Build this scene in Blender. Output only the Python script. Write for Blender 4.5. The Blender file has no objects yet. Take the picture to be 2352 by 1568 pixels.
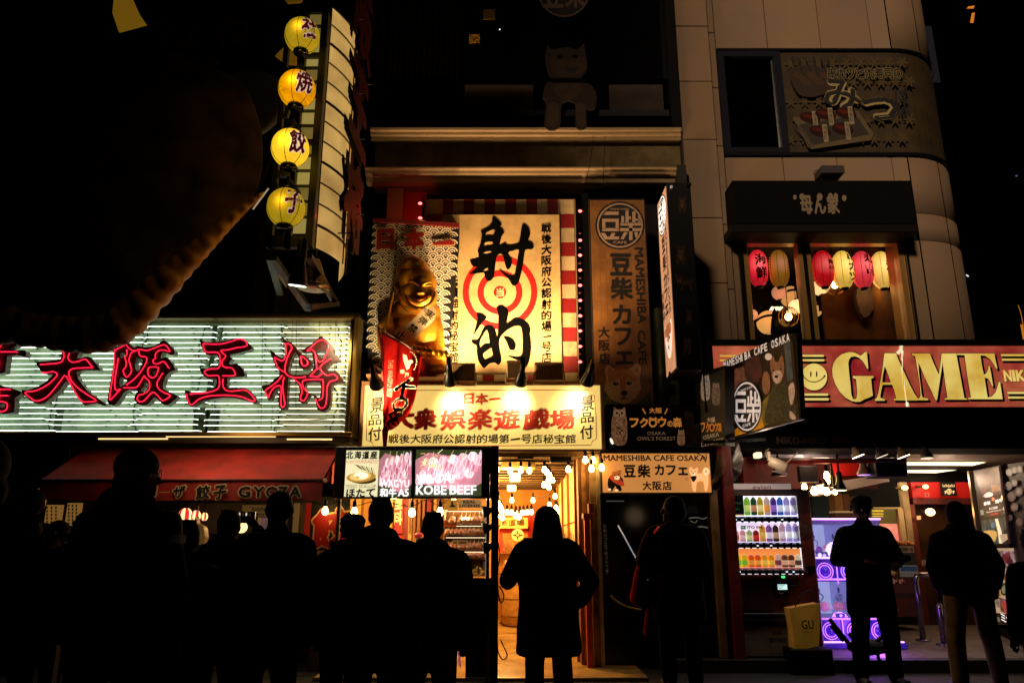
import bpy, bmesh, math, random
from mathutils import Vector, Matrix, noise
from mathutils.geometry import tessellate_polygon
random.seed(7)
SC = bpy.context.scene
COL = SC.collection
PI = math.pi
# ---------------------------------------------------------------- camera, night sky, exposure
PITCH = math.radians(14.8); FL = 1744.0; CX = 1176.0; CY = 784.0
CAM = Vector((0, 0, 1.28))
cd = bpy.data.cameras.new('camera'); cam = bpy.data.objects.new('camera', cd); COL.objects.link(cam)
cam.location = CAM; cam.rotation_euler = (PI/2 + PITCH, 0, 0)
cd.sensor_width = 36; cd.lens = 36*FL/2352; cd.clip_end = 500; cd.clip_start = .05
SC.camera = cam
W = bpy.data.worlds.new('World'); SC.world = W; W.use_nodes = True
_n = W.node_tree.nodes; _b = _n['Background']
_s = _n.new('ShaderNodeTexSky'); _s.sky_type = 'NISHITA'; _s.sun_disc = False
_s.sun_elevation = math.radians(22); _s.sun_rotation = math.radians(205)
W.node_tree.links.new(_s.outputs[0], _b.inputs[0]); _b.inputs[1].default_value = 0.00004
# one weak warm sun stands for the glow of the street behind the camera
sl = bpy.data.lights.new('sun', 'SUN'); sl.energy = 2.0; sl.angle = math.radians(8); sl.color = (1, .72, .5)
so = bpy.data.objects.new('sun', sl); COL.objects.link(so)
so.rotation_euler = Vector((.42, .9, -.36)).to_track_quat('-Z', 'Y').to_euler()
SC.view_settings.view_transform = 'Standard'; SC.view_settings.look = 'None'
SC.view_settings.exposure = 0; SC.view_settings.gamma = 1; SC.view_settings.use_curve_mapping = False
cy = SC.cycles
cy.use_denoising = True
cy.sample_clamp_indirect = 1.5; cy.sample_clamp_direct = 0
cy.max_bounces = 5; cy.diffuse_bounces = 3; cy.glossy_bounces = 3; cy.transparent_max_bounces = 12
cy.caustics_reflective = False; cy.caustics_refractive = False
# ---------------------------------------------------------------- photo geometry -> places in the street
ZT = {}
for k, rx, ry, s in (('D',0,0,.9408),('A',0,0,1.96),('B',850,0,1.7422),('C',1600,0,1.8444),('Dn',0,750,2.6133),('E',850,480,2.412),
          ('F',1400,430,1.96),('G',1700,550,2.6137),('H',1700,1080,2.671),('I',0,1050,2.541),('J',750,1050,2.542),
          ('K',1150,1050,2.5415),('L',80,810,5.88),('M',450,810,5.88),('N',1100,500,3.92),('O',1940,830,4.2),
          ('R',600,0,3.92),('S',600,400,3.92),('T',880,600,4.357),('U',1440,480,3.266),('V',1700,1090,4.753),('X',2040,1090,2.7174),('Y',1790,570,5.113),('P',1190,1090,2.716)):
  ZT[k] = (.9408*rx, .9408*ry, .9408/s)
def q(z, x, y):
  o = ZT[z]; return (o[0]+x*o[2], o[1]+y*o[2])
CT, ST = math.cos(PITCH), math.sin(PITCH)
def ray(x, y):
  dx = (x-CX)/FL; dy = (CY-y)/FL
  return Vector((dx, CT-dy*ST, ST+dy*CT))
def at(x, y, Y, z='D'):
  x, y = q(z, x, y) if z != 'D' else (x, y)
  r = ray(x, y); return CAM + r*(Y/r.y)
def atz(x, y, zz):
  r = ray(x, y); return CAM + r*((zz-CAM.z)/r.z)
# ---------------------------------------------------------------- materials
_mats = {}
def lin(h):
  h = h.lstrip('#'); c = [int(h[i:i+2], 16)/255 for i in (0, 2, 4)]
  return tuple((v/12.92 if v <= .04045 else ((v+.055)/1.055)**2.4) for v in c)
def mt(col, e=0, rough=.6, metal=0, c2=None, ns=6., bump=0, ec=None, smp=False, spec=.5, amt=.5, trans=0, dirt=None):
  """col: base colour; c2/ns: second colour spread by noise; e: emission strength; smp: sample as a lamp"""
  key = (col, e, rough, metal, c2, ns, bump, ec, smp, spec, amt, trans, dirt)
  if key in _mats: return _mats[key]
  m = bpy.data.materials.new('m_%d' % len(_mats)); m.use_nodes = True
  nt = m.node_tree; N = nt.nodes; L = nt.links
  b = N['Principled BSDF']
  rgb = lin(col) if isinstance(col, str) else col
  b.inputs['Base Color'].default_value = (*rgb, 1)
  b.inputs['Roughness'].default_value = rough; b.inputs['Metallic'].default_value = metal
  b.inputs['Specular IOR Level'].default_value = spec
  src = None
  tc = N.new('ShaderNodeTexCoord')
  if c2:
    r2 = lin(c2) if isinstance(c2, str) else c2
    nz = N.new('ShaderNodeTexNoise'); nz.inputs['Scale'].default_value = ns; nz.inputs['Detail'].default_value = 5
    L.new(tc.outputs['Object'], nz.inputs['Vector'])
    rp = N.new('ShaderNodeMapRange'); rp.inputs[1].default_value = .5-amt*.3; rp.inputs[2].default_value = .5+amt*.3
    L.new(nz.outputs['Fac'], rp.inputs[0])
    mx = N.new('ShaderNodeMix'); mx.data_type = 'RGBA'
    L.new(rp.outputs[0], mx.inputs['Factor'])
    mx.inputs['A'].default_value = (*rgb, 1); mx.inputs['B'].default_value = (*r2, 1)
    src = mx.outputs['Result']
  if dirt:
    nz = N.new('ShaderNodeTexNoise'); nz.inputs['Scale'].default_value = dirt; nz.inputs['Detail'].default_value = 8; nz.inputs['Roughness'].default_value = .7
    L.new(tc.outputs['Object'], nz.inputs['Vector'])
    rp = N.new('ShaderNodeMapRange'); rp.inputs[1].default_value = .45; rp.inputs[2].default_value = .75; rp.inputs[3].default_value = 1; rp.inputs[4].default_value = .45
    L.new(nz.outputs['Fac'], rp.inputs[0])
    mx = N.new('ShaderNodeMix'); mx.data_type = 'RGBA'; mx.blend_type = 'MULTIPLY'; mx.inputs['Factor'].default_value = 1
    if src: L.new(src, mx.inputs['A'])
    else: mx.inputs['A'].default_value = (*rgb, 1)
    L.new(rp.outputs[0], mx.inputs['B']); src = mx.outputs['Result']
  if src: L.new(src, b.inputs['Base Color'])
  if e:
    b.inputs['Emission Strength'].default_value = e
    if ec: b.inputs['Emission Color'].default_value = (*(lin(ec) if isinstance(ec, str) else ec), 1)
    elif src: L.new(src, b.inputs['Emission Color'])
    else: b.inputs['Emission Color'].default_value = (*rgb, 1)
  if not smp:
    try: m.cycles.emission_sampling = 'NONE'
    except Exception: pass
  if bump:
    nz = N.new('ShaderNodeTexNoise'); nz.inputs['Scale'].default_value = 60; nz.inputs['Detail'].default_value = 4
    L.new(tc.outputs['Object'], nz.inputs['Vector'])
    bp = N.new('ShaderNodeBump'); bp.inputs['Strength'].default_value = bump; bp.inputs['Distance'].default_value = .01
    L.new(nz.outputs['Fac'], bp.inputs['Height']); L.new(bp.outputs[0], b.inputs['Normal'])
  if trans:
    b.inputs['Alpha'].default_value = 1-trans
  _mats[key] = m
  return m
def fabric(col, c2, back=.5):
  key = ('fabric', col, c2, back)
  if key in _mats: return _mats[key]
  m = bpy.data.materials.new('m_fabric_%d' % len(_mats)); m.use_nodes = True
  N = m.node_tree.nodes; L = m.node_tree.links; N.remove(N['Principled BSDF'])
  tc = N.new('ShaderNodeTexCoord'); nz = N.new('ShaderNodeTexNoise'); nz.inputs['Scale'].default_value = 6; L.new(tc.outputs['Object'], nz.inputs['Vector'])
  r = N.new('ShaderNodeValToRGB'); r.color_ramp.elements[0].position = .35; r.color_ramp.elements[1].position = .65; r.color_ramp.elements[0].color = (*lin(col), 1); r.color_ramp.elements[1].color = (*lin(c2), 1); L.new(nz.outputs['Fac'], r.inputs[0])
  d = N.new('ShaderNodeBsdfDiffuse'); t = N.new('ShaderNodeBsdfTranslucent'); x = N.new('ShaderNodeMixShader'); x.inputs[0].default_value = back
  L.new(r.outputs[0], d.inputs[0]); L.new(r.outputs[0], t.inputs[0]); L.new(d.outputs[0], x.inputs[1]); L.new(t.outputs[0], x.inputs[2]); L.new(x.outputs[0], N['Material Output'].inputs[0])
  _mats[key] = m; return m
def glassy(a=.1, tint=(1,1,1), rough=.03):
  key = ('glass', a, tint, rough)
  if key in _mats: return _mats[key]
  m = bpy.data.materials.new('m_glass_%d' % len(_mats)); m.use_nodes = True
  N = m.node_tree.nodes; L = m.node_tree.links; N.remove(N['Principled BSDF'])
  g = N.new('ShaderNodeBsdfGlossy'); g.inputs['Roughness'].default_value = rough
  t = N.new('ShaderNodeBsdfTransparent'); t.inputs[0].default_value = (*tint, 1)
  x = N.new('ShaderNodeMixShader'); x.inputs[0].default_value = a
  L.new(t.outputs[0], x.inputs[1]); L.new(g.outputs[0], x.inputs[2]); L.new(x.outputs[0], N['Material Output'].inputs[0])
  _mats[key] = m; return m
BLK = mt('#050505', rough=.6, spec=.15); BLKM = mt('#0b0b0b', rough=.35, metal=.3, spec=.3)
INK = mt('#060504', rough=.9, spec=.05)
# ---------------------------------------------------------------- frames: flat places on which things are laid out
class Fr:
  """O + a*U + b*V + c*N ; N faces the street. z: default zoom key for pixel coordinates"""
  def __init__(s, O, U=(1,0,0), V=(0,0,1), z='D'):
    s.O = Vector(O); s.U = Vector(U).normalized(); s.V = Vector(V).normalized(); s.N = s.U.cross(s.V).normalized(); s.z = z
  def w(s, a, b, c=0): return s.O + s.U*a + s.V*b + s.N*c
  def px(s, x, y, z=None):
    z = z or s.z
    if z != 'D': x, y = q(z, x, y)
    r = ray(x, y); d = r.dot(s.N)
    p = CAM + r*((s.O-CAM).dot(s.N)/d) - s.O
    return (p.dot(s.U), p.dot(s.V))
def flat(Y, z='D'): return Fr((0, Y, 0), z=z)
def quadframe(p_left, Yl, p_right, Yr, z='D'):
  """upright frame through two picture points at given distances"""
  a = at(*p_left, Yl, z=z); b = at(*p_right, Yr, z=z)
  u = Vector((b.x-a.x, b.y-a.y, 0)).normalized()
  f = Fr(a, u, (0,0,1), z); f.len = (Vector((b.x, b.y, 0))-Vector((a.x, a.y, 0))).length
  return f
# ---------------------------------------------------------------- text (Blender's own built-in font)
_tc = {}
def glyphs(s, off=0):
  """outline of a text; off thickens the strokes by laying shifted copies over each other"""
  key = (s, round(off, 4))
  if key in _tc: return _tc[key]
  c = bpy.data.curves.new('t', 'FONT'); c.body = s; c.resolution_u = 2
  o = bpy.data.objects.new('t', c)
  me = bpy.data.meshes.new_from_object(o)
  vs = [(v.co.x, v.co.y) for v in me.vertices]; fs = [tuple(p.vertices) for p in me.polygons]
  bpy.data.objects.remove(o); bpy.data.curves.remove(c); bpy.data.meshes.remove(me)
  if not vs: vs = [(0,0)]
  x0 = min(v[0] for v in vs); x1 = max(v[0] for v in vs); y0 = min(v[1] for v in vs); y1 = max(v[1] for v in vs)
  if off > 0:
    off *= .8; k = 6 if off < .05 else 10; V0, F0, n = vs, fs, len(vs)
    vs = list(V0); fs = list(F0)
    for i in range(k):
      a = 2*PI*i/k+.3; vs += [(v[0]+off*math.cos(a), v[1]+off*math.sin(a)) for v in V0]; fs += [tuple(j+n*(i+1) for j in f) for f in F0]
    x0 -= off; x1 += off; y0 -= off; y1 += off
  _tc[key] = (vs, fs, x0, y0, max(x1-x0, 1e-4), max(y1-y0, 1e-4))
  return _tc[key]
# ---------------------------------------------------------------- mesh builder
def catmull(pts, n=5, closed=False):
  P = [Vector(p) for p in pts]; out = []
  m = len(P)
  if m < 3: return P
  rng = range(m) if closed else range(m-1)
  for i in rng:
    if closed: a, b, c, d = P[(i-1) % m], P[i], P[(i+1) % m], P[(i+2) % m]
    else: a, b, c, d = P[max(i-1, 0)], P[i], P[i+1], P[min(i+2, m-1)]
    for k in range(n):
      t = k/n
      out.append(.5*((2*b)+(c-a)*t+(2*a-5*b+4*c-d)*t*t+(3*b-a-3*c+d)*t**3))
  if not closed: out.append(P[-1])
  return out
class MB:
  def __init__(s, fr=None):
    s.v = []; s.f = []; s.m = []; s.mats = []; s.fr = fr or Fr((0,0,0)); s.c = 0.0; s.sm = []
  def mi(s, m):
    m = m or BLK
    if m not in s.mats: s.mats.append(m)
    return s.mats.index(m)
  def add(s, vs, fs, m=None, smooth=False):
    o = len(s.v); s.v += [tuple(v) for v in vs]; k = s.mi(m)
    for f in fs: s.f.append(tuple(i+o for i in f)); s.m.append(k); s.sm.append(smooth)
    return s
  # boxes: in frame coordinates
  def box(s, a0, a1, b0, b1, c0, c1, m=None, bev=0):
    w = s.fr.w
    if a0 > a1: a0, a1 = a1, a0
    if b0 > b1: b0, b1 = b1, b0
    if c0 > c1: c0, c1 = c1, c0
    if bev <= 0:
      vs = [w(a, b, c) for c in (c0, c1) for b in (b0, b1) for a in (a0, a1)]
      fs = [(0,2,3,1), (4,5,7,6), (0,1,5,4), (2,6,7,3), (0,4,6,2), (1,3,7,5)]
      return s.add(vs, fs, m)
    e = bev; vs = [];
    for c, i in ((c0, 0), (c0+e, 1), (c1-e, 1), (c1, 0)):
      k = 0 if i else e
      vs += [w(a0+k, b0+e, c), w(a0+e, b0+k, c), w(a1-e, b0+k, c), w(a1-k, b0+e, c), w(a1-k, b1-e, c), w(a1-e, b1-k, c), w(a0+e, b1-k, c), w(a0+k, b1-e, c)]
    fs = [tuple(range(7, -1, -1)), tuple(range(24, 32))]
    for r in range(3):
      for i in range(8):
        j = (i+1) % 8; fs.append((r*8+i, r*8+j, r*8+8+j, r*8+8+i))
    return s.add(vs, fs, m)
  def pbox(s, x0, y0, x1, y1, c0, c1, m=None, z=None, bev=0):
    a0, b1 = s.fr.px(x0, y0, z); a1, b0 = s.fr.px(x1, y1, z)
    a0b, _ = s.fr.px(x0, (y0+y1)/2, z); a1b, _ = s.fr.px(x1, (y0+y1)/2, z)
    return s.box(a0b, a1b, b0, b1, c0, c1, m, bev)
  def bar(s, p, r_, w_, h_, m=None):
    """square bar between two world points"""
    p = Vector(p); r_ = Vector(r_); d = (r_-p).normalized()
    up = Vector((0,0,1)) if abs(d.z) < .95 else Vector((0,1,0))
    x = d.cross(up).normalized(); y = x.cross(d).normalized()
    vs = []
    for e in (p, r_):
      for i, j in ((-1,-1), (1,-1), (1,1), (-1,1)): vs.append(e + x*i*w_/2 + y*j*h_/2)
    return s.add(vs, [(3,2,1,0), (4,5,6,7), (0,1,5,4), (1,2,6,5), (2,3,7,6), (3,0,4,7)], m)
  def tube(s, pts, r, m=None, n=6, closed=False, smooth=True, taper=None, cap=True):
    P = [Vector(p) for p in pts]; k = len(P); vs = []; fs = []
    ref = Vector((.13, .9, .31)).normalized()
    for i, p in enumerate(P):
      d = (P[(i+1) % k]-P[i-1]) if closed else (P[min(i+1, k-1)]-P[max(i-1, 0)])
      if d.length < 1e-9: d = Vector((0,0,1))
      d.normalize()
      x = d.cross(ref)
      if x.length < .1: x = d.cross(Vector((1,0,0)))
      x.normalize(); y = d.cross(x)
      rr = r if not taper else r*(taper[0]+(taper[1]-taper[0])*i/max(1, k-1))
      for j in range(n):
        a = 2*PI*j/n; vs.append(p + x*math.cos(a)*rr + y*math.sin(a)*rr)
    for i in range(k if closed else k-1):
      for j in range(n):
        a = i*n+j; b = i*n+(j+1) % n; c = ((i+1) % k)*n+(j+1) % n; d = ((i+1) % k)*n+j
        fs.append((a, b, c, d))
    if not closed and cap: fs += [tuple(range(n-1, -1, -1)), tuple(range((k-1)*n, k*n))]
    return s.add(vs, fs, m, smooth)
  def lathe(s, base, prof, m=None, n=16, axis=(0,0,1), smooth=True, sx=1, sy=1):
    """prof: (radius, height) up the axis"""
    ax = Vector(axis).normalized(); ref = Vector((0,1,0)) if abs(ax.y) < .9 else Vector((1,0,0))
    x = ref.cross(ax).normalized(); y = ax.cross(x); B = Vector(base); vs = []; fs = []
    for r, h in prof:
      for j in range(n):
        a = 2*PI*j/n; vs.append(B + ax*h + x*(math.cos(a)*r*sx) + y*(math.sin(a)*r*sy))
    for i in range(len(prof)-1):
      for j in range(n):
        fs.append((i*n+j, i*n+(j+1) % n, (i+1)*n+(j+1) % n, (i+1)*n+j))
    fs += [tuple(range(n-1, -1, -1)), tuple(range((len(prof)-1)*n, len(prof)*n))]
    return s.add(vs, fs, m, smooth)
  def ball(s, c, r, m=None, n=12, k=8, smooth=True, rot=None):
    r = Vector((r, r, r)) if isinstance(r, (int, float)) else Vector(r); c = Vector(c)
    vs = []; fs = []
    for i in range(k+1):
      t = PI*i/k
      for j in range(n):
        a = 2*PI*j/n; p = Vector((math.sin(t)*math.cos(a)*r.x, math.sin(t)*math.sin(a)*r.y, -math.cos(t)*r.z))
        if rot: p = rot @ p
        vs.append(c+p)
    for i in range(k):
      for j in range(n): fs.append((i*n+j, i*n+(j+1) % n, (i+1)*n+(j+1) % n, (i+1)*n+j))
    return s.add(vs, fs, m, smooth)
  def cap(s, p, e, r0, r1, fy=1.0, m=None, n=12):
    """closed tapered limb with round ends; fy squashes front to back"""
    p = Vector(p); e = Vector(e); d = e-p; L = d.length; d.normalize()
    ref = Vector((0,1,0)) if abs(d.y) < .8 else Vector((0,0,1))
    x = d.cross(ref).normalized(); y = d.cross(x)
    prof = []
    for k in range(0, 5): t = PI/2*k/4; prof.append((math.sin(t)*r0+1e-4, -math.cos(t)*r0))
    for k in range(0, 5): t = PI/2*k/4; prof.append((math.cos(t)*r1+1e-4, L+math.sin(t)*r1))
    vs = []; fs = []
    for r, h in prof:
      for j in range(n):
        a = 2*PI*j/n; o = x*math.cos(a)*r + y*math.sin(a)*r
        if abs(d.z) > .3: o.y *= fy
        vs.append(p+d*h+o)
    for i in range(len(prof)-1):
      for j in range(n): fs.append((i*n+j, i*n+(j+1) % n, (i+1)*n+(j+1) % n, (i+1)*n+j))
    fs += [tuple(range(n-1, -1, -1)), tuple(range((len(prof)-1)*n, len(prof)*n))]
    return s.add(vs, fs, m, True)
  # flat shapes in the frame (local a,b); prism if c1 > c0
  def prism(s, loops, c0, c1, m=None, ms=None):
    if not isinstance(loops[0][0], (list, tuple)): loops = [loops]
    L3 = [[Vector((p[0], p[1], 0)) for p in lp] for lp in loops]
    tri = tessellate_polygon(L3); P = [p for lp in loops for p in lp]
    w = s.fr.w
    vs = [w(p[0], p[1], c1) for p in P]; fs = []
    for t in tri:
      a, b, c = [P[i] for i in t]
      if (b[0]-a[0])*(c[1]-a[1])-(b[1]-a[1])*(c[0]-a[0]) < 0: t = (t[0], t[2], t[1])
      fs.append(tuple(t))
    s.add(vs, fs, m)
    if c1 > c0:
      o = 0; sv = [w(p[0], p[1], c0) for p in P]+[w(p[0], p[1], c1) for p in P]; n = len(P); sf = []
      for k, lp in enumerate(loops):
        A = sum(lp[i][0]*lp[(i+1) % len(lp)][1]-lp[(i+1) % len(lp)][0]*lp[i][1] for i in range(len(lp)))
        ccw = (A > 0) != (k > 0)
        for i in range(len(lp)):
          a = o+i; b = o+(i+1) % len(lp)
          sf.append((a, b, b+n, a+n) if ccw else (b, a, a+n, b+n))
        o += len(lp)
      s.add(sv, sf, ms or m)
    return s
  def step(s, d=.0003): s.c += d; return s.c
  def poly(s, pts, m, z=None, c=None, smooth=0, th=0):
    P = [s.fr.px(x, y, z) for x, y in pts]
    if smooth: P = [(v.x, v.y) for v in catmull([(p[0], p[1], 0) for p in P], smooth, True)]
    c = s.step() if c is None else c
    return s.prism([P], c-th if th else c, c, m)
  def rect(s, x0, y0, x1, y1, m, z=None, c=None):
    """rectangle given by picture corners; sides stay upright in the place"""
    _, b1 = s.fr.px((x0+x1)/2, y0, z); _, b0 = s.fr.px((x0+x1)/2, y1, z)
    a0, _ = s.fr.px(x0, (y0+y1)/2, z); a1, _ = s.fr.px(x1, (y0+y1)/2, z)
    c = s.step() if c is None else c
    return s.prism([[(a0,b0), (a1,b0), (a1,b1), (a0,b1)]], c, c, m)
  def ell(s, x, y, rx, ry, m, z=None, rot=0, hole=0, n=24, a0=0, a1=360, c=None):
    def ring(k): return [(x+k*(rx*math.cos(t)*math.cos(rot)-ry*math.sin(t)*math.sin(rot)), y+k*(rx*math.cos(t)*math.sin(rot)+ry*math.sin(t)*math.cos(rot))) for t in [math.radians(a0+(a1-a0)*i/n) for i in range(n+(a1-a0 < 360))]]
    c = s.step() if c is None else c
    o = [s.fr.px(*p, z) for p in ring(1)]
    if not hole: return s.prism([o], c, c, m)
    i = [s.fr.px(*p, z) for p in ring(hole)]
    k = len(o); vs = [s.fr.w(*p, c) for p in o]+[s.fr.w(*p, c) for p in i]
    fs = [(j, (j+1) % k, k+(j+1) % k, k+j) for j in (range(k) if a1-a0 >= 360 else range(k-1))]
    return s.add(vs, fs, m)
  def stroke(s, pts, wpx, m, z=None, c=None, sm=4, closed=False):
    """painted line of a given picture width"""
    P = [s.fr.px(x, y, z) for x, y in pts]
    k = wpx*ZT[z or s.fr.z][2]*.0051 if (z or s.fr.z) != 'D' else wpx*.0051
    Q = catmull([(p[0], p[1], 0) for p in P], sm, closed) if sm else [Vector((*p, 0)) for p in P]
    c = s.step() if c is None else c
    n = len(Q); vs = []
    for i, p in enumerate(Q):
      d = (Q[(i+1) % n]-Q[i-1]) if closed else Q[min(i+1, n-1)]-Q[max(i-1, 0)]
      d.normalize(); nn = Vector((-d.y, d.x, 0))*k/2
      vs += [s.fr.w(p.x+nn.x, p.y+nn.y, c), s.fr.w(p.x-nn.x, p.y-nn.y, c)]
    fs = [(2*i, 2*i+1, 2*((i+1) % n)+1, 2*((i+1) % n)) for i in range(n if closed else n-1)]
    return s.add(vs, fs, m)
  def text(s, t, x0, y0, x1, y1, m, z=None, off=0, sh=0, c=None, rot=0, bold=0):
    """text stretched into a picture box. rot=90: reads downwards"""
    _, b1 = s.fr.px((x0+x1)/2, y0, z); _, b0 = s.fr.px((x0+x1)/2, y1, z)
    a0, _ = s.fr.px(x0, (y0+y1)/2, z); a1, _ = s.fr.px(x1, (y0+y1)/2, z)
    c = s.step() if c is None else c
    return s.ltext(t, a0, b0, a1, b1, m, off, sh, c, rot, bold)
  def ltext(s, t, a0, b0, a1, b1, m, off=0, sh=0, c=0, rot=0, bold=0):
    vs, fs, x, y, w_, h_ = glyphs(t, off)
    if t in '一ー―-・': # flat strokes keep their own thickness
      x = 0; w_ = 1.0; y = -.12; h_ = 1.0
    out = []
    for k in ((0,) if not bold else (-bold, 0, bold)):
      P = []; nb = len(glyphs(t, 0)[0])
      for iv, v in enumerate(vs):
        u = (v[0]-x)/w_; g = (v[1]-y)/h_
        if rot == 90: u, g = g, 1-u
        elif rot == -90: u, g = 1-g, u
        g += sh*(u-.5)*(w_/h_ if w_ > h_*.6 else .6) if sh else 0
        P.append(s.fr.w(a0+(a1-a0)*u+k*(a1-a0), b0+(b1-b0)*g, c+.00012*(iv//nb)+(.0004*(k > 0)+.0008*(k < 0))))
      s.add(P, fs, m)
    return s
  def line(s, t, x0, y0, x1, y1, m, z=None, off=0, sh=0, vert=False, gap=.08, outline=None, oo=.04, bold=0):
    """one glyph per cell, across or down"""
    n = len(t)
    for i, ch in enumerate(t):
      if ch == ' ': continue
      if vert:
        h = (y1-y0)/n; ya, yb = y0+h*(i+gap/2), y0+h*(i+1-gap/2); xa, xb = x0, x1
        if len(set((x0, x1))) == 2 and isinstance(vert, tuple): k = i/max(1, n-1); xa += vert[0]*k; xb += vert[0]*k
      else:
        w_ = (x1-x0)/n; xa, xb = x0+w_*(i+gap/2), x0+w_*(i+1-gap/2); ya, yb = y0, y1
      if outline: s.text(ch, xa-(xb-xa)*oo, ya-(yb-ya)*oo, xb+(xb-xa)*oo, yb+(yb-ya)*oo, outline, z, off+oo, sh, c=s.c+.001, bold=bold)
      s.text(ch, xa, ya, xb, yb, m, z, off, sh, c=s.c+(.0035 if outline else .001), bold=bold)
    s.c += .0045 if outline else .0012
    return s
  def build(s, name, parent=None, mat=None, loc=None):
    me = bpy.data.meshes.new(name)
    off = Vector((0,0,0))
    if parent is not None: off = Vector(parent['_w'])
    elif loc is not None: off = Vector(loc)
    me.from_pydata([tuple(Vector(v)-off) for v in s.v], [], s.f)
    for m in (s.mats if not mat else [mat]): me.materials.append(m)
    if not mat: me.polygons.foreach_set('material_index', s.m)
    me.polygons.foreach_set('use_smooth', s.sm)
    me.update()
    o = bpy.data.objects.new(name, me); COL.objects.link(o)
    if parent is not None: o.parent = parent; o['_w'] = tuple(off)
    else: o.location = off; o['_w'] = tuple(off)
    return o
def tag(o, label, cat, group=None):
  o['label'] = label; o['category'] = cat
  if group: o['group'] = group
  return o
def thing(name, label, cat, loc=(0,0,0), group=None):
  o = bpy.data.objects.new(name, None); COL.objects.link(o); o.location = loc; o['_w'] = tuple(loc)
  o.empty_display_size = .1
  return tag(o, label, cat, group)
def struct(o): o['kind'] = 'structure'; return o
def stuff(o): o['kind'] = 'stuff'; return o
def dup(root, delta, label=None):
  """copy of a thing with its parts and sub-parts, moved by delta"""
  r = root.copy(); COL.objects.link(r); r.location = Vector(root.location)+Vector(delta)
  if label: r['label'] = label
  def kids(src, dst):
    for ch in src.children:
      c = ch.copy(); COL.objects.link(c); c.parent = dst; kids(ch, c)
  kids(root, r)
  return r
def remesh(mb, name, parent, mat, voxel=.02, smooth=4, disp=None):
  o = mb.build('tmp_form')
  md = o.modifiers.new('r', 'REMESH'); md.mode = 'VOXEL'; md.voxel_size = voxel; md.use_smooth_shade = True
  m2 = o.modifiers.new('s', 'SMOOTH'); m2.iterations = smooth; m2.factor = .5
  dg = bpy.context.evaluated_depsgraph_get(); dg.update()
  me = bpy.data.meshes.new_from_object(o.evaluated_get(dg)); me.name = name
  old = o.data; bpy.data.objects.remove(o); bpy.data.meshes.remove(old)
  off = Vector(parent['_w']) if parent is not None else Vector((0,0,0))
  for v in me.vertices:
    if disp: v.co += disp(v.co.copy())
    v.co -= off
  me.materials.clear(); me.materials.append(mat)
  for p in me.polygons: p.use_smooth = True
  n = bpy.data.objects.new(name, me); COL.objects.link(n)
  n['_w'] = tuple(off)
  if parent is not None: n.parent = parent
  return n
def light(kind, name, loc, energy, col=(1,.7,.35), parent=None, size=.05, to=None, angle=60, blend=.5):
  l = bpy.data.lights.new(name, kind); l.energy = energy; l.color = col
  if kind == 'POINT' or kind == 'SPOT': l.shadow_soft_size = size
  if kind == 'SPOT': l.spot_size = math.radians(angle); l.spot_blend = blend
  if kind == 'AREA': l.size = size
  o = bpy.data.objects.new(name, l); COL.objects.link(o)
  off = Vector(parent['_w']) if parent is not None else Vector((0,0,0))
  o.location = Vector(loc)-off
  if parent is not None: o.parent = parent
  if to is not None: o.rotation_euler = (Vector(to)-Vector(loc)).to_track_quat('-Z', 'Y').to_euler()
  return o
# ================================================================ THE PLACE: ground and walls
YF = 9.3
def ground():
  m = MB(Fr((0,0,0), (1,0,0), (0,1,0)))
  m.box(-40, 40, -25, 60, -.3, 0, mt('#1c1b1a', rough=.75, c2='#121211', ns=3, bump=.4))
  struct(m.build('street'))
  g = Fr((0,0,0), (1,0,0), (0,1,0))
  m = MB(g); m.box(1.62, 12, 8.3, 8.45, .0, .121, mt('#2b2927', rough=.8)); struct(m.build('kerb'))
  # arcade floor laid in square slabs
  m = MB(g); m.box(1.62, 12, 8.455, 16, .0, .10, mt('#1a1817', rough=.9)); fl = struct(m.build('pavement'))
  pm = [mt('#6b5a50', rough=.55, c2='#54463e', ns=9, dirt=7), mt('#75635a', rough=.5, c2='#5c4d44', ns=9, dirt=7)]
  sh = {}
  for i in range(14):
    for j in range(8):
      x = 2.3+i*.5; y = 8.46+j*.5
      k = random.randrange(2)
      if k not in sh:
        t = MB(Fr((0,0,0), (1,0,0), (0,1,0))); t.box(0, .492, 0, .492, 0, .02, pm[k], bev=.004); sh[k] = t.build('slab', fl); o = sh[k]
      else:
        o = sh[k].copy(); COL.objects.link(o)
      o.location = (x, y, .101)
  m = MB(g); m.box(-1.9, 1.3, 7.85, 14.2, .001, .03, mt('#a88a58', rough=.22, c2='#d0b070', ns=2.2, bump=.12, dirt=3)); struct(m.build('gallery_floor'))
  m = MB(g); m.box(-1.9, 1.3, 7.80, 7.846, .001, .034, mt('#8a8378', rough=.3, metal=.8)); struct(m.build('door_sill'))
ground()
TILE = mt('#8f7454', rough=.75, c2='#86715b', ns=1.5, bump=.12)
TILE2 = mt('#886e50', rough=.75, c2='#806b57', ns=2, bump=.12)
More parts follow.
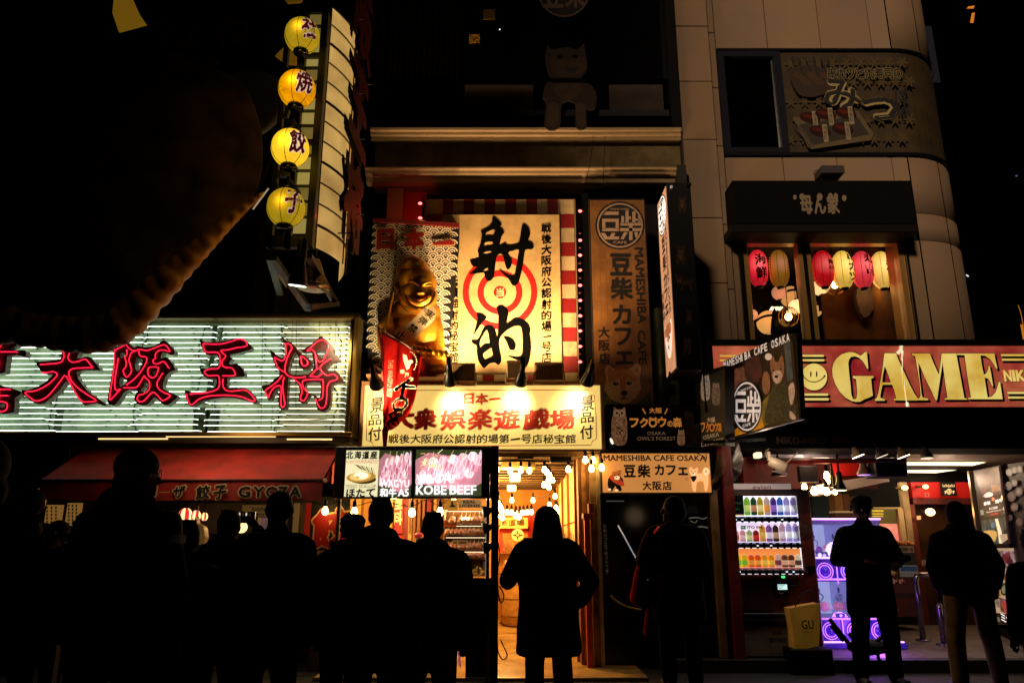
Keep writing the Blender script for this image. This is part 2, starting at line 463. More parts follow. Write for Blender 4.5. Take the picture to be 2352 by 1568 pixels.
def right_building():
  g = flat(YF, 'C')
  T = thing('rounded_building', 'beige tiled building with rounded corner above the yellow game sign', 'building', (2.3, YF, 0))
  m = MB(flat(YF+.06)); # dark core behind the panels with the openings left free
  core = mt('#15110e', rough=.9)
  zt = 9.5
  _, wtop = g.px(700, 232); _, wbot = g.px(700, 690)
  _, rtop = g.px(700, 1062); _, rbot = g.px(700, 1560)
  xw0 = g.px(290, 450)[0]; xr0 = g.px(395, 1300)[0]; xr1 = g.px(1140, 1300)[0]
  xe = 5.35
  m.box(2.3, xw0, 0, zt, -.3, 0, core); m.box(xw0, xe, wtop, zt, -.3, 0, core)
  m.box(xw0, xr1+.1, rtop, wbot, -.3, 0, core); m.box(xw0, xr0, rbot, rtop, -.3, 0, core)
  m.box(xr1, xe, 2.9, wbot, -.3, 0, core); m.build('wall_core', T)
  def panel(x0, x1, z0, z1, c=0, mat=None, name='wall_panel', fr=None):
    p = MB(fr or flat(YF)); p.box(x0+.006, x1-.006, z0+.006, z1-.006, c-.055, c, mat or random.choice((TILE, TILE2)), bev=.004); return p.build(name, T)
  zs = [3.05]+[g.px(170, y)[1] for y in (1285, 995, 645, 385, 140)]+[zt-1.2, zt]
  xs = (2.30, g.px(230, 140)[0], xw0)
  for i in range(len(zs)-1):
    panel(xs[0], xs[1], zs[i], zs[i+1], .10)
    dz = -.07
    panel(xs[1], xs[1]+.1, zs[i]+dz, zs[i+1]+dz, .05)
    panel(xs[1]+.1, xs[2], zs[i]+2*dz, zs[i+1]+2*dz, 0)
  p = MB(flat(YF)); p.box(2.285, 2.299, 2.9, zt, -.2, .10, mt('#3c2f24', rough=.8)); p.build('corner_trim', T)
  # rows above and below the upper window
  up = [xw0]+[g.px(x, 200)[0] for x in (505, 745, 975)]+[xe]
  for i in range(4):
    panel(up[i], up[i+1], wtop+.03, wtop+1.25); panel(up[i], up[i+1], wtop+1.25, wtop+2.4)
  lo = [xw0]+[g.px(x, 760)[0] for x in (578, 822, 1070)]+[xe]
  for i in range(4): panel(lo[i], lo[i+1], g.px(700, 960)[1], wbot-.06)
  panel(xr1+.02, xe, 3.0, g.px(700, 1082)[1])
  panel(xw0, xr0-.02, 3.0, g.px(700, 1062)[1])
  # rounded corner: each tile a bent slab
  R = .95; C0 = Vector((xe, YF+R, 0))
  rows = [3.0, g.px(700,1082)[1], g.px(700,960)[1], wbot-.06, wtop+.03, wtop+1.25, wtop+2.4]
  for r in range(6):
    if r == 3: continue
    for k in range(3):
      a0, a1 = math.radians(k*30+.6), math.radians(k*30+29.4); n = 6; vs = []; fs = []
      for i in range(n+1):
        a = a0+(a1-a0)*i/n
        for rr in (R-.05, R):
          for z in (rows[r]+.006, rows[r+1]-.006): vs.append((C0.x+math.sin(a)*rr, C0.y-math.cos(a)*rr, z))
      for i in range(n):
        o = i*4; fs += [(o+2, o+6, o+7, o+3), (o+1, o+3, o+7, o+5), (o, o+4, o+6, o+2)]
      b = MB(); b.add(vs, fs, random.choice((TILE, TILE2)), True); b.build('wall_panel', T)
  # upper band window: dark frame, glass, printed film round the corner
  def ribbon(z0, z1, dr, mat, name, par=T, x_from=None, ang=90):
    n = 14; R2 = R+dr; vs = []; pts = []
    if x_from is not None: pts.append((x_from, YF-dr))
    for i in range(n+1):
      a = math.radians(ang)*i/n; pts.append((C0.x+math.sin(a)*R2, C0.y-math.cos(a)*R2))
    for p in pts: vs += [(p[0], p[1], z0), (p[0], p[1], z1)]
    b = MB(); b.add(vs, [(2*i, 2*i+2, 2*i+3, 2*i+1) for i in range(len(pts)-1)], mat); return b.build(name, par)
  f = ribbon(wtop-.0, wtop+.03, .03, mt('#14161c', rough=.4, metal=.5), 'window_head', x_from=xw0)
  ribbon(wbot-.05, wbot, .03, mt('#14161c', rough=.4, metal=.5), 'window_sill', x_from=xw0)
  xm = g.px(580, 450)[0]
  film = ribbon(wbot, wtop, -.01, mt('#3c2e10', rough=.7, c2='#32260d', ns=5, dirt=3), 'printed_window_film', x_from=xm)
  a = MB(flat(YF-.012, 'C'))
  fl = mt('#43340f', rough=.7)
  for i in range(9):
    for j in range(5):
      x = 610+i*62+(j % 2)*31; y = 290+j*85
      for t in range(3): a.ell(x, y, 30, 6, fl, rot=t*PI/3, n=8)
  pl = mt('#0c0906', rough=.7); wd = mt('#2a1a0c', rough=.7); rim = mt('#3a3226', rough=.6)
  a.poly([(600,330),(680,300),(780,330),(830,380),(760,430),(680,445),(630,420)], wd, smooth=3)
  for i in range(6): a.stroke([(610+i*32, 262+i % 3*9), (628+i*33, 330+i % 2*20)], 9, pl, sm=0); a.ell(640+i*30, 350+(i % 2)*25, 26, 15, mt('#3d2410', rough=.6), rot=.5)
  a.line('串カツと肉寿司の', 768, 316, 1105, 364, pl, off=.03, outline=mt('#8a7848', rough=.7), oo=.05)
  for off_, m_ in ((.09, mt('#9a8856', rough=.7)), (.035, pl)):
    a.text('み', 750, 366, 915, 505, m_, off=off_, sh=-.1); a.text('つ', 925, 445, 1090, 555, m_, off=off_, sh=-.1)
  a.text('ぼ', 1075, 400, 1135, 540, pl, off=.03)
  a.poly([(612,540),(905,510),(975,610),(965,640),(700,680),(680,670)], mt('#5b4c30', rough=.6)); a.poly([(640,570),(900,530),(955,615),(705,662)], mt('#2e2619', rough=.6))
  for i, (x, y) in enumerate(((690,540),(760,525),(850,520),(735,600),(835,590))):
    a.ell(x, y, 48, 24, mt('#2b0d06', rough=.4), rot=.2); a.ell(x-6, y-6, 30, 8, mt('#57221a', rough=.3), rot=.2)
    a.rect(x+12, y-30, x+34, y+50, mt('#8a7c5e', rough=.7)); a.line('肉寿司', x+16, y-24, x+30, y+40, pl, vert=True)
  a.stroke([(615,570),(690,672)], 5, rim, sm=0); a.stroke([(628,566),(700,664)], 4, rim, sm=0)
  a.build('food_print', T)
  w = MB(flat(YF)); fm = mt('#20242d', rough=.4, metal=.5)
  x0 = xw0; x1 = xm
  w.box(x0, x0+.1, wbot, wtop, -.06, .02, fm); w.box(x1-.1, x1, wbot, wtop, -.06, .02, fm); w.box(x0+.1, x1-.1, wtop-.09, wtop, -.06, .02, fm); w.box(x0+.1, x1-.1, wbot, wbot+.08, -.06, .02, fm)
  wf = w.build('window_frame', T)
  w = MB(flat(YF)); w.box(x0+.1, x1-.1, wbot+.08, wtop-.09, -.045, -.035, glassy(.3, (.5,.5,.5))); w.build('pane', wf)
  a = MB(flat(YF+.25, 'C')) # room behind the glass
  a.rect(310, 250, 550, 660, mt('#0b0908', rough=.8)); a.poly([(335,350),(420,330),(470,280),(520,330),(545,450),(500,500),(400,490),(340,470)], mt('#3a2710', rough=.8), smooth=3)
  a.rect(320, 255, 362, 345, mt('#4b3a12', rough=.8)); a.rect(372, 255, 450, 360, mt('#38200f', rough=.8)); a.ell(500, 300, 42, 40, mt('#553c18', rough=.8)); a.ell(520, 350, 12, 22, mt('#5a4a3a')); a.ell(520, 440, 35, 50, mt('#4a3412'))
  a.build('curtain_and_notices', T)
  # restaurant window room below: walls behind the lanterns
  rb = MB(flat(YF)); bm = mt('#191009', rough=.9); wm = mt('#4c2e0e', rough=.9, c2='#341f0a', ns=3, dirt=2, spec=.1)
  zc = rtop+.05
  rb.box(xr0-.3, xr1+.3, rbot-.3, rbot-.25, -2.6, -.31, bm)
  rb.box(xr0-.3, xr1+.3, zc+.25, zc+.3, -2.6, -.31, mt('#241911', rough=.9))
  rb.box(xr0-.35, xr0-.3, rbot-.3, zc+.3, -2.6, -.31, bm); rb.box(xr1+.02, xr1+.07, rbot-.3, zc+.3, -2.6, -.31, wm)
  rb.box(xr0-.35, g.px(1000,1300)[0]-.2, rbot-.3, zc+.3, -2.65, -2.6, bm); rb.box(g.px(1000,1300)[0]-.2, xr1+.3, rbot-.3, zc+.3, -1.3, -1.25, wm)
  rb.build('dining_room', T)
  # frames of that window
  br = mt('#b89050', rough=.35, metal=.55); w = MB(flat(YF))
  def fp(xa, xb, y0, y1, c0=-.12, c1=.03, mat=br):
    x_0 = g.px(xa, 1300)[0]; x_1 = g.px(xb, 1300)[0]; z1 = g.px(700, y0)[1]; z0 = g.px(700, y1)[1]; w.box(x_0, x_1, z0, z1, c0, c1, mat, bev=.004)
  fp(405, 428, 1062, 1560); fp(655, 676, 1082, 1560); fp(680, 690, 1082, 1560, -.12, .05, BLKM); fp(694, 714, 1082, 1560); fp(428, 655, 1062, 1097); fp(714, 1112, 1075, 1096); fp(1112, 1140, 1075, 1560, -.3, .02); fp(385, 404, 1062, 1560, -.12, .05, BLKM); fp(1141, 1152, 1062, 1560, -.12, .06, BLKM)
  wf = w.build('window_frame', T)
  w = MB(flat(YF)); z1 = g.px(700, 1097)[1]; z0 = g.px(700, 1560)[1]
  w.box(g.px(428,1300)[0], g.px(655,1300)[0], z0, z1, -.05, -.045, glassy(.09)); w.build('pane', wf)
  w = MB(flat(YF)); w.box(g.px(714,1300)[0], g.px(1112,1300)[0], z0, z1, -.05, -.045, glassy(.09)); w.build('pane', wf)
  # awning box above it
  A = thing('dark_awning_box', 'long black canopy box with pale paw lettering above the lantern window', 'canopy', at(760, 1030, YF-.4, 'C'))
  w = MB(flat(YF-.40, 'C')); w.pbox(352, 812, 1165, 1010, -.35, 0, mt('#050404', rough=.8, c2='#080706', ns=4, spec=.1), bev=.01); w.build('canopy', A)
  w = MB(flat(YF-.40, 'C')); w.pbox(340, 1012, 1180, 1048, -.36, .02, mt('#0c0908', rough=.6, spec=.2), bev=.01); w.build('canopy_trim', A)
  w = MB(flat(YF-.406, 'C')); cr = mt('#7d6c55', rough=.7)
  for x, y, rx, ry in ((660,886,11,15),(628,888,8,11),(740,887,13,17),(788,884,11,15),(812,884,10,14),(850,892,10,14)): w.ell(x, y, rx, ry, cr)
  w.line('母ん家', 650, 880, 830, 965, cr, off=.05); w.build('lettering', A)
  L = thing('roof_floodlight', 'small grey floodlight standing on top of the black canopy box', 'floodlight', at(780, 800, YF-.35, 'C'))
  w = MB(flat(YF-.4, 'C')); w.pbox(735, 760, 838, 795, -.15, .1, mt('#3a3633', rough=.5), bev=.01); w.build('housing', L)
  w = MB(flat(YF-.4, 'C')); w.pbox(750, 795, 815, 815, -.1, 0, BLKM); w.stroke([(712,785),(722,768),(742,764)], 5, mt('#3a3633')); w.build('bracket', L)
right_building()
def sun_blocker():
  # unseen block added behind the camera to keep sun off street and left fronts
  T = thing('sun_blocking_building', 'plain dark building on the far side of the street behind the viewer', 'building', (-20, -9, 0))
  m = MB(Fr((0,0,0), (1,0,0), (0,1,0))); m.box(-45, -9.6, -16, -9, 0, 24, mt('#1c1917', rough=.9)); m.build('tall_block', T)
  m = MB(Fr((0,0,0), (1,0,0), (0,1,0))); m.box(-9.59, 30, -16, -9, 0, 11.2, mt('#1f1b18', rough=.9)); m.build('low_block', T)
  w = mt('#0a0c10', rough=.1)
  for i in range(14):
    for j in range(2): m = MB(Fr((-5+i*2.4, -8.998, 1.2+j*4), (-1,0,0), (0,0,1))); m.box(-.8, .8, 0, 1.6, 0, .03, w); m.build('window', T)
sun_blocker()
def far_building():
  T = thing('distant_building', 'dark building standing beyond the rounded corner with a few lit slits', 'building', (9, 17, 0))
  m = MB(flat(17)); m.box(6.9, 22, 0, 13, -3, 0, mt('#010102', rough=.9, spec=0)); m.build('wall', T)
  w = MB(flat(16.98)); w.rect(2072, 60, 2150, 190, mt('#04060b', e=.12, ec='#101a38')); w.build('window', T)
  for x, y, a, b in ((2228, 18, 16, 5), (2232, 42, 8, 22)):
    w = MB(flat(16.98)); w.poly([(x-a/2,y+b/2),(x-a/2+4,y-b/2),(x+a/2+3,y-b/2-2),(x+a/2,y+b/2)], mt('#d07a1a', e=.5)); w.build('window', T)
  w = MB(flat(16.98)); w.rect(2350, 745, 2356, 820, mt('#c07a1a', e=.35)); w.build('window', T)
  w = MB(flat(16.98)); w.stroke([(2338,700),(2345,720),(2352,760)], 3, mt('#c07a1a', e=.4)); w.build('window', T)
  w = MB(flat(16.98)); w.ell(2222, 633, 4, 2, mt('#c8ccd8', e=.8), rot=.6); w.ell(2335, 404, 3, 2, mt('#4a5a88', e=.3)); w.build('small_light', T)
far_building()
def centre_building():
  T = thing('narrow_building', 'narrow cream building with moulded cornices above the shooting gallery signs', 'building', (0, YF, 0))
  g = flat(YF)
  xl = g.px(860, 380)[0]; xr = 2.28
  cream = mt('#a89070', rough=.85, c2='#9c8464', ns=1.5, spec=.1)
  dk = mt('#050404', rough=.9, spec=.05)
  zc1 = g.px(1200, 308)[1]; zc0 = g.px(1200, 432)[1]
  m = MB(g); m.box(xl, xr, zc0, zc1-.08, -.2, 0, mt('#8a7650', rough=.85, c2='#75633f', ns=3, dirt=3))
  m.build('frieze', T)
  m = MB(g)
  for i, (dz0, dz1, c) in enumerate(((-.05, 0, .18), (-.10, -.051, .14), (-.15, -.101, .10))): m.box(xl-.05, xr, zc1+dz0, zc1+dz1, 0.001, c, cream, bev=.008)
  m.build('cornice', T)
  m = MB(g)
  for i, (dz0, dz1, c) in enumerate(((.02, .10, .12), (.101, .15, .20), (.151, .185, .25))): m.box(xl-.08, xr, zc0+dz0, zc0+dz1, 0.001, c, cream, bev=.008)
  m.build('cornice', T)
  # wall below with cream pier and red lit bay
  m = MB(flat(YF+.25)); m.box(xl, xr, 2.2, zc0, -.1, 0, mt('#1c0e0a', rough=.85)); m.build('wall', T)
  m = MB(g); x0 = g.px(888, 480)[0]; x1 = g.px(925, 480)[0]; m.box(x0, x1, 2.2, zc0, -.24, .0, cream, bev=.005); m.build('pier', T)
  m = MB(g); x2 = g.px(975, 480)[0]; m.box(x1, x2, 2.2, zc0-.0, -.24, -.12, mt('#b3281a', rough=.7)); m.build('red_panel', T)
  # dark storey above
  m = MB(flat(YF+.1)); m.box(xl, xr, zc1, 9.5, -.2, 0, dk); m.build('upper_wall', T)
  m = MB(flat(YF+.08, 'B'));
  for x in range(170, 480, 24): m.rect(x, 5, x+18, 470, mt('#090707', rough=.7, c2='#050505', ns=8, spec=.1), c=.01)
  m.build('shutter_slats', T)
  for x0, x1, y0, y1, h in ((492,790,5,355,'#070608'), (1010,1350,5,340,'#070608')):
    m = MB(flat(YF+.05, 'B')); m.pbox(x0, y0, x1, y1, .0, .02, mt(h, rough=.15)); m.build('window_pane', T)
  for x0, x1, y0, y1 in ((495,790,368,480), (1110,1340,368,505)):
    m = MB(flat(YF+.06, 'B')); m.pbox(x0, y0, x1, y1, 0, .05, mt('#42362c', rough=.85, c2='#33291f', ns=5), bev=.01); m.build('parapet_panel', T)
  m = MB(flat(YF+.02, 'B')); m.pbox(480, 484, 1360, 510, 0, .1, mt('#090909', rough=.5)); m.build('balcony_rail', T)
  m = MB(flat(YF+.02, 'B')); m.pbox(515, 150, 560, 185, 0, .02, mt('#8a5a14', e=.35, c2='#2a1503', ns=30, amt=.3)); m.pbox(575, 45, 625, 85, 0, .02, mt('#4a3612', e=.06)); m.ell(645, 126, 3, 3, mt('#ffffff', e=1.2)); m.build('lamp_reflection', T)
  m = MB(flat(YF)); # black boundary strip between the two buildings
  m.box(2.16, 2.28, zc1-.0, 9.5, -.05, .16, BLK); m.box(2.16, 2.28, 2.2, zc0+.2, -.05, .27, mt('#141210', rough=.7)); m.build('black_edge_strip', T)
  # side wall going back on the left of it, dark gap
  m = MB(g); m.box(xl-.6, xl-.01, 0, 9.5, -1.2, -.9, BLK); m.build('alley_wall', T)
  # hanging wires
  for pts in (((1363,312),(1356,370),(1345,420),(1338,444)), ((1390,312),(1387,370),(1386,436))):
    c = MB(); c.tube(catmull([at(x, y, YF-.3) for x, y in pts]), .004, BLK, 5); tag(c.build('hanging_wire', loc=at(*pts[0], YF-.3)), 'thin black wire hanging %s over the pale cornice' % ('with a bend, the left of two,' if pts[0][0] < 1370 else 'straight, the right of two,'), 'wire', 'wires over the cornice')
  # dog cut-out figure and round crest in front of the dark storey
  D = thing('dog_cutout', 'large dim photo cut-out of a sitting shiba dog on the upper balcony', 'cutout', at(940, 545, YF-.2, 'B'))
  fu = mt('#24160f', rough=.9, c2='#1a100b', ns=14); fw = mt('#34271e', rough=.9, c2='#281d17', ns=14)
  a = MB(flat(YF-.2, 'B')); a.poly([(850,190),(868,212),(925,200),(975,212),(1002,186),(1012,240),(1016,290),(985,345),(1030,360),(1055,400),(1050,460),(1010,470),(1015,540),(970,542),(965,440),(910,440),(900,540),(838,542),(842,440),(828,410),(840,360),(862,340),(848,300),(838,240)], fu, smooth=3, th=.03); a.build('body', D)
  a = MB(flat(YF-.202, 'B')); a.poly([(860,250),(900,240),(935,262),(975,240),(1010,255),(1005,300),(965,328),(905,326),(870,300)], fw, smooth=3); a.poly([(870,360),(1000,360),(960,420),(905,420)], fw, smooth=3); a.ell(950, 298, 22, 14, mt('#090605')); a.ell(900, 245, 12, 8, INK); a.ell(965, 242, 12, 8, INK); a.poly([(855,335),(1010,335),(1005,352),(862,352)], INK)
  a.poly([(850,440),(896,440),(890,530),(850,532)], fw, smooth=2); a.poly([(968,440),(1008,440),(1008,532),(975,534)], fw, smooth=2); a.build('markings', D)
  E = thing('round_crest_sign', 'round black sign with pale bean and brushwood characters high on the dark storey', 'sign', at(918, 75, YF-.1, 'B'))
  a = MB(flat(YF-.1, 'B')); a.ell(918, -38, 112, 112, mt('#0a0908'), n=40); a.ell(918, -38, 111, 111, mt('#5c4c42', rough=.7), hole=.95, n=40)
  a.text('豆', 825, -90, 915, 35, mt('#5c4c42', rough=.7), off=.03); a.text('柴', 922, -90, 1010, 35, mt('#5c4c42', rough=.7), off=.03); a.build('face', E)
centre_building()
def left_building():
  T = thing('restaurant_building', 'dark restaurant building behind the giant dumpling and neon sign', 'building', (-5, YF, 0))
  g = flat(YF)
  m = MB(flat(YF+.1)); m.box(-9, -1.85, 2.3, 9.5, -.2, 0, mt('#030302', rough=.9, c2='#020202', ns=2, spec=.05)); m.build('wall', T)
  m = MB(flat(YF-.1, 'S')); m.pbox(88, 562, 245, 1475, -.1, 0, mt('#15120b', rough=.5, c2='#0f0d09', ns=3)); m.build('metal_door_panel', T)
  for x0, x1, h in ((275, 322, '#5a5230'), (330, 415, '#4a2f24'), (425, 600, '#3a3f28'), (615, 680, '#2c2c22')):
    m = MB(flat(YF-.12, 'S')); m.pbox(x0, 1180, x1, 1478, -.1, 0, mt(h, rough=.5, c2='#22201a', ns=6)); m.build('facade_panel', T)
  # sign fascia far behind awning
  m = MB(flat(YF)); m.box(-9, -2.3, 0, .12, -.05, .3, mt('#151311')); m.build('shop_plinth', T)
left_building()
# ================================================================ LEFT: neon sign, tower of lanterns, dumpling, awning
def neon_sign():
  Yb = 8.55
  T = thing('neon_sign', 'big neon shop sign with red characters over pale green tubes', 'sign', at(400, 1000, Yb))
  fb = flat(Yb, 'Dn')
  m = MB(fb); x0 = -6.3; x1 = fb.px(2228, 460)[0]; z1 = fb.px(1200, 100)[1]; z0 = fb.px(1200, 815)[1]
  panel = mt('#c2d0b0', rough=.55, c2='#8ea487', ns=1.6, dirt=2.2)
  m.box(x0, x1, z0, z1, -.04, 0, panel); m.build('back_panel', T)
  fr = mt('#6b5420', rough=.35, metal=.8);
  for a0, a1, b0, b1, c1 in ((x0-.1, x1+.12, z1, z1+.035, .2), (x0-.1, x1+.12, z0-.045, z0, .26), (x1+.075, x1+.12, z0, z1, .24), (x1, x1+.03, z0, z1, .1)):
    m = MB(fb); m.box(a0, a1, b0, b1, -.05, c1, fr, bev=.006); m.build('frame_bar', T)
  m = MB(fb); m.box(x0-.1, x1+.12, z1+.036, z1+.06, -.6, .22, BLK); m.build('top_cover', T)
  tube = mt('#e8fff0', e=3.5, ec=(.82,1,.80), rough=.3, smp=True)
  tubew = mt('#ffeecc', e=2.4, ec=(1,.92,.7), rough=.3, smp=True)
  brk = [fb.px(x, 460)[0] for x in (380, 900, 1370, 1800)]
  f2 = flat(Yb-.05, 'Dn')
  rows = [127,162,196,230,262,298,330,366,398,435,468,505,540,574,612,648,683,718,752,792]
  hold = MB(fb); sh = random.Random(3)
  for r, y in enumerate(rows):
    z = fb.px(1200, y)[1]; xs = [x0+.03, fb.px(-200, 460)[0]]+[b+sh.uniform(-.07, .07) for b in brk]+[x1-.01]
    for i in range(6):
      a, b = xs[i], xs[i+1]-(.07 if i == 3 and sh.random() < .7 else .012)
      dz = .008*((i % 2) if r > 12 else 0)-.002*i
      t = MB(fb); t.tube([fb.w(a, z+dz, .012), fb.w(a+.02, z+dz, .05), fb.w((a+b)/2, z+dz-.002, .052), fb.w(b-.02, z+dz, .05), fb.w(b, z+dz, .012)], .0042, tube if i < 5 else tubew, 6)
      t.build('neon_tube', T)
      for e in (a+.03, b-.03): hold.box(e-.008, e+.008, z+dz-.012, z+dz+.004, .0, .046, BLK)
      for e in (.25, .7): hold.box(a+(b-a)*e-.005, a+(b-a)*e+.005, z+dz-.012, z+dz+.002, 0, .044, BLK)
  # sagging cables, supports and soot behind the tubes
  for k, bx in enumerate([fb.px(x, 460)[0] for x in (380, 900, 1270, 1400, 1790, 2150)]):
    p = []
    for i in range(26): p.append(fb.w(bx+.014*math.sin(i*2.1+k)+(.03*math.sin(i*.5+k)), z1-(z1-z0)*(i+.5)/26, .02+.012*math.cos(i*2.4)))
    hold.tube(p, .006, BLK, 5)
  stuff(hold.build('tube_holders_and_cables', T))
  a = MB(fb); sm = mt('#1a1f18', rough=.9)
  for x0_, y0, x1_, y1 in ((1345,120,1372,400),(1235,640,1330,800),(1315,640,1400,815),(350,640,400,800),(1325,405,1365,560)): a.rect(x0_, y0, x1_, y1, mt('#26301f', rough=.9, c2='#4a5540', ns=9), c=.004)
  a.build('grime_strips', T)
  for pts in (((1645,140),(1745,320),(1900,500)), ((1690,100),(1688,300),(1680,750)), ((1880,100),(1868,400),(1850,620)), ((2150,100),(2148,330),(2140,560)), ((1905,100),(1900,640)), ((1755,640),(1742,815)), ((1825,735),(2100,720),(2210,690)), ((2052,100),(2045,260))):
    c = MB(); c.tube([fb.w(*fb.px(x, y), .085) for x, y in pts], .003, BLK, 4); c.build('wire', T)
  # characters: boxed letters with outline tubes (traced)
  ff = .16
  red = mt('#320305', rough=.5, c2='#1c0203', ns=6); side = mt('#5a4c44', rough=.4, metal=.6)
  nm = mt('#ff2030', e=1.8, ec=(1, .012, .05), rough=.3, smp=True)
  def letter(z, outer, holes, tubes, lab=None):
    fr_ = Fr(fb.O, z=z);
    P = [[fr_.px(x, y) for x, y in outer]]+[[fr_.px(x, y) for x, y in h] for h in holes]
    P = [[(v.x, v.y) for v in catmull([(p[0], p[1], 0) for p in lp], 2, True)] for lp in P]
    m = MB(fr_); m.prism(P, .10, .19, red, side); L_ = m.build('neon_letter', T)
    for t in tubes:
      cl = t[0] == 'c'; pts = t[1:] if cl else t
      k = MB(fr_); Q = catmull([fr_.w(*fr_.px(x, y), .212) for x, y in pts], 4, cl)
      if not cl: Q = [fr_.w(*fr_.px(*pts[0]), .185)]+Q+[fr_.w(*fr_.px(*pts[-1]), .185)]
      k.tube(Q, .0068, nm, 6, closed=cl); k.build('neon_outline', L_)
  letter('L', [(560,170),(620,190),(800,190),(805,320),(760,440),(880,410),(930,410),(1000,470),(1085,580),(1080,605),(900,600),(770,620),(765,680),(830,790),(960,930),(1080,1010),(1180,1090),(1130,1095),(1040,1065),(900,1092),(860,1085),(770,980),(680,830),(620,750),(520,880),(400,990),(330,1050),(230,1078),(150,1050),(80,1000),(0,930),(-10,880),(60,880),(190,840),(320,770),(400,690),(420,665),(300,650),(250,600),(200,520),(165,465),(230,480),(400,465),(520,450),(545,400),(550,280),(520,240)], [],
   [[(555,262),(580,320),(597,400),(585,455),(540,500),(400,518),(265,526)], [(695,300),(695,330),(660,400),(660,450),(700,490),(780,488),(885,452),(930,480),(985,550)],
   [(985,572),(850,575),(750,580),(690,600),(665,650),(700,750),(800,860),(920,945),(1050,1035),(900,1052),(860,1045),(800,985),(720,850),(660,740),(625,690)], [(600,682),(540,770),(420,920),(330,1000),(220,1038),(150,1010),(55,920),(200,895),(340,830),(440,750),(500,680),(490,645),(440,628),(350,640),(290,635)]])
  letter('L', [(1232,300),(1260,270),(1330,275),(1420,205),(1470,200),(1540,260),(1580,290),(1610,255),(1720,280),(1850,260),(1960,190),(2010,190),(2110,290),(2140,350),(2115,385),(2040,370),(1975,345),(1945,400),(1950,440),(2010,415),(2070,460),(2148,590),(2080,620),(2010,690),(1975,790),(1980,860),(2060,905),(2180,965),(2110,1040),(2030,1095),(1950,1060),(1860,980),(1810,1030),(1740,1090),(1640,1085),(1575,1020),(1580,960),(1620,900),(1570,880),(1450,890),(1370,1000),(1300,1090),(1230,1085),(1195,1030),(1215,880),(1260,620),(1290,400),(1280,350)],
   [[(1385,350),(1430,360),(1440,400),(1400,430),(1370,400)], [(1385,680),(1430,730),(1480,745),(1430,800),(1380,840),(1360,780)], [(1600,410),(1650,440),(1690,460),(1660,560),(1610,620),(1580,540)], [(1735,750),(1765,800),(1750,870),(1690,910),(1640,895),(1700,830)], [(1820,610),(1875,610),(1850,670)]],
   [[(1320,320),(1400,280),(1460,248),(1500,290),(1560,330),(1600,330),(1660,315),(1760,330),(1880,290),(2000,250),(2060,300),(2078,345),(2000,325),(1930,330),(1880,380),(1880,440),(1850,460),(1850,500),(1900,520),(1990,485),(2030,520),(2062,572)],
   [(1305,320),(1305,440),(1290,640),(1260,840),(1240,980),(1250,1022),(1320,950),(1390,870),(1340,890),(1310,840),(1320,680),(1345,540),(1355,440)], [(1475,320),(1480,380),(1455,430),(1470,500),(1460,570),(1430,600),(1440,660),(1470,700),(1500,690),(1545,620),(1530,540),(1510,460),(1540,370),(1590,335)],
   [(1640,340),(1670,410),(1740,420),(1760,460),(1730,540),(1650,660),(1560,750),(1475,810)], [(1720,685),(1690,740),(1640,820),(1590,852),(1435,852)], ['c',(1800,565),(1910,565),(1920,600),(1890,680),(1835,715),(1780,670),(1775,600)],
   [(1735,710),(1790,760),(1800,840),(1770,900),(1700,945),(1650,955),(1625,1010),(1660,1045),(1720,1035),(1800,950),(1850,915),(1900,950),(1970,1025),(2020,1020),(2090,960),(2000,920),(1930,870),(1900,800),(1930,730),(1980,650)]])
  letter('M', [(315,165),(345,175),(380,205),(600,200),(760,165),(870,150),(940,170),(1020,240),(1048,285),(1000,325),(800,370),(700,385),(765,430),(735,480),(735,525),(830,505),(900,560),(945,640),(930,690),(720,705),(705,760),(715,850),(920,850),(1010,880),(1080,960),(1130,1040),(1100,1070),(1000,1040),(850,1000),(700,985),(500,1005),(330,1040),(230,1100),(180,1105),(130,1020),(105,880),(200,905),(400,900),(520,850),(550,800),(550,720),(440,720),(370,680),(315,580),(420,580),(560,540),(580,460),(560,390),(440,390),(380,350),(330,250)], [],
   [[(375,232),(380,300),(420,352),(560,355),(600,385),(610,450),(610,540),(570,585),(470,590),(395,620),(400,650),(450,685),(570,680),(600,720),(600,820),(560,880),(400,925),(190,940)], [(390,235),(600,240),(760,205),(870,170),(950,190),(990,240),(960,275),(850,290),(720,320),(625,330),(650,370),(690,410),(640,480),(650,545),(700,570),(770,575),(810,620),(815,680),(650,685)], [(650,735),(650,820),(690,885),(780,900),(950,885),(1030,930),(1100,1020),(1060,1040),(930,985),(780,960),(600,958),(450,970),(320,1010),(240,1075),(200,1088),(165,1040),(140,940)]])
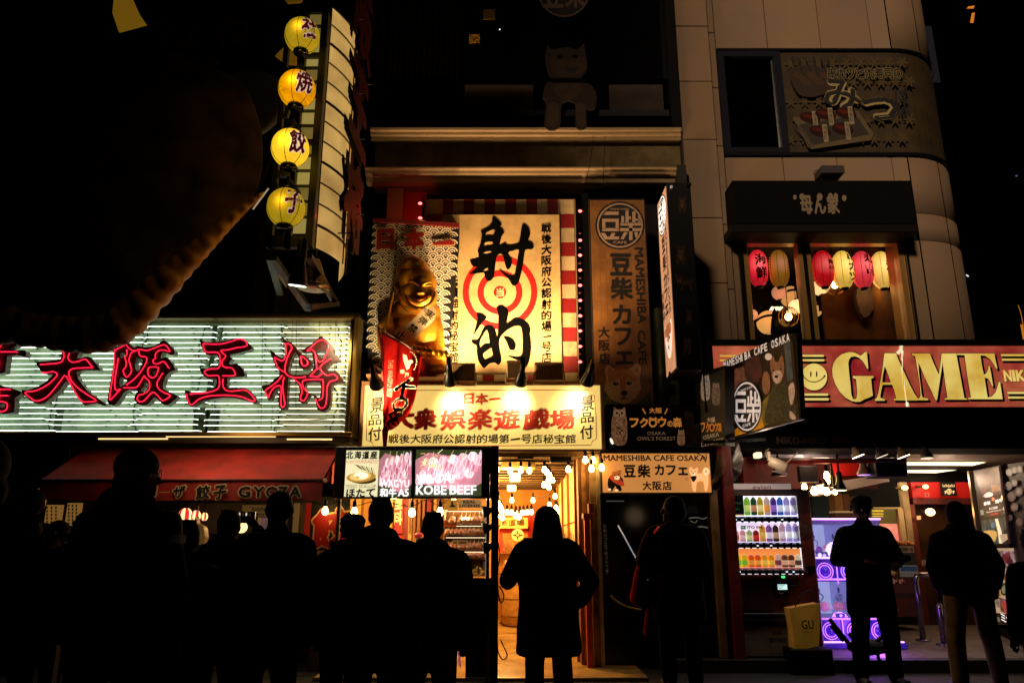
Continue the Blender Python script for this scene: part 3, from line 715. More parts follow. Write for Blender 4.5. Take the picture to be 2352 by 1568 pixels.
  letter('M', [(1455,135),(1490,145),(1530,190),(1600,210),(1670,290),(1720,350),(1800,400),(1885,480),(1870,560),(1810,585),(1740,575),(1705,520),(1710,440),(1660,350),(1620,410),(1580,520),(1560,640),(1640,665),(1800,660),(1850,650),(1920,570),(1905,440),(1880,340),(1780,350),(1750,325),(1850,260),(1950,180),(2015,120),(2080,170),(2180,260),(2190,350),(2260,410),(2290,470),(2210,470),(2100,550),(2130,620),(2240,620),(2300,700),(2325,770),(2200,790),(2160,850),(2160,1000),(2130,1130),(2050,1185),(1970,1150),(1940,1020),(1880,930),(1830,1010),(1780,1065),(1710,1040),(1710,950),(1720,850),(1640,740),(1570,690),(1555,800),(1545,1000),(1540,1110),(1480,1165),(1425,1110),(1430,960),(1435,850),(1370,900),(1310,1030),(1270,1000),(1220,900),(1185,820),(1290,800),(1370,720),(1450,650),(1380,550),(1340,440),(1298,330),(1330,330),(1400,390),(1470,430),(1510,380),(1510,240)],
   [[(1945,330),(2070,310),(2060,400),(2025,435),(1970,370)], [(1820,780),(2010,775),(2010,960),(1980,990),(1920,940),(1850,920),(1800,860)], [(1955,640),(2010,620),(2015,650),(1975,670)]],
   [[(1515,235),(1580,240),(1615,290),(1590,350),(1550,440),(1525,540),(1520,630),(1580,690),(1700,712),(1800,700)], [(1530,250),(1535,330),(1520,430),(1480,475),(1420,450),(1375,430),(1390,500),(1430,580),(1510,630)], [(1475,680),(1430,750),(1330,830),(1250,890),(1260,940),(1290,990),(1310,930),(1370,850),(1430,825),(1470,850),(1465,1000),(1470,1100),(1495,1125),(1520,1080),(1500,940),(1490,820),(1505,710)],
   ['c',(1740,410),(1810,450),(1840,500),(1810,545),(1760,530),(1745,460)], [(1830,330),(1900,270),(1980,200),(2050,185),(2130,250),(2110,350),(2060,460),(2020,490),(1970,460),(1940,370),(1900,320),(1850,330)], [(1940,380),(1960,520),(1965,580)], [(2160,450),(2050,520),(2010,580),(2050,640),(2110,680),(2200,665),(2255,710),(2230,745),(2150,770),(2110,850),(2105,1000),(2085,1110),(2030,1140),(1990,1100),(1950,1010)],
   [(1880,680),(1990,580),(2040,650),(1980,695),(1870,690)], [(1650,735),(1730,800),(1760,900),(1740,1010),(1790,1030),(1840,930),(1780,850),(1770,760),(1850,740),(2030,740),(2055,790),(2050,980),(2000,1025)]])
  # the two small characters at the left edge
  letter('Dn', [(-60,205),(-40,195),(150,195),(200,215),(170,270),(120,295),(180,300),(225,300),(225,340),(115,330),(100,440),(0,440),(-60,430),(-55,330),(-60,300)], [], [[(-50,212),(150,212),(155,222),(72,285),(70,410),(15,412)], [(-50,312),(178,312)]])
  letter('Dn', [(-40,520),(60,515),(205,560),(160,600),(155,690),(40,690),(0,680),(-40,640)], [[(65,630),(95,630),(95,655),(65,655)]], [[(-30,545),(135,545)], [(72,545),(72,620)], [(72,585),(122,585)], ['c',(28,628),(115,628),(110,678),(25,678)], [(-30,545),(-20,610),(-40,680)]])
  # lamp housing and strips below the sign
  s = MB(fb); s.box(x0-.1, x1+.1, z0-.12, z0-.05, -.3, .22, mt('#2a2110', rough=.5, metal=.4), bev=.005); s.build('lower_housing', T)
  warm = mt('#ffd890', e=1.3, ec=(1,.72,.3), smp=True)
  for xa, xb, y in ((1120, 1800, 842), (700, 1130, 856), (1870, 2150, 859)):
    s = MB(fb); s.tube([fb.w(fb.px(xa, y)[0], fb.px(1200, y)[1], .24), fb.w(fb.px(xb, y)[0], fb.px(1200, y)[1], .24)], .008, warm, 6); s.build('light_strip', T)
  light('AREA', 'strip_light', fb.w(x1-.1, z1-.3, .35), 9, (1,.75,.4), T, .2, fb.w(x1-.2, (z0+z1)/2, 0))
  # small fluorescent over the brass plate
  F = thing('fluorescent_lamp', 'short warm fluorescent tube lighting the brass plate under the neon sign', 'lamp', fb.w(-3.6, 2.6, .2))
  s = MB(fb); s.tube([fb.w(fb.px(15, 866)[0], fb.px(200, 866)[1], .12), fb.w(fb.px(405, 866)[0], fb.px(200, 866)[1], .12)], .018, mt('#fff0b8', e=6, ec=(1,.75,.28), smp=True), 8); s.build('tube', F)
  s = MB(fb); s.box(fb.px(10, 846)[0], fb.px(412, 846)[0], fb.px(200, 852)[1], fb.px(200, 832)[1], .0, .2, mt('#5c4820', rough=.4, metal=.6)); s.build('housing', F)
  Pm = mt('#5c3c0c', rough=.35, metal=.9, c2='#4a2f0a', ns=8);
  B = thing('brass_plate', 'brass plate with raised characters under the short fluorescent tube', 'plaque', at(150, 1090, 8.6))
  s = MB(flat(8.62, 'I')); s.pbox(-10, 90, 420, 290, -.04, 0, Pm); s.build('plate', B)
  s = MB(flat(8.61, 'I')); pf = mt('#c08a30', rough=.3, metal=.9)
  for i, ch in enumerate('和四十四年'): s.text(ch, 60+i*71, 115, 120+i*71, 155, pf, off=.02)
  for i, ch in enumerate('四　と　之'):
    if ch != '　': s.text(ch, 120+i*58, 190, 175+i*58, 222, pf, off=.02)
  s.text('大', 235, 225, 300, 262, pf); s.build('raised_characters', B)
neon_sign()
def tower():
  Y0 = 6.8; Y1 = 7.82; Z0 = CAM.z+2.72; Xr = -1.909; ZT_ = 6.6
  T = thing('lantern_tower_sign', 'tall black framed sign tower with glowing cream panels beside the four lanterns', 'sign', (Xr, Y1, Z0))
  bk = mt('#0a0908', rough=.45)
  Xl = at(236, 700, Y0, 'S').x
  m = MB();
  for x in (Xr-.03, ): m.bar((x, Y0, Z0-.0), (x, Y0, ZT_), .07, .10, bk)
  m.build('post', T)
  xi = at(440, 450, Y0+.02, 'S').x
  for x, w_ in ((xi, .055), (Xl, .05), (Xl+.17, .05)):
    m = MB(); m.bar((x, Y0, Z0), (x, Y0, ZT_), w_, .06, bk); m.build('post', T)
  # front ladder of lit squares
  yel = mt('#8c7c30', e=.62, ec=(.42,.33,.085), rough=.6, c2='#6e6020', ns=5)
  yel2 = mt('#8c7c30', e=.36, ec=(.36,.26,.06), rough=.6, c2='#6e6020', ns=5)
  a0 = at(515, 300, Y0, 'S').x-.0; a1 = Xr-.068
  z = Z0+.16; k = 0
  while z < ZT_:
    h = .165; m = MB(flat(Y0+.02)); m.box(xi+.028, a1, z, z+h-.012-(.04 if k % 6 == 5 else 0), -.01, 0, (yel, yel2, yel2, yel)[k % 4], bev=.003); m.build('lit_panel', T)
    m = MB(flat(Y0)); m.box(xi+.03, a1, z+h-.012-(.04 if k % 6 == 5 else 0), z+h, -.03, .02, bk); m.build('rung', T); z += h; k += 1
  m = MB(flat(Y0)); m.box(Xl-.02, Xr-.068, Z0-.0, Z0+.12, -.04, .03, bk); m.build('bottom_beam', T)
  for z_ in (Z0+.75, Z0+1.9):
    m = MB(flat(Y0)); m.box(Xl-.02, xi, z_, z_+.06, -.04, .02, bk); m.build('cross_beam', T)
  m = MB(); m.bar((Xl, Y0, Z0+.7), (xi-.02, Y0, Z0+.1), .04, .05, bk); m.bar((Xl+.05, Y0, Z0+1.4), (xi-.02, Y0, Z0+2.0), .04, .05, bk); m.build('brace', T)
  # right side: bulged panels with bent rods
  cr = mt((.88,.54,.15), e=.72, rough=.7, c2=(.40,.22,.06), ns=2.2, amt=.8, spec=.1)
  def side(za, zb, cols=8, rows=1, name='glowing_side_panel', dim=1, yb=Y1):
    vs = []; fs = []; nn = 10
    for i in range(nn+1):
      t = i/nn; y = Y0+.04+(yb-Y0-.04)*t; bx = Xr+.02+.15*math.sin(t*PI)**.9
      vs += [(bx, y, za), (bx, y, zb)]
    fs = [(2*i, 2*i+2, 2*i+3, 2*i+1) for i in range(nn)]
    b = MB(); b.add(vs, fs, cr, True); return b.build(name, T)
  z = Z0+.02; k = 0
  while z < ZT_:
    side(z, z+.222)
    r = MB(); r.tube([(Xr+.03+.155*math.sin(t/10*PI)**.9, Y0+.02+(Y1-Y0)*t/10, z+.225) for t in range(11)], .008 if k % 3 else .014, bk, 5); r.build('bent_rod', T); z += .225; k += 1
  for sx in (.42, .75):
    r = MB(); yy = Y0+(Y1-Y0)*sx; r.bar((Xr+.05+.15*math.sin(sx*PI), yy, Z0), (Xr+.05+.15*math.sin(sx*PI), yy, ZT_), .012, .012, bk); r.build('upright_rod', T)
  # red character shapes standing off the side
  f = Fr((Xr+.24, Y0+.12, 0), (0,1,0), (0,0,1)); rd = mt('#3a0404', rough=.5);
  zz = Z0+.25
  for ch in reversed('大阪王将'):
    m = MB(f); m.ltext(ch, .0, zz, .95, zz+1.0, rd, off=.06, c=.0)
    m.ltext(ch, .0, zz, .95, zz+1.0, mt('#120202', rough=.5), off=.06, c=-.05)
    o = m.build('red_character', T); zz += 1.12
  for i in range(7):
    r = MB(); y = Y0+.35+.12*(i % 3)+(.35 if i % 2 else 0); zq = Z0+.3+i*.42; r.tube([(Xr+.1, y, zq), (Xr+.3, y, zq)], .008, bk, 5); r.build('standoff', T)
  r = MB(flat(Y0+.3)); p = at(823, 518, Y0+.35, 'S'); r.ball(p, .018, mt('#ff4040', e=5, ec=(1,.05,.05)), 8, 6); r.build('red_lamp', T)
  light('POINT', 'red_glow', p+Vector((0.03,-.05,0)), .25, (1,.05,.03), T, .02)
  # lower triangular frame going back to the wall, small mesh drum
  for p0, p1 in (((260,900),(600,1390)), ((600,880),(860,1330)), ((600,1370),(870,1340)), ((235,900),(330,1240))):
    m = MB(); m.bar(at(*p0, Y0+.02, 'S'), at(*p1, Y1+.3, 'S'), .07, .05, mt('#14130f', rough=.5)); m.build('bracket', T)
  m = MB(); m.add([at(228,965,Y0+.3,'S'), at(390,1190,Y0+.8,'S'), at(390,1110,Y0+.8,'S'), at(240,890,Y0+.3,'S')], [(0,1,2,3)], mt('#6b5c38', rough=.6, e=.12, ec=(.4,.3,.12))); m.build('side_glass', T)
  D = thing('mesh_drum_lamp', 'perforated cone lampshade hanging under the tower frame', 'lamp', at(650, 1170, Y0+.5, 'S'))
  m = MB(); b = at(650, 1180, Y0+.5, 'S'); m.lathe(b, [(.15,0),(.14,.02),(.06,.26),(.04,.3)], mt('#8a6a40', rough=.5, metal=.5, c2='#20150c', ns=90, amt=.15), 20); m.build('shade', D)
  m = MB(); m.lathe(b, [(.16,-.012),(.162,.012),(.15,.014)], mt('#b8a888', rough=.3, metal=.8), 20); m.build('rim', D)
  m = MB(); m.lathe(b, [(.01,.28),(.012,.6)], bk, 8); m.build('stem', D)
  S = thing('tower_spotlight', 'black spotlight with bright white face pointing down under the lantern tower', 'spotlight', at(495, 1165, Y0-.05, 'S'))
  b = at(495, 1163, Y0-.08, 'S'); ax = Vector((.12, -.22, 1))
  m = MB(); m.lathe(b, [(.088,0),(.09,.03),(.075,.1),(.05,.2),(.045,.42),(.02,.45)], bk, 18, axis=ax); m.build('housing', S)
  m = MB(); m.lathe(b-ax*.001, [(.08,-.004),(.078,-.002)], mt('#ffffff', e=7, ec=(1,.97,.85)), 18, axis=ax); m.build('lens', S)
  light('SPOT', 'spot', b-ax*.03, 22, (.95,1,.85), S, .06, b+Vector((-.1,.5,-2)), 90)
  # lanterns
  G = 'round yellow lanterns hanging on the tower'
  for i, (z_, x, y, r, ch, lab, e_) in enumerate((('R',540,345,162,'社','topmost round yellow lantern on the tower, dull, with a maroon character',.62), ('R',490,855,172,'焼','orange-yellow lantern with streaked paper and red character, second from the top of the tower',.95), ('R',425,1420,176,'餃','brightest round yellow lantern on the tower, third from the top',1.15), ('S',385,420,178,'子','lowest round yellow lantern on the tower, above the white spotlight',.68))):
    Yl = Y0-.30; c = at(x, y, Yl, z_); R = (at(x+r, y, Yl, z_)-c).x
    L = thing('round_lantern', lab, 'lantern', c, G)
    col = ((.62,.42,.012), (.95,.38,.0), (1.0,.60,.02), (.62,.40,.01))[i]
    pap = bpy.data.materials.new('m_paper_%d' % i); pap.use_nodes = True; nt = pap.node_tree; N = nt.nodes; K = nt.links; b = N['Principled BSDF']
    tc = N.new('ShaderNodeTexCoord'); wv = N.new('ShaderNodeTexWave'); wv.bands_direction = 'Z'; wv.inputs['Scale'].default_value = 34; wv.inputs['Distortion'].default_value = .4
    nz = N.new('ShaderNodeTexNoise'); mp = N.new('ShaderNodeMapping'); mp.inputs['Scale'].default_value = (3,3,22 if i == 1 else 9); nz.inputs['Scale'].default_value = 2.4; nz.inputs['Detail'].default_value = 4
    K.new(tc.outputs['Object'], wv.inputs['Vector']); K.new(tc.outputs['Object'], mp.inputs[0]); K.new(mp.outputs[0], nz.inputs['Vector'])
    m1 = N.new('ShaderNodeMapRange'); m1.inputs[3].default_value = .8; K.new(wv.outputs['Fac'], m1.inputs[0])
    m2 = N.new('ShaderNodeMapRange'); m2.inputs[1].default_value = .35; m2.inputs[2].default_value = .65; m2.inputs[3].default_value = .55 if i == 1 else .8; K.new(nz.outputs['Fac'], m2.inputs[0])
    mm = N.new('ShaderNodeMath'); mm.operation = 'MULTIPLY'; K.new(m1.outputs[0], mm.inputs[0]); K.new(m2.outputs[0], mm.inputs[1])
    me = N.new('ShaderNodeMath'); me.operation = 'MULTIPLY'; K.new(mm.outputs[0], me.inputs[0]); me.inputs[1].default_value = e_
    b.inputs['Base Color'].default_value = (*col, 1); b.inputs['Emission Color'].default_value = (*col, 1); b.inputs['Roughness'].default_value = .7
    K.new(me.outputs[0], b.inputs['Emission Strength']); pap.cycles.emission_sampling = 'NONE'
    m = MB(); n = 13; prof = []
    for k in range(n*4+1):
      t = PI*(.1+.8*k/(n*4)); prof.append((R*math.sin(t)*(1+.012*math.cos(k*PI)), -R*math.cos(t)*1.08))
    m.lathe(c, prof, pap, 32); m.build('paper_shade', L)
    ribs = MB()
    for k in range(6):
      a = PI*2*k/6+.5; ribs.tube([c+Vector((math.cos(a)*R*1.004*math.sin(t), math.sin(a)*R*1.004*math.sin(t), -R*1.085*math.cos(t))) for t in [PI*(.1+.8*j/14) for j in range(15)]], .0035, mt('#6a5210', rough=.8, e=.08, ec=(.35,.2,0)), 4)
    ribs.build('ribs', L)
    # character painted on the side, wrapped round the paper
    vs, fs, gx, gy, gw, gh = glyphs(ch, .03)
    for off_, mat_, rr in ((.11, mt('#e0c8a8', e=.55*e_, ec=(1,.75,.6)), 1.012), (.04, mt('#300204', e=.12, ec=(.35,0,.01)), 1.03)):
      vs, fs, gx, gy, gw, gh = glyphs(ch, off_); P = []
      for v in vs:
        u = (v[0]-gx)/gw-.5; w_ = (v[1]-gy)/gh-.5; u, w_ = u, w_+u*.12
        k_ = 1+(.06 if off_ > .05 else 0); a = -PI/2+.72+u*1.0*k_; la = w_*1.35*k_+.08
        P.append(c+Vector((math.cos(a)*math.cos(la)*R*rr, math.sin(a)*math.cos(la)*R*rr, math.sin(la)*R*1.08*rr)))
      m = MB(); m.add(P, fs, mat_); m.build('painted_character', L)
    m = MB(); m.lathe(c-Vector((0,0,R*1.22)), [(R*.42,0),(R*.45,.02),(R*.42,R*.22)], mt('#080707', rough=.2), 20); m.build('base_ring', L)
    m = MB(); m.lathe(c+Vector((0,0,R*1.0)), [(R*.36,0),(R*.36,R*.14),(.012,R*.16),(.012,R*.8)], mt('#080707', rough=.3), 16); m.bar(c+Vector((0,0,R*1.7)), c+Vector((.02,.42,R*1.75)), .03, .03, bk); m.build('hanger', L)
    light('POINT', 'lantern_glow', c+Vector((.0,-R*1.3,0)), 1.1*e_, (1,.6,.12), L, .05)
tower()
def dumpling():
  Yc = 7.35
  T = thing('giant_dumpling_sign', 'giant three dimensional dumpling, almost black with golden pleated lower edge', 'sign', at(330, 560, Yc))
  body = mt('#4a3414', rough=.8, c2='#1c1207', ns=3, bump=.5, spec=.2)
  gold = mt('#d8a040', rough=.45, c2='#8a5a18', ns=3.5, bump=.5, spec=.5)
  f = flat(Yc)
  out = [(-120,520),(-60,380),(60,230),(220,150),(400,130),(540,180),(590,260),(604,350),(590,435),(540,490),(450,570),(370,650),(310,710),(200,750),(90,750),(-20,740),(-110,700)]
  P = [f.px(x, y) for x, y in out]; Q = [(v.x, v.y) for v in catmull([(a, b, 0) for a, b in P], 5, True)]
  cx = sum(p[0] for p in Q)/len(Q); cz = sum(p[1] for p in Q)/len(Q)
  vs = []; fs = []; n = len(Q); K = 8
  for k in range(K+1):
    t = k/K; s = math.cos(t*PI/2)**.6 if t < 1 else 0.02; d = math.sin(t*PI/2)**2*.36
    for i, p in enumerate(Q):
      g = 1+.02*math.sin(i*.9+k)*t; vs.append(f.w(cx+(p[0]-cx)*s*g, cz+(p[1]-cz)*s*g, d))
  for k in range(K):
    for i in range(n): fs.append((k*n+i, k*n+(i+1) % n, (k+1)*n+(i+1) % n, (k+1)*n+i))
  fs.append(tuple(range(K*n, K*n+n))); fs.append(tuple(range(n-1, -1, -1)))
  m = MB(); m.add(vs, fs, body, True); m.build('filling_body', T)
  # crimped edge: pleats side by side along the lower rim, run together in one skin
  edge = ((-62,770,26,62,.1,-1),(-18,770,26,62,.1,-1),(22,762,24,60,.12,-1),(62,772,22,58,.1,-1),(102,778,20,58,.08,-1),(144,784,22,60,.05,-1),(190,788,23,62,0,-1),(236,783,25,60,-.1,-1),(282,764,25,58,-.25,-1),(318,738,24,52,-.45,-.9),(346,700,25,44,-.6,-.8),(384,660,24,36,-.6,-.8),(420,622,20,32,-.62,-.78),(456,586,17,30,-.64,-.76),(488,556,14,27,-.64,-.76),(518,524,12,22,-.66,-.74),(546,498,10,18,-.66,-.74),(572,474,8,13,-.66,-.74),(594,455,6,9,-.66,-.74),(610,442,4,5,-.66,-.74))
  pts = []; a = 0.0
  while a < len(edge)-1.01:
    k = int(a); t = a-k; e = [edge[k][n]*(1-t)+edge[k+1][n]*t for n in range(6)]; pts.append(e)
    seg = math.hypot(edge[k+1][0]-edge[k][0], edge[k+1][1]-edge[k][1]); a += e[2]*1.65/seg
  for lo_, hi_, mat_ in ((-99, 300, mt('#8a6426', rough=.6, c2='#4a3410', ns=3, bump=.4)), (270, 999, mt('#d89a38', rough=.42, c2='#9a6820', ns=4, bump=.3))):  # left pleats take a dimmer gold, the fading light put into the colour
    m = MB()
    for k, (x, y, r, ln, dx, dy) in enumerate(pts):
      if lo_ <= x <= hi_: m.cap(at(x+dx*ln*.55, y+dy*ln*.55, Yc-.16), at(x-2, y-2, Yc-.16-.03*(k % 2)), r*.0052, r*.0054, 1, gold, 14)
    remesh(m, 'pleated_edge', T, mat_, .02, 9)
  m = MB(); m.bar(at(68,435,7.2,'S'), at(218,235,7.2,'S'), .012, .012, mt('#d8c090', rough=.3, metal=.6, e=.3, ec=(1,.8,.45))); m.build('bright_edge_trim', T)
  # disc with sun rays behind
  D = thing('round_plate_sign', 'large round signboard with faint cream and red rays behind the giant dumpling', 'sign', at(330, 300, Yc+.6))
  g = flat(Yc+.6); c = g.px(370, 330); R = 1.28
  m = MB(g); m.prism([[(c[0]+R*math.cos(t*PI/24), c[1]+R*math.sin(t*PI/24)) for t in range(48)]], -.1, 0, mt('#080403', rough=.9, spec=.05)); m.build('disc', D)
  ray_m = mt('#3a3026', rough=.85, c2='#2a231c', ns=5);
  for t in (40, 62, 84, 106, 140, 158, 176, 194):
    m = MB(g); a0, a1 = math.radians(t), math.radians(t+7.5); r0 = .62
    m.prism([[(c[0]+r0*math.cos(a0), c[1]+r0*math.sin(a0)), (c[0]+(R-.03)*math.cos(a0), c[1]+(R-.03)*math.sin(a0)), (c[0]+(R-.03)*math.cos(a1), c[1]+(R-.03)*math.sin(a1)), (c[0]+r0*math.cos(a1), c[1]+r0*math.sin(a1))]], .0, .004, ray_m); m.build('painted_ray', D)
  m = MB(flat(Yc+.59)); fa = mt('#241811', rough=.8)
  m.text('ぱ', 378, 48, 470, 112, fa, off=.04, sh=.1); m.text('ね', 485, 30, 580, 110, fa, off=.04, sh=.1); m.text('餃', 205, 140, 290, 205, fa, off=.04); m.build('lettering', D)
  W_ = thing('white_plate', 'dim grey plate rim showing behind the top of the giant dumpling', 'plate', at(560, 190, Yc+.25))
  g = flat(Yc+.3); c = g.px(565, 240); m = MB(g)
  m.lathe(g.w(c[0], c[1], 0), [(.44,0),(.46,.03),(.38,.05),(.30,.03)], mt('#2e2b27', rough=.6), 32, axis=(0,-1,0)); m.build('plate_rim', W_)
  for k, (pts, lab, br) in enumerate((([(262,-10),(300,-10),(318,30),(335,55),(272,72),(258,30)], 'mustard yellow cloth point hanging into view at the top', .55), ([(632,128),(660,100),(680,100),(680,148),(655,145)], 'mustard yellow cloth corner sticking out behind the topmost tower lantern', .35), ([(645,-12),(700,-12),(690,4),(660,6)], 'small mustard yellow cloth edge at the top near the tower', .25))):
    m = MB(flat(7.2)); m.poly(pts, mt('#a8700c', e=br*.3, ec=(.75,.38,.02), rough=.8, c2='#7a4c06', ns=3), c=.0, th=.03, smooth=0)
    tag(m.build('yellow_cloth', loc=at(*pts[0], 7.2)), lab, 'cloth', 'mustard yellow cloth ends over the street')
dumpling()
def awning():
  T = thing('red_awning', 'dark red shop awning with black and cream gyoza lettering', 'awning', at(740, 1150, 8.1))
  red = mt('#a01c10', rough=.75, c2='#7a140b', ns=5, bump=.1)
  Y1, Y2 = 8.5, 7.75
  tl, tr = at(120, 1030, Y1), at(746, 1030, Y1); bl, br = at(95, 1103, Y2), at(742, 1103, Y2)
  zt = tr.z; zb = br.z
  n = 12; vs = []; fs = []
  xl = bl.x; xr_ = br.x
  m = MB(); m.add([(xl, Y1, zt), (xr_-.02, Y1, zt), (xr_, Y2, zb), (xl, Y2, zb)], [(0,3,2,1)], red); m.add([(xl, Y1, zt+.012), (xr_-.02, Y1, zt+.012), (xr_, Y2, zb+.012), (xl, Y2, zb+.012)], [(0,1,2,3)], red); m.build('canopy_cloth', T)
  m = MB(); m.add([(xr_, Y1, zt), (xr_, Y2, zb), (xr_, Y1, zb), (xr_+.008, Y1, zt), (xr_+.008, Y2, zb), (xr_+.008, Y1, zb)], [(0,1,2), (5,4,3)], red); m.build('side_cloth', T)
  zv = at(700, 1148, Y2).z; vs = []; K = 30
  for i in range(K+1):
    x = xl+(xr_-xl)*i/K; w_ = .006*math.sin(i*1.7); vs += [(x, Y2+w_*.3, zb), (x, Y2-.02+w_, zv+.006*math.sin(i*.8))]
  m = MB(); m.add(vs, [(2*i, 2*i+1, 2*i+3, 2*i+2) for i in range(K)], red, True); m.build('valance', T); light('AREA', 'under_sign_glow', (xr_-1.2, Y2-.25, zb+.75), 8, (1,.62,.3), T, .5, (xr_-.9, Y2+.1, zb))
  m = MB(); m.tube([(xl, Y2, zb+.004), (xr_, Y2, zb+.004)], .014, mt('#5e1009', rough=.6), 8); m.build('front_bar', T)
  m = MB(); m.ball((xr_+.02, Y2, zb), .022, mt('#c8a888', rough=.5), 10, 8); m.build('bar_end', T)
  a = MB(flat(Y2-.035, 'I')); ol = mt('#d0b080', rough=.8); k = mt('#070404', rough=.8)
  def w(ch, x0, y0, x1, y1, sh=.12):
    a.text(ch, x0-9, y0-8, x1+9, y1+8, ol, off=.12, sh=sh, c=.002); a.text(ch, x0, y0, x1, y1, k, off=.035, sh=sh, c=.006)
  w('餃', 1218, 340, 1302, 425); w('子', 1325, 340, 1405, 425)
  for ch, x0, x1 in (('G',1480,1555),('Y',1570,1640),('O',1650,1725),('Z',1725,1785),('A',1795,1868)): w(ch, x0, 348, x1, 415, 0)
  w('ザ', 1075, 345, 1150, 420); a.text('ー', 985, 372, 1060, 395, ol, off=.05, c=.003); w('ョ', 915, 350, 970, 410); w('ギ', 830, 345, 900, 420)
  a.build('lettering', T)
  # shop wall and glowing window behind the awning
  S = thing('gyoza_shop_front', 'dim warm shop front with notices under the red awning', 'shop front', (-3, 9.0, 0))
  m = MB(flat(8.9, 'I')); m.pbox(150, 300, 1900, 1400, -.1, 0, mt('#1c120a', rough=.85, c2='#120c07', ns=3)); m.build('back_wall', S)
  warm = mt('#8a5a20', e=.22, ec=(.8,.38,.08), rough=.8, c2='#6a4012', ns=4)
  for x0, y0, x1, y1 in ((230,360,285,470),(275,462,378,660),(410,450,500,590)):
    m = MB(flat(8.85, 'I')); m.pbox(x0, y0, x1, y1, -.02, 0, warm); o = m.build('paper_notice', S)
    t = MB(flat(8.845, 'I'))
    for i in range(3):
      for j in range(max(2, int((y1-y0)/22))): t.rect(x0+12+i*(x1-x0-20)/3, y0+10+j*22, x0+22+i*(x1-x0-20)/3, y0+24+j*22, mt('#2a1808'), c=.001)
    t.build('writing', o)
  m = MB(flat(8.85, 'I')); m.pbox(1110, 450, 1650, 640, -.02, 0, mt('#20140a', rough=.7)); m.build('serving_hatch', S)
  m = MB(flat(8.82, 'I')); m.pbox(1470, 540, 1592, 590, -.02, 0, mt('#15140a', rough=.7)); o = m.build('small_sign', S); t = MB(flat(8.815, 'I')); t.line('へ上がりくだ', 1478, 548, 1588, 570, mt('#6f6238', rough=.7)); t.build('writing', o)
  m = MB(flat(8.8, 'I')); m.pbox(1500, 462, 1880, 535, -.02, 0, mt('#4a3a1a', rough=.7, e=.05, ec=(.6,.35,.1))); o = m.build('menu_board', S); t = MB(flat(8.795, 'I')); t.text('Seafood', 1560, 475, 1700, 500, INK); t.text('Eating', 1574, 512, 1640, 530, INK); t.build('writing', o)
  for x0, x1, c_ in ((1592,1612,'#8a7040'),(1612,1650,'#6a5a78'),(1815,1850,'#7a6440'),(1865,1885,'#3a2a18'),(1888,1925,'#8a1408')):
    m = MB(flat(8.78, 'I')); m.pbox(x0, 540 if x0 < 1800 else 450, x1, 720, -.03, 0, mt(c_, rough=.6, e=.15)); m.build('door_strip', S)
  # lanterns inside
  wh = mt('#fff0c0', e=1.5, ec=(1,.72,.32), rough=.7)
  G = 'small lanterns inside the gyoza shop'
  for i, (x, y, r, lab) in enumerate(((1497,601,37,'plain round cream lantern glowing inside the gyoza shop'), (1590,600,18,'small partly hidden cream lantern right of the round one in the gyoza shop'), (1150,530,42,'red and white striped lantern glowing under the awning beside the plastic bag'), (1215,530,30,'second striped lantern partly hidden by the plastic bag under the awning'), (1268,535,22,'smallest striped lantern at the right of the plastic bag under the awning'))):
    c = at(x, y, 8.55, 'I'); R = (at(x+r, y, 8.55, 'I')-c).x
    L = thing('small_lantern', lab, 'lantern', c, G); m = MB();
    if i < 2: m.lathe(c, [(R*math.sin(PI*(.08+.84*k/14)), -R*.95*math.cos(PI*(.08+.84*k/14))) for k in range(15)], wh, 20)
    else:
      for k in range(10):
        vs = []; fs = []
        for s_ in range(11):
          t = PI*(.08+.84*s_/10)
          for a_ in (k, k+.5, k+1): vs.append(c+Vector((R*math.sin(t)*math.cos(a_*PI/5), R*math.sin(t)*math.sin(a_*PI/5), -R*1.2*math.cos(t))))
        for s_ in range(10):
          for u in range(2): fs.append((s_*3+u, s_*3+u+1, s_*3+u+4, s_*3+u+3))
        m.add(vs, fs, wh if k % 2 else mt('#d01010', e=.7, ec=(1,.03,.05)), True)
    m.build('paper_shade', L)
    m = MB(); m.lathe(c-Vector((0,0,R*1.25)), [(R*.4,0),(R*.42,R*.2)], BLK, 12); m.lathe(c+Vector((0,0,R*1.0)), [(R*.4,0),(R*.4,R*.2),(.004,R*.3),(.004,.12)], BLK, 12); m.build('caps', L)
  light('POINT', 'lantern_glow', at(1400, 560, 8.3, 'I'), 3, (1,.6,.2), S, .1)
  # plastic bag hung under the awning
  B = thing('plastic_bag', 'tan plastic carrier bag hanging by its handle under the red awning', 'bag', at(1225, 700, 8.0, 'I'))
  bm = mt('#9a6a30', rough=.5, e=.10, ec=(.7,.35,.1), c2='#7a4f20', ns=14, bump=.3)
  f = flat(8.0, 'I'); out = [(1225,535),(1232,575),(1262,590),(1280,620),(1272,700),(1168,695),(1172,610),(1200,585),(1215,570)]
  m = MB(f); m.poly(out, bm, c=.05, th=.1, smooth=2); m.build('sack', B)
  m = MB(f); m.poly([(1205,630),(1238,622),(1245,650),(1212,655)], mt('#5a3a1a', rough=.6), c=.053); m.build('print', B)
  m = MB(); m.tube([at(1228,545,7.97,'I'), at(1232,470,7.97,'I')], .005, bm, 5); m.build('handle', B)
  # 餃 poster behind the bulbs
  P = thing('gyoza_banner', 'black banner with huge red cream-edged gyoza character beside the food stall', 'banner', at(2040, 750, 8.35, 'I'))
  f = flat(8.4, 'I'); m = MB(f); m.pbox(1925, 410, 2165, 745, -.02, 0, mt('#0a0a08', rough=.7)); m.build('cloth', P)
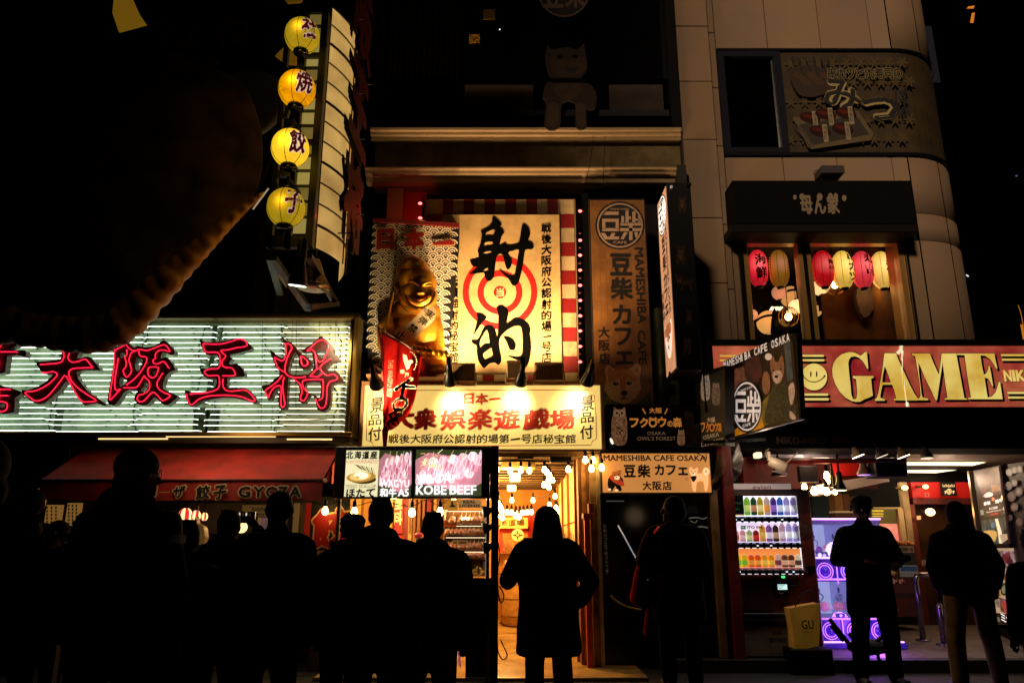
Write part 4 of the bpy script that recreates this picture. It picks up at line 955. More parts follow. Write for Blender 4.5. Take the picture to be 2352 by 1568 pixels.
  m = MB(flat(8.39, 'I')); m.text('餃', 1925, 470, 2190, 740, mt('#e8c88a', rough=.7), off=.10, sh=.12, c=.001); m.text('餃', 1935, 482, 2182, 730, mt('#a81008', rough=.6), off=.055, sh=.12, c=.006); m.build('lettering', P)
  m = MB(flat(8.39, 'J')); m.pbox(20, 745, 115, 900, -.1, 0, mt('#c89858', rough=.7, c2='#a87838', ns=8));
  for i in range(5): m.rect(45, 800+i*14, 100, 803+i*14, mt('#7a3818'), c=.002)
  tag(m.build('price_board', loc=at(70, 900, 8.39, 'J')), 'small cream price board standing below the gyoza banner', 'board')
  m = MB(flat(8.2, 'J')); m.pbox(158, 400, 178, 1500, -.05, 0, mt('#221a10', rough=.5)); m.pbox(179, 400, 183, 760, -.03, 0, mt('#9a9080', rough=.3, metal=.7)); tag(m.build('stall_post', loc=at(168, 1500, 8.2, 'J')), 'dark post with bright edge in front of the gyoza banner', 'post')
  # white paper lit on the far left
  f = flat(5.0, 'I'); m = MB(f); m.pbox(338, 910, 440, 1031, -.01, 0, mt('#b8a084', rough=.9, e=.28, ec=(.75,.5,.3))); tag(m.build('white_notice', loc=at(390, 1031, 5.0, 'I')), 'pale blank square lightbox low between the left bystanders', 'notice')
  m = MB(flat(5.02, 'I')); m.pbox(300, 1032, 445, 1040, -.3, 0, mt('#1a1410')); m.pbox(310, 1041, 330, 1950, -.05, 0, BLK); m.pbox(420, 1041, 438, 1950, -.05, 0, BLK); tag(m.build('small_table', loc=at(370, 1600, 5.02, 'I')), 'small dark table under the pale square lightbox', 'table')
awning()
# ================================================================ CENTRE: shooting gallery signs, statue, food stall, gallery inside
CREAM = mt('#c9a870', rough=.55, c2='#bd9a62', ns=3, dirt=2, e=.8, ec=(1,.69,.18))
def target_sign():
  Y = 9.0
  T = thing('target_sign', 'cream shooting gallery sign with red target rings and huge black brush characters', 'sign', at(900, 1080, Y, 'E'))
  g = flat(Y, 'E')
  m = MB(g); m.pbox(445, 18, 1352, 1085, -.12, -.002, mt('#6a5638', rough=.7)); m.build('box', T)
  wm = mt('#cbb389', rough=.65, c2='#bda377', ns=5, dirt=4); rm = mt('#8a0c0a', rough=.6, c2='#770a08', ns=5)
  xs = [445,545,608,672,735,798,862,925,990,1053,1117,1180,1243,1340]
  for i in range(13):
    a0 = g.px(xs[i], 560)[0]; a1 = g.px(xs[i+1], 560)[0]
    for y0, y1 in ((18,103),(1037,1085)):
      if y0 > 1000: a1 = g.px(xs[i+1], 560)[0]
      m = MB(g); m.box(a0+.001, a1-.001, g.px(900, y1)[1], g.px(900, y0)[1], 0, .012, rm if i % 2 else wm, bev=.002); m.build('striped_block', T)
  ys = [104,187,270,352,435,517,600,685,770,853,940,1036]
  for i in range(11):
    for xa, xb in ((445,545),(1243,1340)):
      m = MB(g); m.box(g.px(xa, 560)[0]+.001, g.px(xb, 560)[0]-.001, g.px(900, ys[i+1])[1]+.001, g.px(900, ys[i])[1]-.001, 0, .012, wm if i % 2 else rm, bev=.002); m.build('striped_block', T)
  m = MB(g); m.box(g.px(1342,560)[0], g.px(1352,560)[0], g.px(900,1085)[1], g.px(900,18)[1], -.1, .02, mt('#8a7450', rough=.5)); m.build('edge_trim', T)
  p = flat(Y-.10, 'E'); m = MB(p); m.pbox(545, 105, 1252, 1034, -.085, 0, mt('#cfae74', rough=.7, c2='#c4a068', ns=2, dirt=1.6), bev=.004); m.build('panel', T)
  m = MB(p); m.pbox(538, 99, 1260, 1040, -.084, -.06, mt('#5e4a2c', rough=.6)); m.build('panel_edge', T)
  a = MB(flat(Y-.102, 'N')); r = mt('#a30f0a', rough=.6)
  a.c = .0
  a.ell(473, 838, 357, 352, r, hole=.838, n=72, c=.001); a.ell(473, 838, 214, 210, r, hole=.73, n=60, c=.001); a.ell(473, 836, 59, 59, r, n=36, c=.001)
  a.text('当', 438, 795, 512, 880, mt('#d8b880', rough=.7), off=.03, c=.003, sh=.1); a.build('target_rings', T)
  a = MB(flat(Y-.102, 'N')); k = mt('#050504', rough=.9, spec=.03)
  f = a.fr
  def glyph(outer, holes=(), name='brush_character'):
    P = [[f.px(*p) for p in outer]]+[[f.px(*p) for p in h] for h in holes]
    P = [[(v.x, v.y) for v in catmull([(p[0], p[1], 0) for p in lp], 2, True)] for lp in P]
    b = MB(f); b.prism(P, .004, .008, k); return b
  b = glyph([(402,122),(430,125),(468,160),(490,190),(470,208),(440,222),(490,225),(515,268),(490,300),(470,380),(475,395),(522,365),(545,390),(610,385),(650,370),(668,300),(684,200),(710,190),(750,225),(762,280),(750,320),(740,348),(780,365),(797,405),(770,428),(715,432),(700,520),(680,640),(655,735),(632,765),(592,772),(560,715),(500,660),(465,615),(540,665),(600,680),(620,640),(645,500),(652,430),(600,440),(545,462),(585,520),(582,580),(560,615),(535,610),(515,540),(500,485),(470,470),(440,505),(425,600),(415,690),(375,730),(345,725),(330,690),(318,650),(270,655),(185,662),(260,600),(215,590),(190,550),(200,528),(270,512),(262,440),(280,400),(295,330),(300,280),(290,255),(330,235),(390,190)],
   [[(345,265),(400,240),(425,245),(415,280),(410,300),(370,298),(332,300)], [(330,362),(400,355),(402,390),(350,398),(326,402)], [(318,458),(355,448),(395,445),(380,470),(330,482)], [(305,640),(350,605),(360,615),(350,640)]])
  b.build('brush_character', T)
  b = glyph([(440,985),(480,962),(520,975),(556,1015),(548,1070),(540,1140),(600,1090),(650,1080),(700,1100),(745,1140),(765,1185),(758,1230),(770,1300),(768,1420),(750,1500),(720,1560),(685,1545),(655,1495),(600,1470),(548,1440),(620,1450),(670,1445),(690,1400),(690,1280),(680,1180),(650,1158),(600,1165),(540,1200),(480,1260),(465,1320),(475,1400),(487,1470),(480,1510),(455,1533),(425,1510),(370,1520),(322,1562),(290,1530),(262,1480),(250,1400),(248,1345),(210,1325),(202,1290),(260,1290),(300,1210),(330,1160),(380,1150),(420,1175),(435,1220),(448,1260),(455,1180),(458,1060)],
   [[(350,1195),(310,1250),(282,1300),(285,1365),(320,1330),(370,1325),(372,1290)], [(390,1370),(350,1395),(312,1425),(325,1475),(370,1460),(405,1440),(398,1400)]])
  b.build('brush_character', T)
  b = glyph([(262,1035),(300,1040),(342,1070),(335,1095),(300,1130),(260,1190),(220,1247),(240,1170),(258,1090),(248,1045)]); b.build('brush_stroke', T)
  b = glyph([(508,1258),(560,1262),(600,1285),(625,1330),(620,1375),(595,1392),(565,1380),(545,1330),(525,1290)]); b.build('brush_stroke', T)
  a = MB(f); s = '戦後大阪府公認射的場一号店'
  ys = [178,284,388,490,592,702,800,905,1012,1112,1245,1312,1412]; ye = [272,376,478,580,686,786,892,1002,1102,1215,1270,1405,1512]
  for i, ch in enumerate(s):
    if ch == '一': a.poly([(885,1262),(965,1246),(968,1262),(890,1272)], k, c=.004)
    else: a.text(ch, 868, ys[i], 964+i*.3, ye[i], k, off=.028, sh=.11, c=.004)
  a.build('lettering', T)
  a = MB(flat(Y-.102, 'E'))
  for ch, y0, y1 in (('天',400,450),('王',455,500),('寺',505,540),('頂',543,600),('屈',608,658),('射',668,728),('的',735,785),('秘',790,848),('宝',855,912),('館',918,985)): a.text(ch, 592 if y0 > 700 else 605, y0, 648, y1, k, off=.028, sh=.11, c=.004)
  a.build('lettering', T)
  # floodlights standing at the foot of the panel
  for i, (x, y, lab) in enumerate(((663,1035,'beige ribbed floodlight standing at the lower left of the target sign'), (975,1020,'beige floodlight turned edge-on below the second brush character'), (1183,1030,'beige ribbed floodlight standing at the lower right corner of the target sign'))):
    Yl = Y-.84; c = at(x, y, Yl, 'E'); L = thing('floodlight', lab, 'floodlight', c, 'floodlights below the target sign')
    w_ = .16 if i != 1 else .08; bm = mt('#b08a58', rough=.5)
    f_ = Fr(c, (1,0,.0), (0,-.42,.9)); b = MB(f_); b.box(-w_, w_, -.10, .10, -.05, .03, bm, bev=.012); b.build('housing', L)
    b = MB(f_)
    for j in range(11): b.box(-w_*.8+j*w_*.16-.004, -w_*.8+j*w_*.16+.004, -.08, .08, .03, .036, mt('#7a5c34', rough=.5))
    b.build('ribs', L)
    b = MB(); b.bar(c+Vector((w_+.01,0,0)), c+Vector((w_+.01,.02,-.14)), .012, .02, mt('#d8c090', rough=.4)); b.bar(c+Vector((-w_-.01,0,0)), c+Vector((-w_-.01,.02,-.14)), .012, .02, mt('#d8c090', rough=.4)); b.bar(c+Vector((-w_-.01,.02,-.14)), c+Vector((w_+.01,.02,-.14)), .02, .012, bm); b.build('bracket', L)
    lp = c+Vector((0,.03,.10))
    light('SPOT', 'flood', lp, (330, 130, 250)[i], (1,.62,.30), L, .09, (lp.x+(-.35,0,-.1)[i], Y-.02, lp.z+1.5), 135, 1)
  # red bulb chains on both sides
  C = thing('red_bulb_chain', 'vertical chain of small red lit bulbs along the right edge of the striped target sign', 'light chain', at(1368, 1060, Y, 'E'))
  b = MB(flat(Y+.02, 'E')); b.pbox(1347, 20, 1352, 1075, 0, .06, BLK); b.build('strip', C)
  on = mt('#ff6a6a', e=6, ec=(1,.10,.09), smp=True); of = mt('#3a0a08', rough=.4)
  for i, y in enumerate((85,215,257,300,345,390,433,478,522,566,611,656,701,745,790,836,881,926,972)):
    lit = i == 0 or i % 2 == 0
    m = MB(); m.ball(at(1366, y, Y-.05, 'E'), (.024,.02,.017), on if lit else of, 8, 6); m.build('bulb', C)
  C = thing('red_bulb_pair', 'two red lit bulbs in the red bay at the left of the striped target sign', 'light chain', at(425, 130, Y, 'E'))
  for y in (40, 126): m = MB(); m.ball(at(424, y, Y-.05, 'E'), (.026,.02,.017), on, 8, 6); m.build('bulb', C)
  b = MB(flat(Y+.0, 'E')); b.pbox(438, 10, 445, 150, -.1, .05, BLK); b.build('strip', C)
  light('POINT', 'red_glow', at(400, 90, Y-.04, 'E'), 1.6, (1,.06,.03), C, .05)
  m = MB(flat(Y+.05)); m.box(at(1338,500,Y).x, at(1352,500,Y).x, 2.5, at(1345,445,Y).z, -.1, .06, BLK); tag(m.build('black_post', loc=at(1345, 900, Y)), 'tall black post between the red bulb chain and the wooden cafe sign', 'post')
target_sign()
def statue():
  Y = 8.55
  B = thing('wave_board', 'black board with white scale wave pattern and three red characters behind the statue', 'board', at(350, 1060, Y+.3, 'E'))
  f = flat(Y+.28, 'E')
  out = [(150,148),(655,172),(652,300),(640,420),(628,520),(618,640),(603,760),(590,900),(585,1040),(118,1040),(112,700),(125,480)]
  P = [f.px(*p) for p in out]
  m = MB(f); m.prism([P], -.05, 0, mt('#0a0d0e', rough=.6)); m.build('panel', B)
  m = MB(f); m.poly([(152,138),(655,166),(655,192),(540,182),(330,168),(150,158)], mt('#6a0f0a', rough=.7), c=.06, th=.03); m.build('top_band', B)
  # scales in relief, clipped to the board outline
  def inside(x, y):
    c = False; n = len(P)
    for i in range(n):
      (x1, y1), (x2, y2) = P[i], P[i-1]
      if (y1 > y) != (y2 > y) and x < (x2-x1)*(y-y1)/(y2-y1)+x1: c = not c
    return c
  wh = mt('#e0d0b0', rough=.7); bk = mt('#06090a', rough=.8)
  R = .078; x0 = min(p[0] for p in P); z1 = max(p[1] for p in P); z0 = min(p[1] for p in P)
  m = MB(f); rows = int((z1-z0)/(R*.66))+2; nseg = 8
  for r in range(rows):
    zc = z1-.04-r*R*.66; c0 = .001+r*.0007
    for k in range(-1, 12):
      xc = x0+k*2*R+(R if r % 2 else 0)
      if not (inside(xc, zc) and inside(xc-R*.6, zc) and inside(xc+R*.6, zc)): continue
      for rad, mat_, hole in ((1.0, bk, 0), (.95, wh, .73), (.56, wh, .36), (.2, wh, 0)):
        ang = [PI*(.06+.88*i/nseg) for i in range(nseg+1)]
        o = [(xc+R*rad*math.cos(a), zc-R*.15+R*rad*math.sin(a)) for a in ang]
        cc = c0+(.0003 if mat_ is wh else 0)
        if hole:
          ii = [(xc+R*hole*math.cos(a), zc-R*.15+R*hole*math.sin(a)) for a in ang]
          vs = [f.w(*p, cc) for p in o]+[f.w(*p, cc) for p in ii]; n = nseg+1
          m.add(vs, [(j, j+1, n+j+1, n+j) for j in range(nseg)], mat_)
        else: m.add([f.w(*p, cc) for p in o+[(xc, zc-R*.15)]], [tuple(range(nseg+2))], mat_)
  stuff(m.build('wave_scales', B))
  a = MB(flat(Y+.24, 'E')); rd = mt('#8c120c', rough=.6); ol = mt('#c9a070', rough=.6)
  for ch, x0_, x1_ in (('日',168,272),('本',330,450)):
    a.text(ch, x0_-6, 182, x1_+6, 322, ol, off=.09, sh=.05, c=.0); a.text(ch, x0_, 190, x1_, 314, rd, off=.07, sh=.05, c=.004)
  a.poly([(494,268),(560,258),(605,248),(632,268),(628,290),(500,292)], ol, c=.0); a.poly([(500,272),(560,264),(603,256),(626,270),(622,284),(504,286)], rd, c=.004)
  a.build('lettering', B)
  # golden seated statue
  S = thing('golden_statue', 'golden grinning seated statue with slit eyes, stretched feet and a cream sash', 'statue', at(400, 1080, Y, 'E'))
  gold = mt('#f0ac38', rough=.32, metal=.75, c2='#d08c20', ns=3, bump=.05)
  def p(x, y, d=0): return at(x, y, Y+d, 'T')
  s = .2159*.9408/.9408*.0052  # metres per zoom pixel near the statue
  u = (p(700,600)-p(600,600)).x/100
  m = MB()
  m.ball(p(590,930,.12), (300*u,.26,310*u), gold, 24, 18)            # belly and trunk
  m.ball(p(570,720,.1), (290*u,.22,180*u), gold, 24, 14)               # chest
  m.ball(p(600,545,.0), (222*u,.23,180*u), gold, 28, 18)              # jaw
  m.ball(p(585,410,.04), (232*u,.23,210*u), gold, 28, 18)             # head
  m.ball(p(560,290,.07), (185*u,.2,185*u), gold, 24, 14)             # pointed crown
  m.ball(p(548,200,.10), (105*u,.12,105*u), gold, 16, 10)
  m.cap(p(360,760,.12), p(230,870,.0), 75*u, 60*u, m=gold); m.cap(p(230,870,.0), p(240,1080,-.05), 60*u, 52*u, m=gold)
  m.cap(p(790,740,.1), p(830,900,.02), 62*u, 55*u, m=gold); m.cap(p(830,900,.02), p(855,1080,-.02), 55*u, 45*u, m=gold)
  m.cap(p(500,1130,.05), p(520,1230,-.15), 150*u, 150*u, m=gold); m.cap(p(760,1130,.05), p(790,1230,-.15), 130*u, 130*u, m=gold)
  o = remesh(m, 'figure', S, gold, .012, 6)
  f = MB()
  def arc(pts, r, tp=None, d=-.2): f.tube(catmull([p(x, y, dd) for x, y, dd in pts], 6), r*u, gold, 10, taper=tp)
  # brows, grin with cheeks, nose
  arc([(495,375,-.165),(545,378,-.19),(590,400,-.205),(620,428,-.2)], 15, (.5,1.2))
  arc([(655,425,-.2),(690,400,-.205),(725,388,-.19),(755,395,-.16)], 14, (1.2,.5))
  arc([(500,410,-.175),(560,425,-.195),(612,438,-.2)], 8); arc([(660,438,-.2),(705,424,-.195),(750,420,-.165)], 8)
  arc([(465,500,-.17),(478,570,-.205),(540,640,-.225),(640,668,-.235),(735,625,-.215),(785,545,-.17),(780,500,-.15)], 22)
  arc([(510,540,-.215),(570,590,-.235),(640,605,-.245),(700,575,-.235),(722,530,-.21)], 17)
  f.ball(p(640,510,-.215), (52*u,.05,24*u), gold, 14, 10)
  f.ball(p(470,520,-.15), (40*u,.05,55*u), gold, 14, 10); f.ball(p(775,525,-.12), (34*u,.05,50*u), gold, 14, 10)
  arc([(420,620,-.1),(500,700,-.14),(600,722,-.15),(700,700,-.13)], 7)
  f.build('face_relief', S)
  f = MB(); f.cap(p(345,500,-.12), p(265,900,-.16), 17*u, 15*u, m=mt('#8a5c1c', rough=.45, metal=.5)); f.build('staff', S)
  # feet with toes
  for (x0, y0, x1, y1, n, lab) in ((560,1078,905,1140,7,0),):
    for i in range(n):
      t = i/(n-1); m = MB(); m.cap(p(x0+(x1-x0)*t, y0+(y1-y0)*t, -.30), p(x0+(x1-x0)*t, y0+12+(y1-y0)*t, -.42), 30*u, 33*u, m=gold, n=14); m.build('toe', S)
  m = MB(); m.cap(p(640,1165,-.2), p(860,1190,-.2), 55*u, 55*u, m=gold); m.cap(p(700,1290,-.25), p(830,1290,-.22), 105*u, 90*u, m=gold); remesh(m, 'sole', S, gold, .012, 6)
  for x, y in ((240,975),(250,1060),(285,1010)):
    m = MB(); m.ball(p(x, y, -.1), (30*u,.06,45*u), gold, 12, 8); m.build('finger', S)
  # sash
  fs_ = [(745,600),(700,640),(640,700),(560,780),(460,850),(345,905)]; fe = [(812,690),(790,780),(720,850),(640,920),(560,980),(440,1030)]
  cr = mt('#f4dcb0', rough=.75, c2='#e8cc98', ns=5); vs = []; n = len(fs_)
  dd = [-.19,-.24,-.28,-.29,-.28,-.23]
  A = catmull([p(*a, d) for a, d in zip(fs_, dd)], 4); Bz = catmull([p(*a, d) for a, d in zip(fe, dd)], 4)
  for a_, b_ in zip(A, Bz): vs += [a_, b_]
  m = MB(); m.add(vs, [(2*i, 2*i+2, 2*i+3, 2*i+1) for i in range(len(A)-1)], cr, True); sh = m.build('sash', S)
  ctr = [(740,730),(668,800),(560,880),(430,950)]
  for ch, (x, y), dp in zip('実弾禁止', ctr, (-.265,-.297,-.302,-.275)):
    vs_, fs2, gx, gy, gw, gh = glyphs(ch, .035); P2 = []
    c = p(x, y, dp); an = -.62
    for v in vs_:
      a = ((v[0]-gx)/gw-.5)*95*u; b = ((v[1]-gy)/gh-.5)*88*u
      P2.append(c+Vector((a*math.cos(an)-b*math.sin(an), -.008+a*.0, a*math.sin(an)+b*math.cos(an))))
    m = MB(); m.add(P2, fs2, INK); m.build('lettering', sh)
  m = MB(flat(Y+.0, 'E')); m.pbox(140, 1082, 640, 1098, -.3, .35, mt('#5a3a18', rough=.7)); m.build('plinth', S)
statue()
def gallery_sign():
  Y = 8.45
  T = thing('gallery_name_sign', 'long cream shop sign with red gallery name, notched red border line and brown wooden frame', 'sign', at(790, 1500, Y, 'E'))
  g = flat(Y, 'E')
  x0 = g.px(70, 1300)[0]; x1 = g.px(1508, 1300)[0]; z1 = g.px(790, 1088)[1]; z0 = g.px(790, 1505)[1]
  wood = mt('#6b4520', rough=.55, c2='#54351a', ns=6)
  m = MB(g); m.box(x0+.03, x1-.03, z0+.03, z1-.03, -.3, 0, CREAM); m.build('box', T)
  for a0, a1, b0, b1 in ((x0, x1, z1-.045, z1), (x0, x1, z0, z0+.035), (x0, x0+.04, z0+.036, z1-.046), (x1-.04, x1, z0+.036, z1-.046)):
    m = MB(g); m.box(a0, a1, b0, b1, -.3, .03, wood, bev=.006); m.build('frame_bar', T)
  a = MB(flat(Y-.003, 'E')); a.fr.O.y = Y-.002
  red = mt('#c02a12', rough=.6); line = [(150,1140),(1415,1137),(1420,1160),(1450,1170),(1460,1300),(1462,1425),(1437,1440),(1430,1462),(150,1470),(140,1445),(108,1432),(108,1300),(112,1180),(142,1168)]
  a.stroke(line, 4, red, sm=0, closed=True, c=.001)
  k = mt('#0f0b08', rough=.7); ol = mt('#f0dcae', rough=.6)
  for ch, x0_, x1_ in (('日',680,740),('本',748,822)): a.text(ch, x0_-5, 1152, x1_+5, 1228, ol, off=.07, sh=.08, c=.002); a.text(ch, x0_, 1158, x1_, 1222, red, off=.045, sh=.08, c=.005)
  a.poly([(828,1188),(898,1180),(900,1194),(830,1200)], red, c=.005)
  ccs = ((240,385),(395,520),(545,690),(705,845),(860,1010),(1030,1185),(1190,1335))
  for ch, (xa, xb) in zip('大衆娯楽遊戯場', ccs):
    a.text(ch, xa-9, 1243, xb+9, 1374, ol, off=.07, sh=.12, c=.002); a.text(ch, xa, 1252, xb, 1368, red, off=.03, sh=.12, c=.006, bold=.012)
  s = '戦後大阪府公認射的場第一号店秘宝館'; w_ = (1342-235)/len(s)
  for i, ch in enumerate(s):
    xx = 235+w_*i
    if ch == '一': a.poly([(xx+4,1426),(xx+w_-4,1418),(xx+w_-3,1430),(xx+6,1436)], k, c=.003)
    else: a.text(ch, xx+1, 1398, xx+w_-2, 1452, k, off=.028, sh=.12, c=.003)
  for (xx, yy, ch) in ((130,1182,'景'),(120,1283,'品'),(118,1355,'付'),(1370,1172,'景'),(1368,1268,'品'),(1365,1345,'付')):
    a.text(ch, xx, yy, xx+78, yy+(88 if ch == '景' else 62 if ch == '品' else 82), k, off=.025, sh=.12, c=.003)
  a.build('lettering', T)
  # black arm spotlights
  G = 'black spotlights aimed at the gallery name sign'
  for i, (x, y, hx, hy, e, lab) in enumerate(((165,1100,250,1210,120,'black arm spotlight farthest left beside the red flag'), (600,1085,622,1212,85,'black arm spotlight below the left floodlight, over the gallery sign'), (1015,1085,985,1200,90,'black arm spotlight over the middle of the gallery sign'), (1408,1085,1335,1208,85,'black arm spotlight over the right end of the gallery sign'))):
    Yh = Y-(.34 if i else .72); c = at(x, y, Yh, 'E'); L = thing('arm_spotlight', lab, 'spotlight', c, G)
    tgt = at(hx, hy, Y, 'E'); ax = Vector((0,-.45,1)).normalized()
    ax = -(tgt-c).normalized(); ax = (ax+Vector((0,0,.5))).normalized()
    m = MB(); m.lathe(c-ax*.03, [(.072,0),(.074,.02),(.062,.07),(.045,.12),(.032,.17),(.03,.24),(.012,.27)], BLKM, 18, axis=ax); m.build('shade', L)
    m = MB(); m.lathe(c-ax*.034, [(.076,0),(.0765,.006)], mt('#c8b8a0', rough=.2, metal=1), 18, axis=ax)
    m.build('rim', L)
    h = c+ax*.22; m = MB(); m.tube(catmull([h, h+Vector((0,.1,.06)), Vector((c.x, Y-.06, z1+.06)), Vector((c.x, Y+.05, z1+.02))], 5), .012, BLK, 8); m.build('arm', L)
    if i in (1, 2):
      m = MB(); m.bar(h, h+Vector((.0,.01,.07)), .05, .05, BLK); m.build('joint', L)
    light('SPOT', 'spot', c-ax*.05+Vector((0,0,-.03)), e, (1,.72,.36), L, .045, tgt-Vector((0,0,.03)) if i else at(380, 860, 8.3, 'E'), 78 if i else 172, 1 if i else .3)
  # gap where dog sign meets
gallery_sign()
def flag():
  Y = 8.05
  T = thing('beef_flag', 'red vertical flag with cream cow emblem and KOBE lettering hanging from a thin pole', 'flag', at(215, 1470, Y, 'E'))
  cloth = fabric('#a81614', '#84100e')
  K = 14; vs = []
  # rows run from pole edge to free edge, free edge: top corner then slanting back to the tip
  free = catmull([Vector((x, y, 0)) for x, y in ((436,938),(418,1050),(402,1150),(385,1215),(350,1290),(290,1340),(228,1385))], 5)
  pole = [Vector((195+12*i/(len(free)-1), 805+575*i/(len(free)-1), 0)) for i in range(len(free))]
  n = len(free)
  for i in range(n):
    for j in range(K+1):
      q_ = pole[i].lerp(free[i], j/K); d = .035*math.sin(j*.9+i*.15)+.02*math.sin(j*2.1)
      vs.append(at(q_.x, q_.y, Y+d, 'E'))
  m = MB(); m.add(vs, [(i*(K+1)+j, (i+1)*(K+1)+j, (i+1)*(K+1)+j+1, i*(K+1)+j+1) for i in range(n-1) for j in range(K)], cloth, True); m.build('cloth', T)
  m = MB(); m.tube(catmull([at(x, y, Y, 'E') for x, y in ((180,770),(195,900),(205,1150),(214,1400),(216,1470))], 4), .012, mt('#4a1410', rough=.5), 8); m.build('pole', T)
  m = MB(); m.tube([at(185,775,Y,'E'), at(320,858,Y,'E'), at(445,945,Y,'E')], .008, mt('#6a5040', rough=.4), 6); m.build('top_rod', T)
  m = MB(); m.cap(at(218,1375,Y,'E'), at(216,1465,Y,'E'), .035, .02, m=cloth); m.build('gathered_tip', T)
  m = MB(); m.tube([at(30,690,Y+.1,'E'), at(180,770,Y,'E')], .005, BLK, 4); m.build('cord', T)
  a = MB(flat(Y-.07, 'E')); w = mt('#e8c8a0', rough=.8)
  for ch, (x, y), sz in (('K',(338,1135),62),('O',(306,1222),58),('B',(285,1285),44),('E',(262,1330),34)):
    vs_, fs_, gx, gy, gw, gh = glyphs(ch, .03); c = Vector((*a.fr.px(x, y), 0)); P2 = []
    for v in vs_:
      A_ = ((v[0]-gx)/gw-.5)*sz*.0026; B_ = ((v[1]-gy)/gh-.5)*sz*.0034; an = -.95
      P2.append(a.fr.w(c.x+A_*math.cos(an)-B_*math.sin(an), c.y+A_*math.sin(an)+B_*math.cos(an), .002))
    a.add(P2, fs_, w)
  a.poly([(322,925),(345,935),(352,965),(372,960),(386,972),(368,985),(360,1010),(345,1020),(335,990),(325,960)], w, c=.002)
  for t in range(-5, 6): a.ell(352+52*math.sin(t*.25+2.6 if t < 0 else t*.25+.3)*1.0, 972-60*math.cos(t*.25+(2.6 if t < 0 else .3))*1.0, 6, 3, w, rot=t, c=.002, n=6)
  for ch, x, y in (('牛',372,1075),('戸',345,1050),('神',318,1030)): a.text(ch, x-12, y-14, x+12, y+14, w, c=.002)
  a.text('THIS WAGYU BEEF', 232, 960, 262, 1180, mt('#7a4a38', rough=.7), rot=90, c=.002)
  a.build('print', T)
flag()
def meat(a, x0, y0, x1, y1, z, seed=1, e=.95):
  """printed photo of skewered meat: bundles of strips, drawn as flat shapes"""
  r = random.Random(seed)
  base = mt('#8a3050', e=e*.75, ec=(.66,.27,.32), c2='#e8a8b8', ns=9, amt=.6); a.rect(x0, y0, x1, y1, mt('#2c3018', e=e*.3, ec=(.12,.15,.05)), z)
  W_ = x1-x0; H = y1-y0
  tones = [mt('#e0889c', e=e, ec=(.85,.36,.45)), mt('#f2b8c4', e=e, ec=(.98,.62,.70)), mt('#ffe8ec', e=e, ec=(1,.90,.93)), mt('#b84868', e=e*.8, ec=(.60,.14,.24))]
  base_h = y0+H*.16
  a.poly([(x0, y0+H*.22), (x0+W_*.2, y0+H*.06), (x0+W_*.55, y0+H*.14), (x0+W_*.8, y0+H*.1), (x1, y0+H*.22), (x1, y0+H*.72), (x0+W_*.7, y0+H*.95), (x0+W_*.4, y0+H*.8), (x0, y0+H*.72)], base, z)
  for k in range(6):
    cx = x0+W_*(.14+.15*k); cy = y0+H*(.60-.03*k)
    for j in range(4):
      px_ = cx+W_*.07*j-W_*.08; py = cy-H*.13*j+H*.06; ww = W_*.075; hh = H*.10
      pts = [(px_-ww+r.uniform(-2,2), py+hh*.2), (px_-ww*.4, py-hh), (px_+ww*.7, py-hh*.8), (px_+ww, py+hh*.1), (px_+ww*.5, py+hh), (px_-ww*.6, py+hh*.9)]
      pts = [(min(max(u, x0+1), x1-1), min(max(v, y0+1), y1-1)) for u, v in pts]
      a.poly(pts, tones[(k+j) % 2+(j % 3 == 0)], z, smooth=2)
      for s_ in range(3):
        sx = px_-ww*.6+s_*ww*.5;
        a.stroke([(min(max(sx, x0+2), x1-2), py+hh*.6), (min(max(sx+ww*.3, x0+2), x1-2), py-hh*.6)], 5, tones[r.choice((2,3,0))], z, sm=0)
  for k in range(4):
    sx = x0+W_*(.3+.2*k)
    if sx+W_*.1 < x1: a.stroke([(sx, y0+H*.22), (sx+W_*.08, y0+H*.03)], 4, mt('#c0b060', e=e*.8, ec=(.6,.55,.2)), z, sm=0)
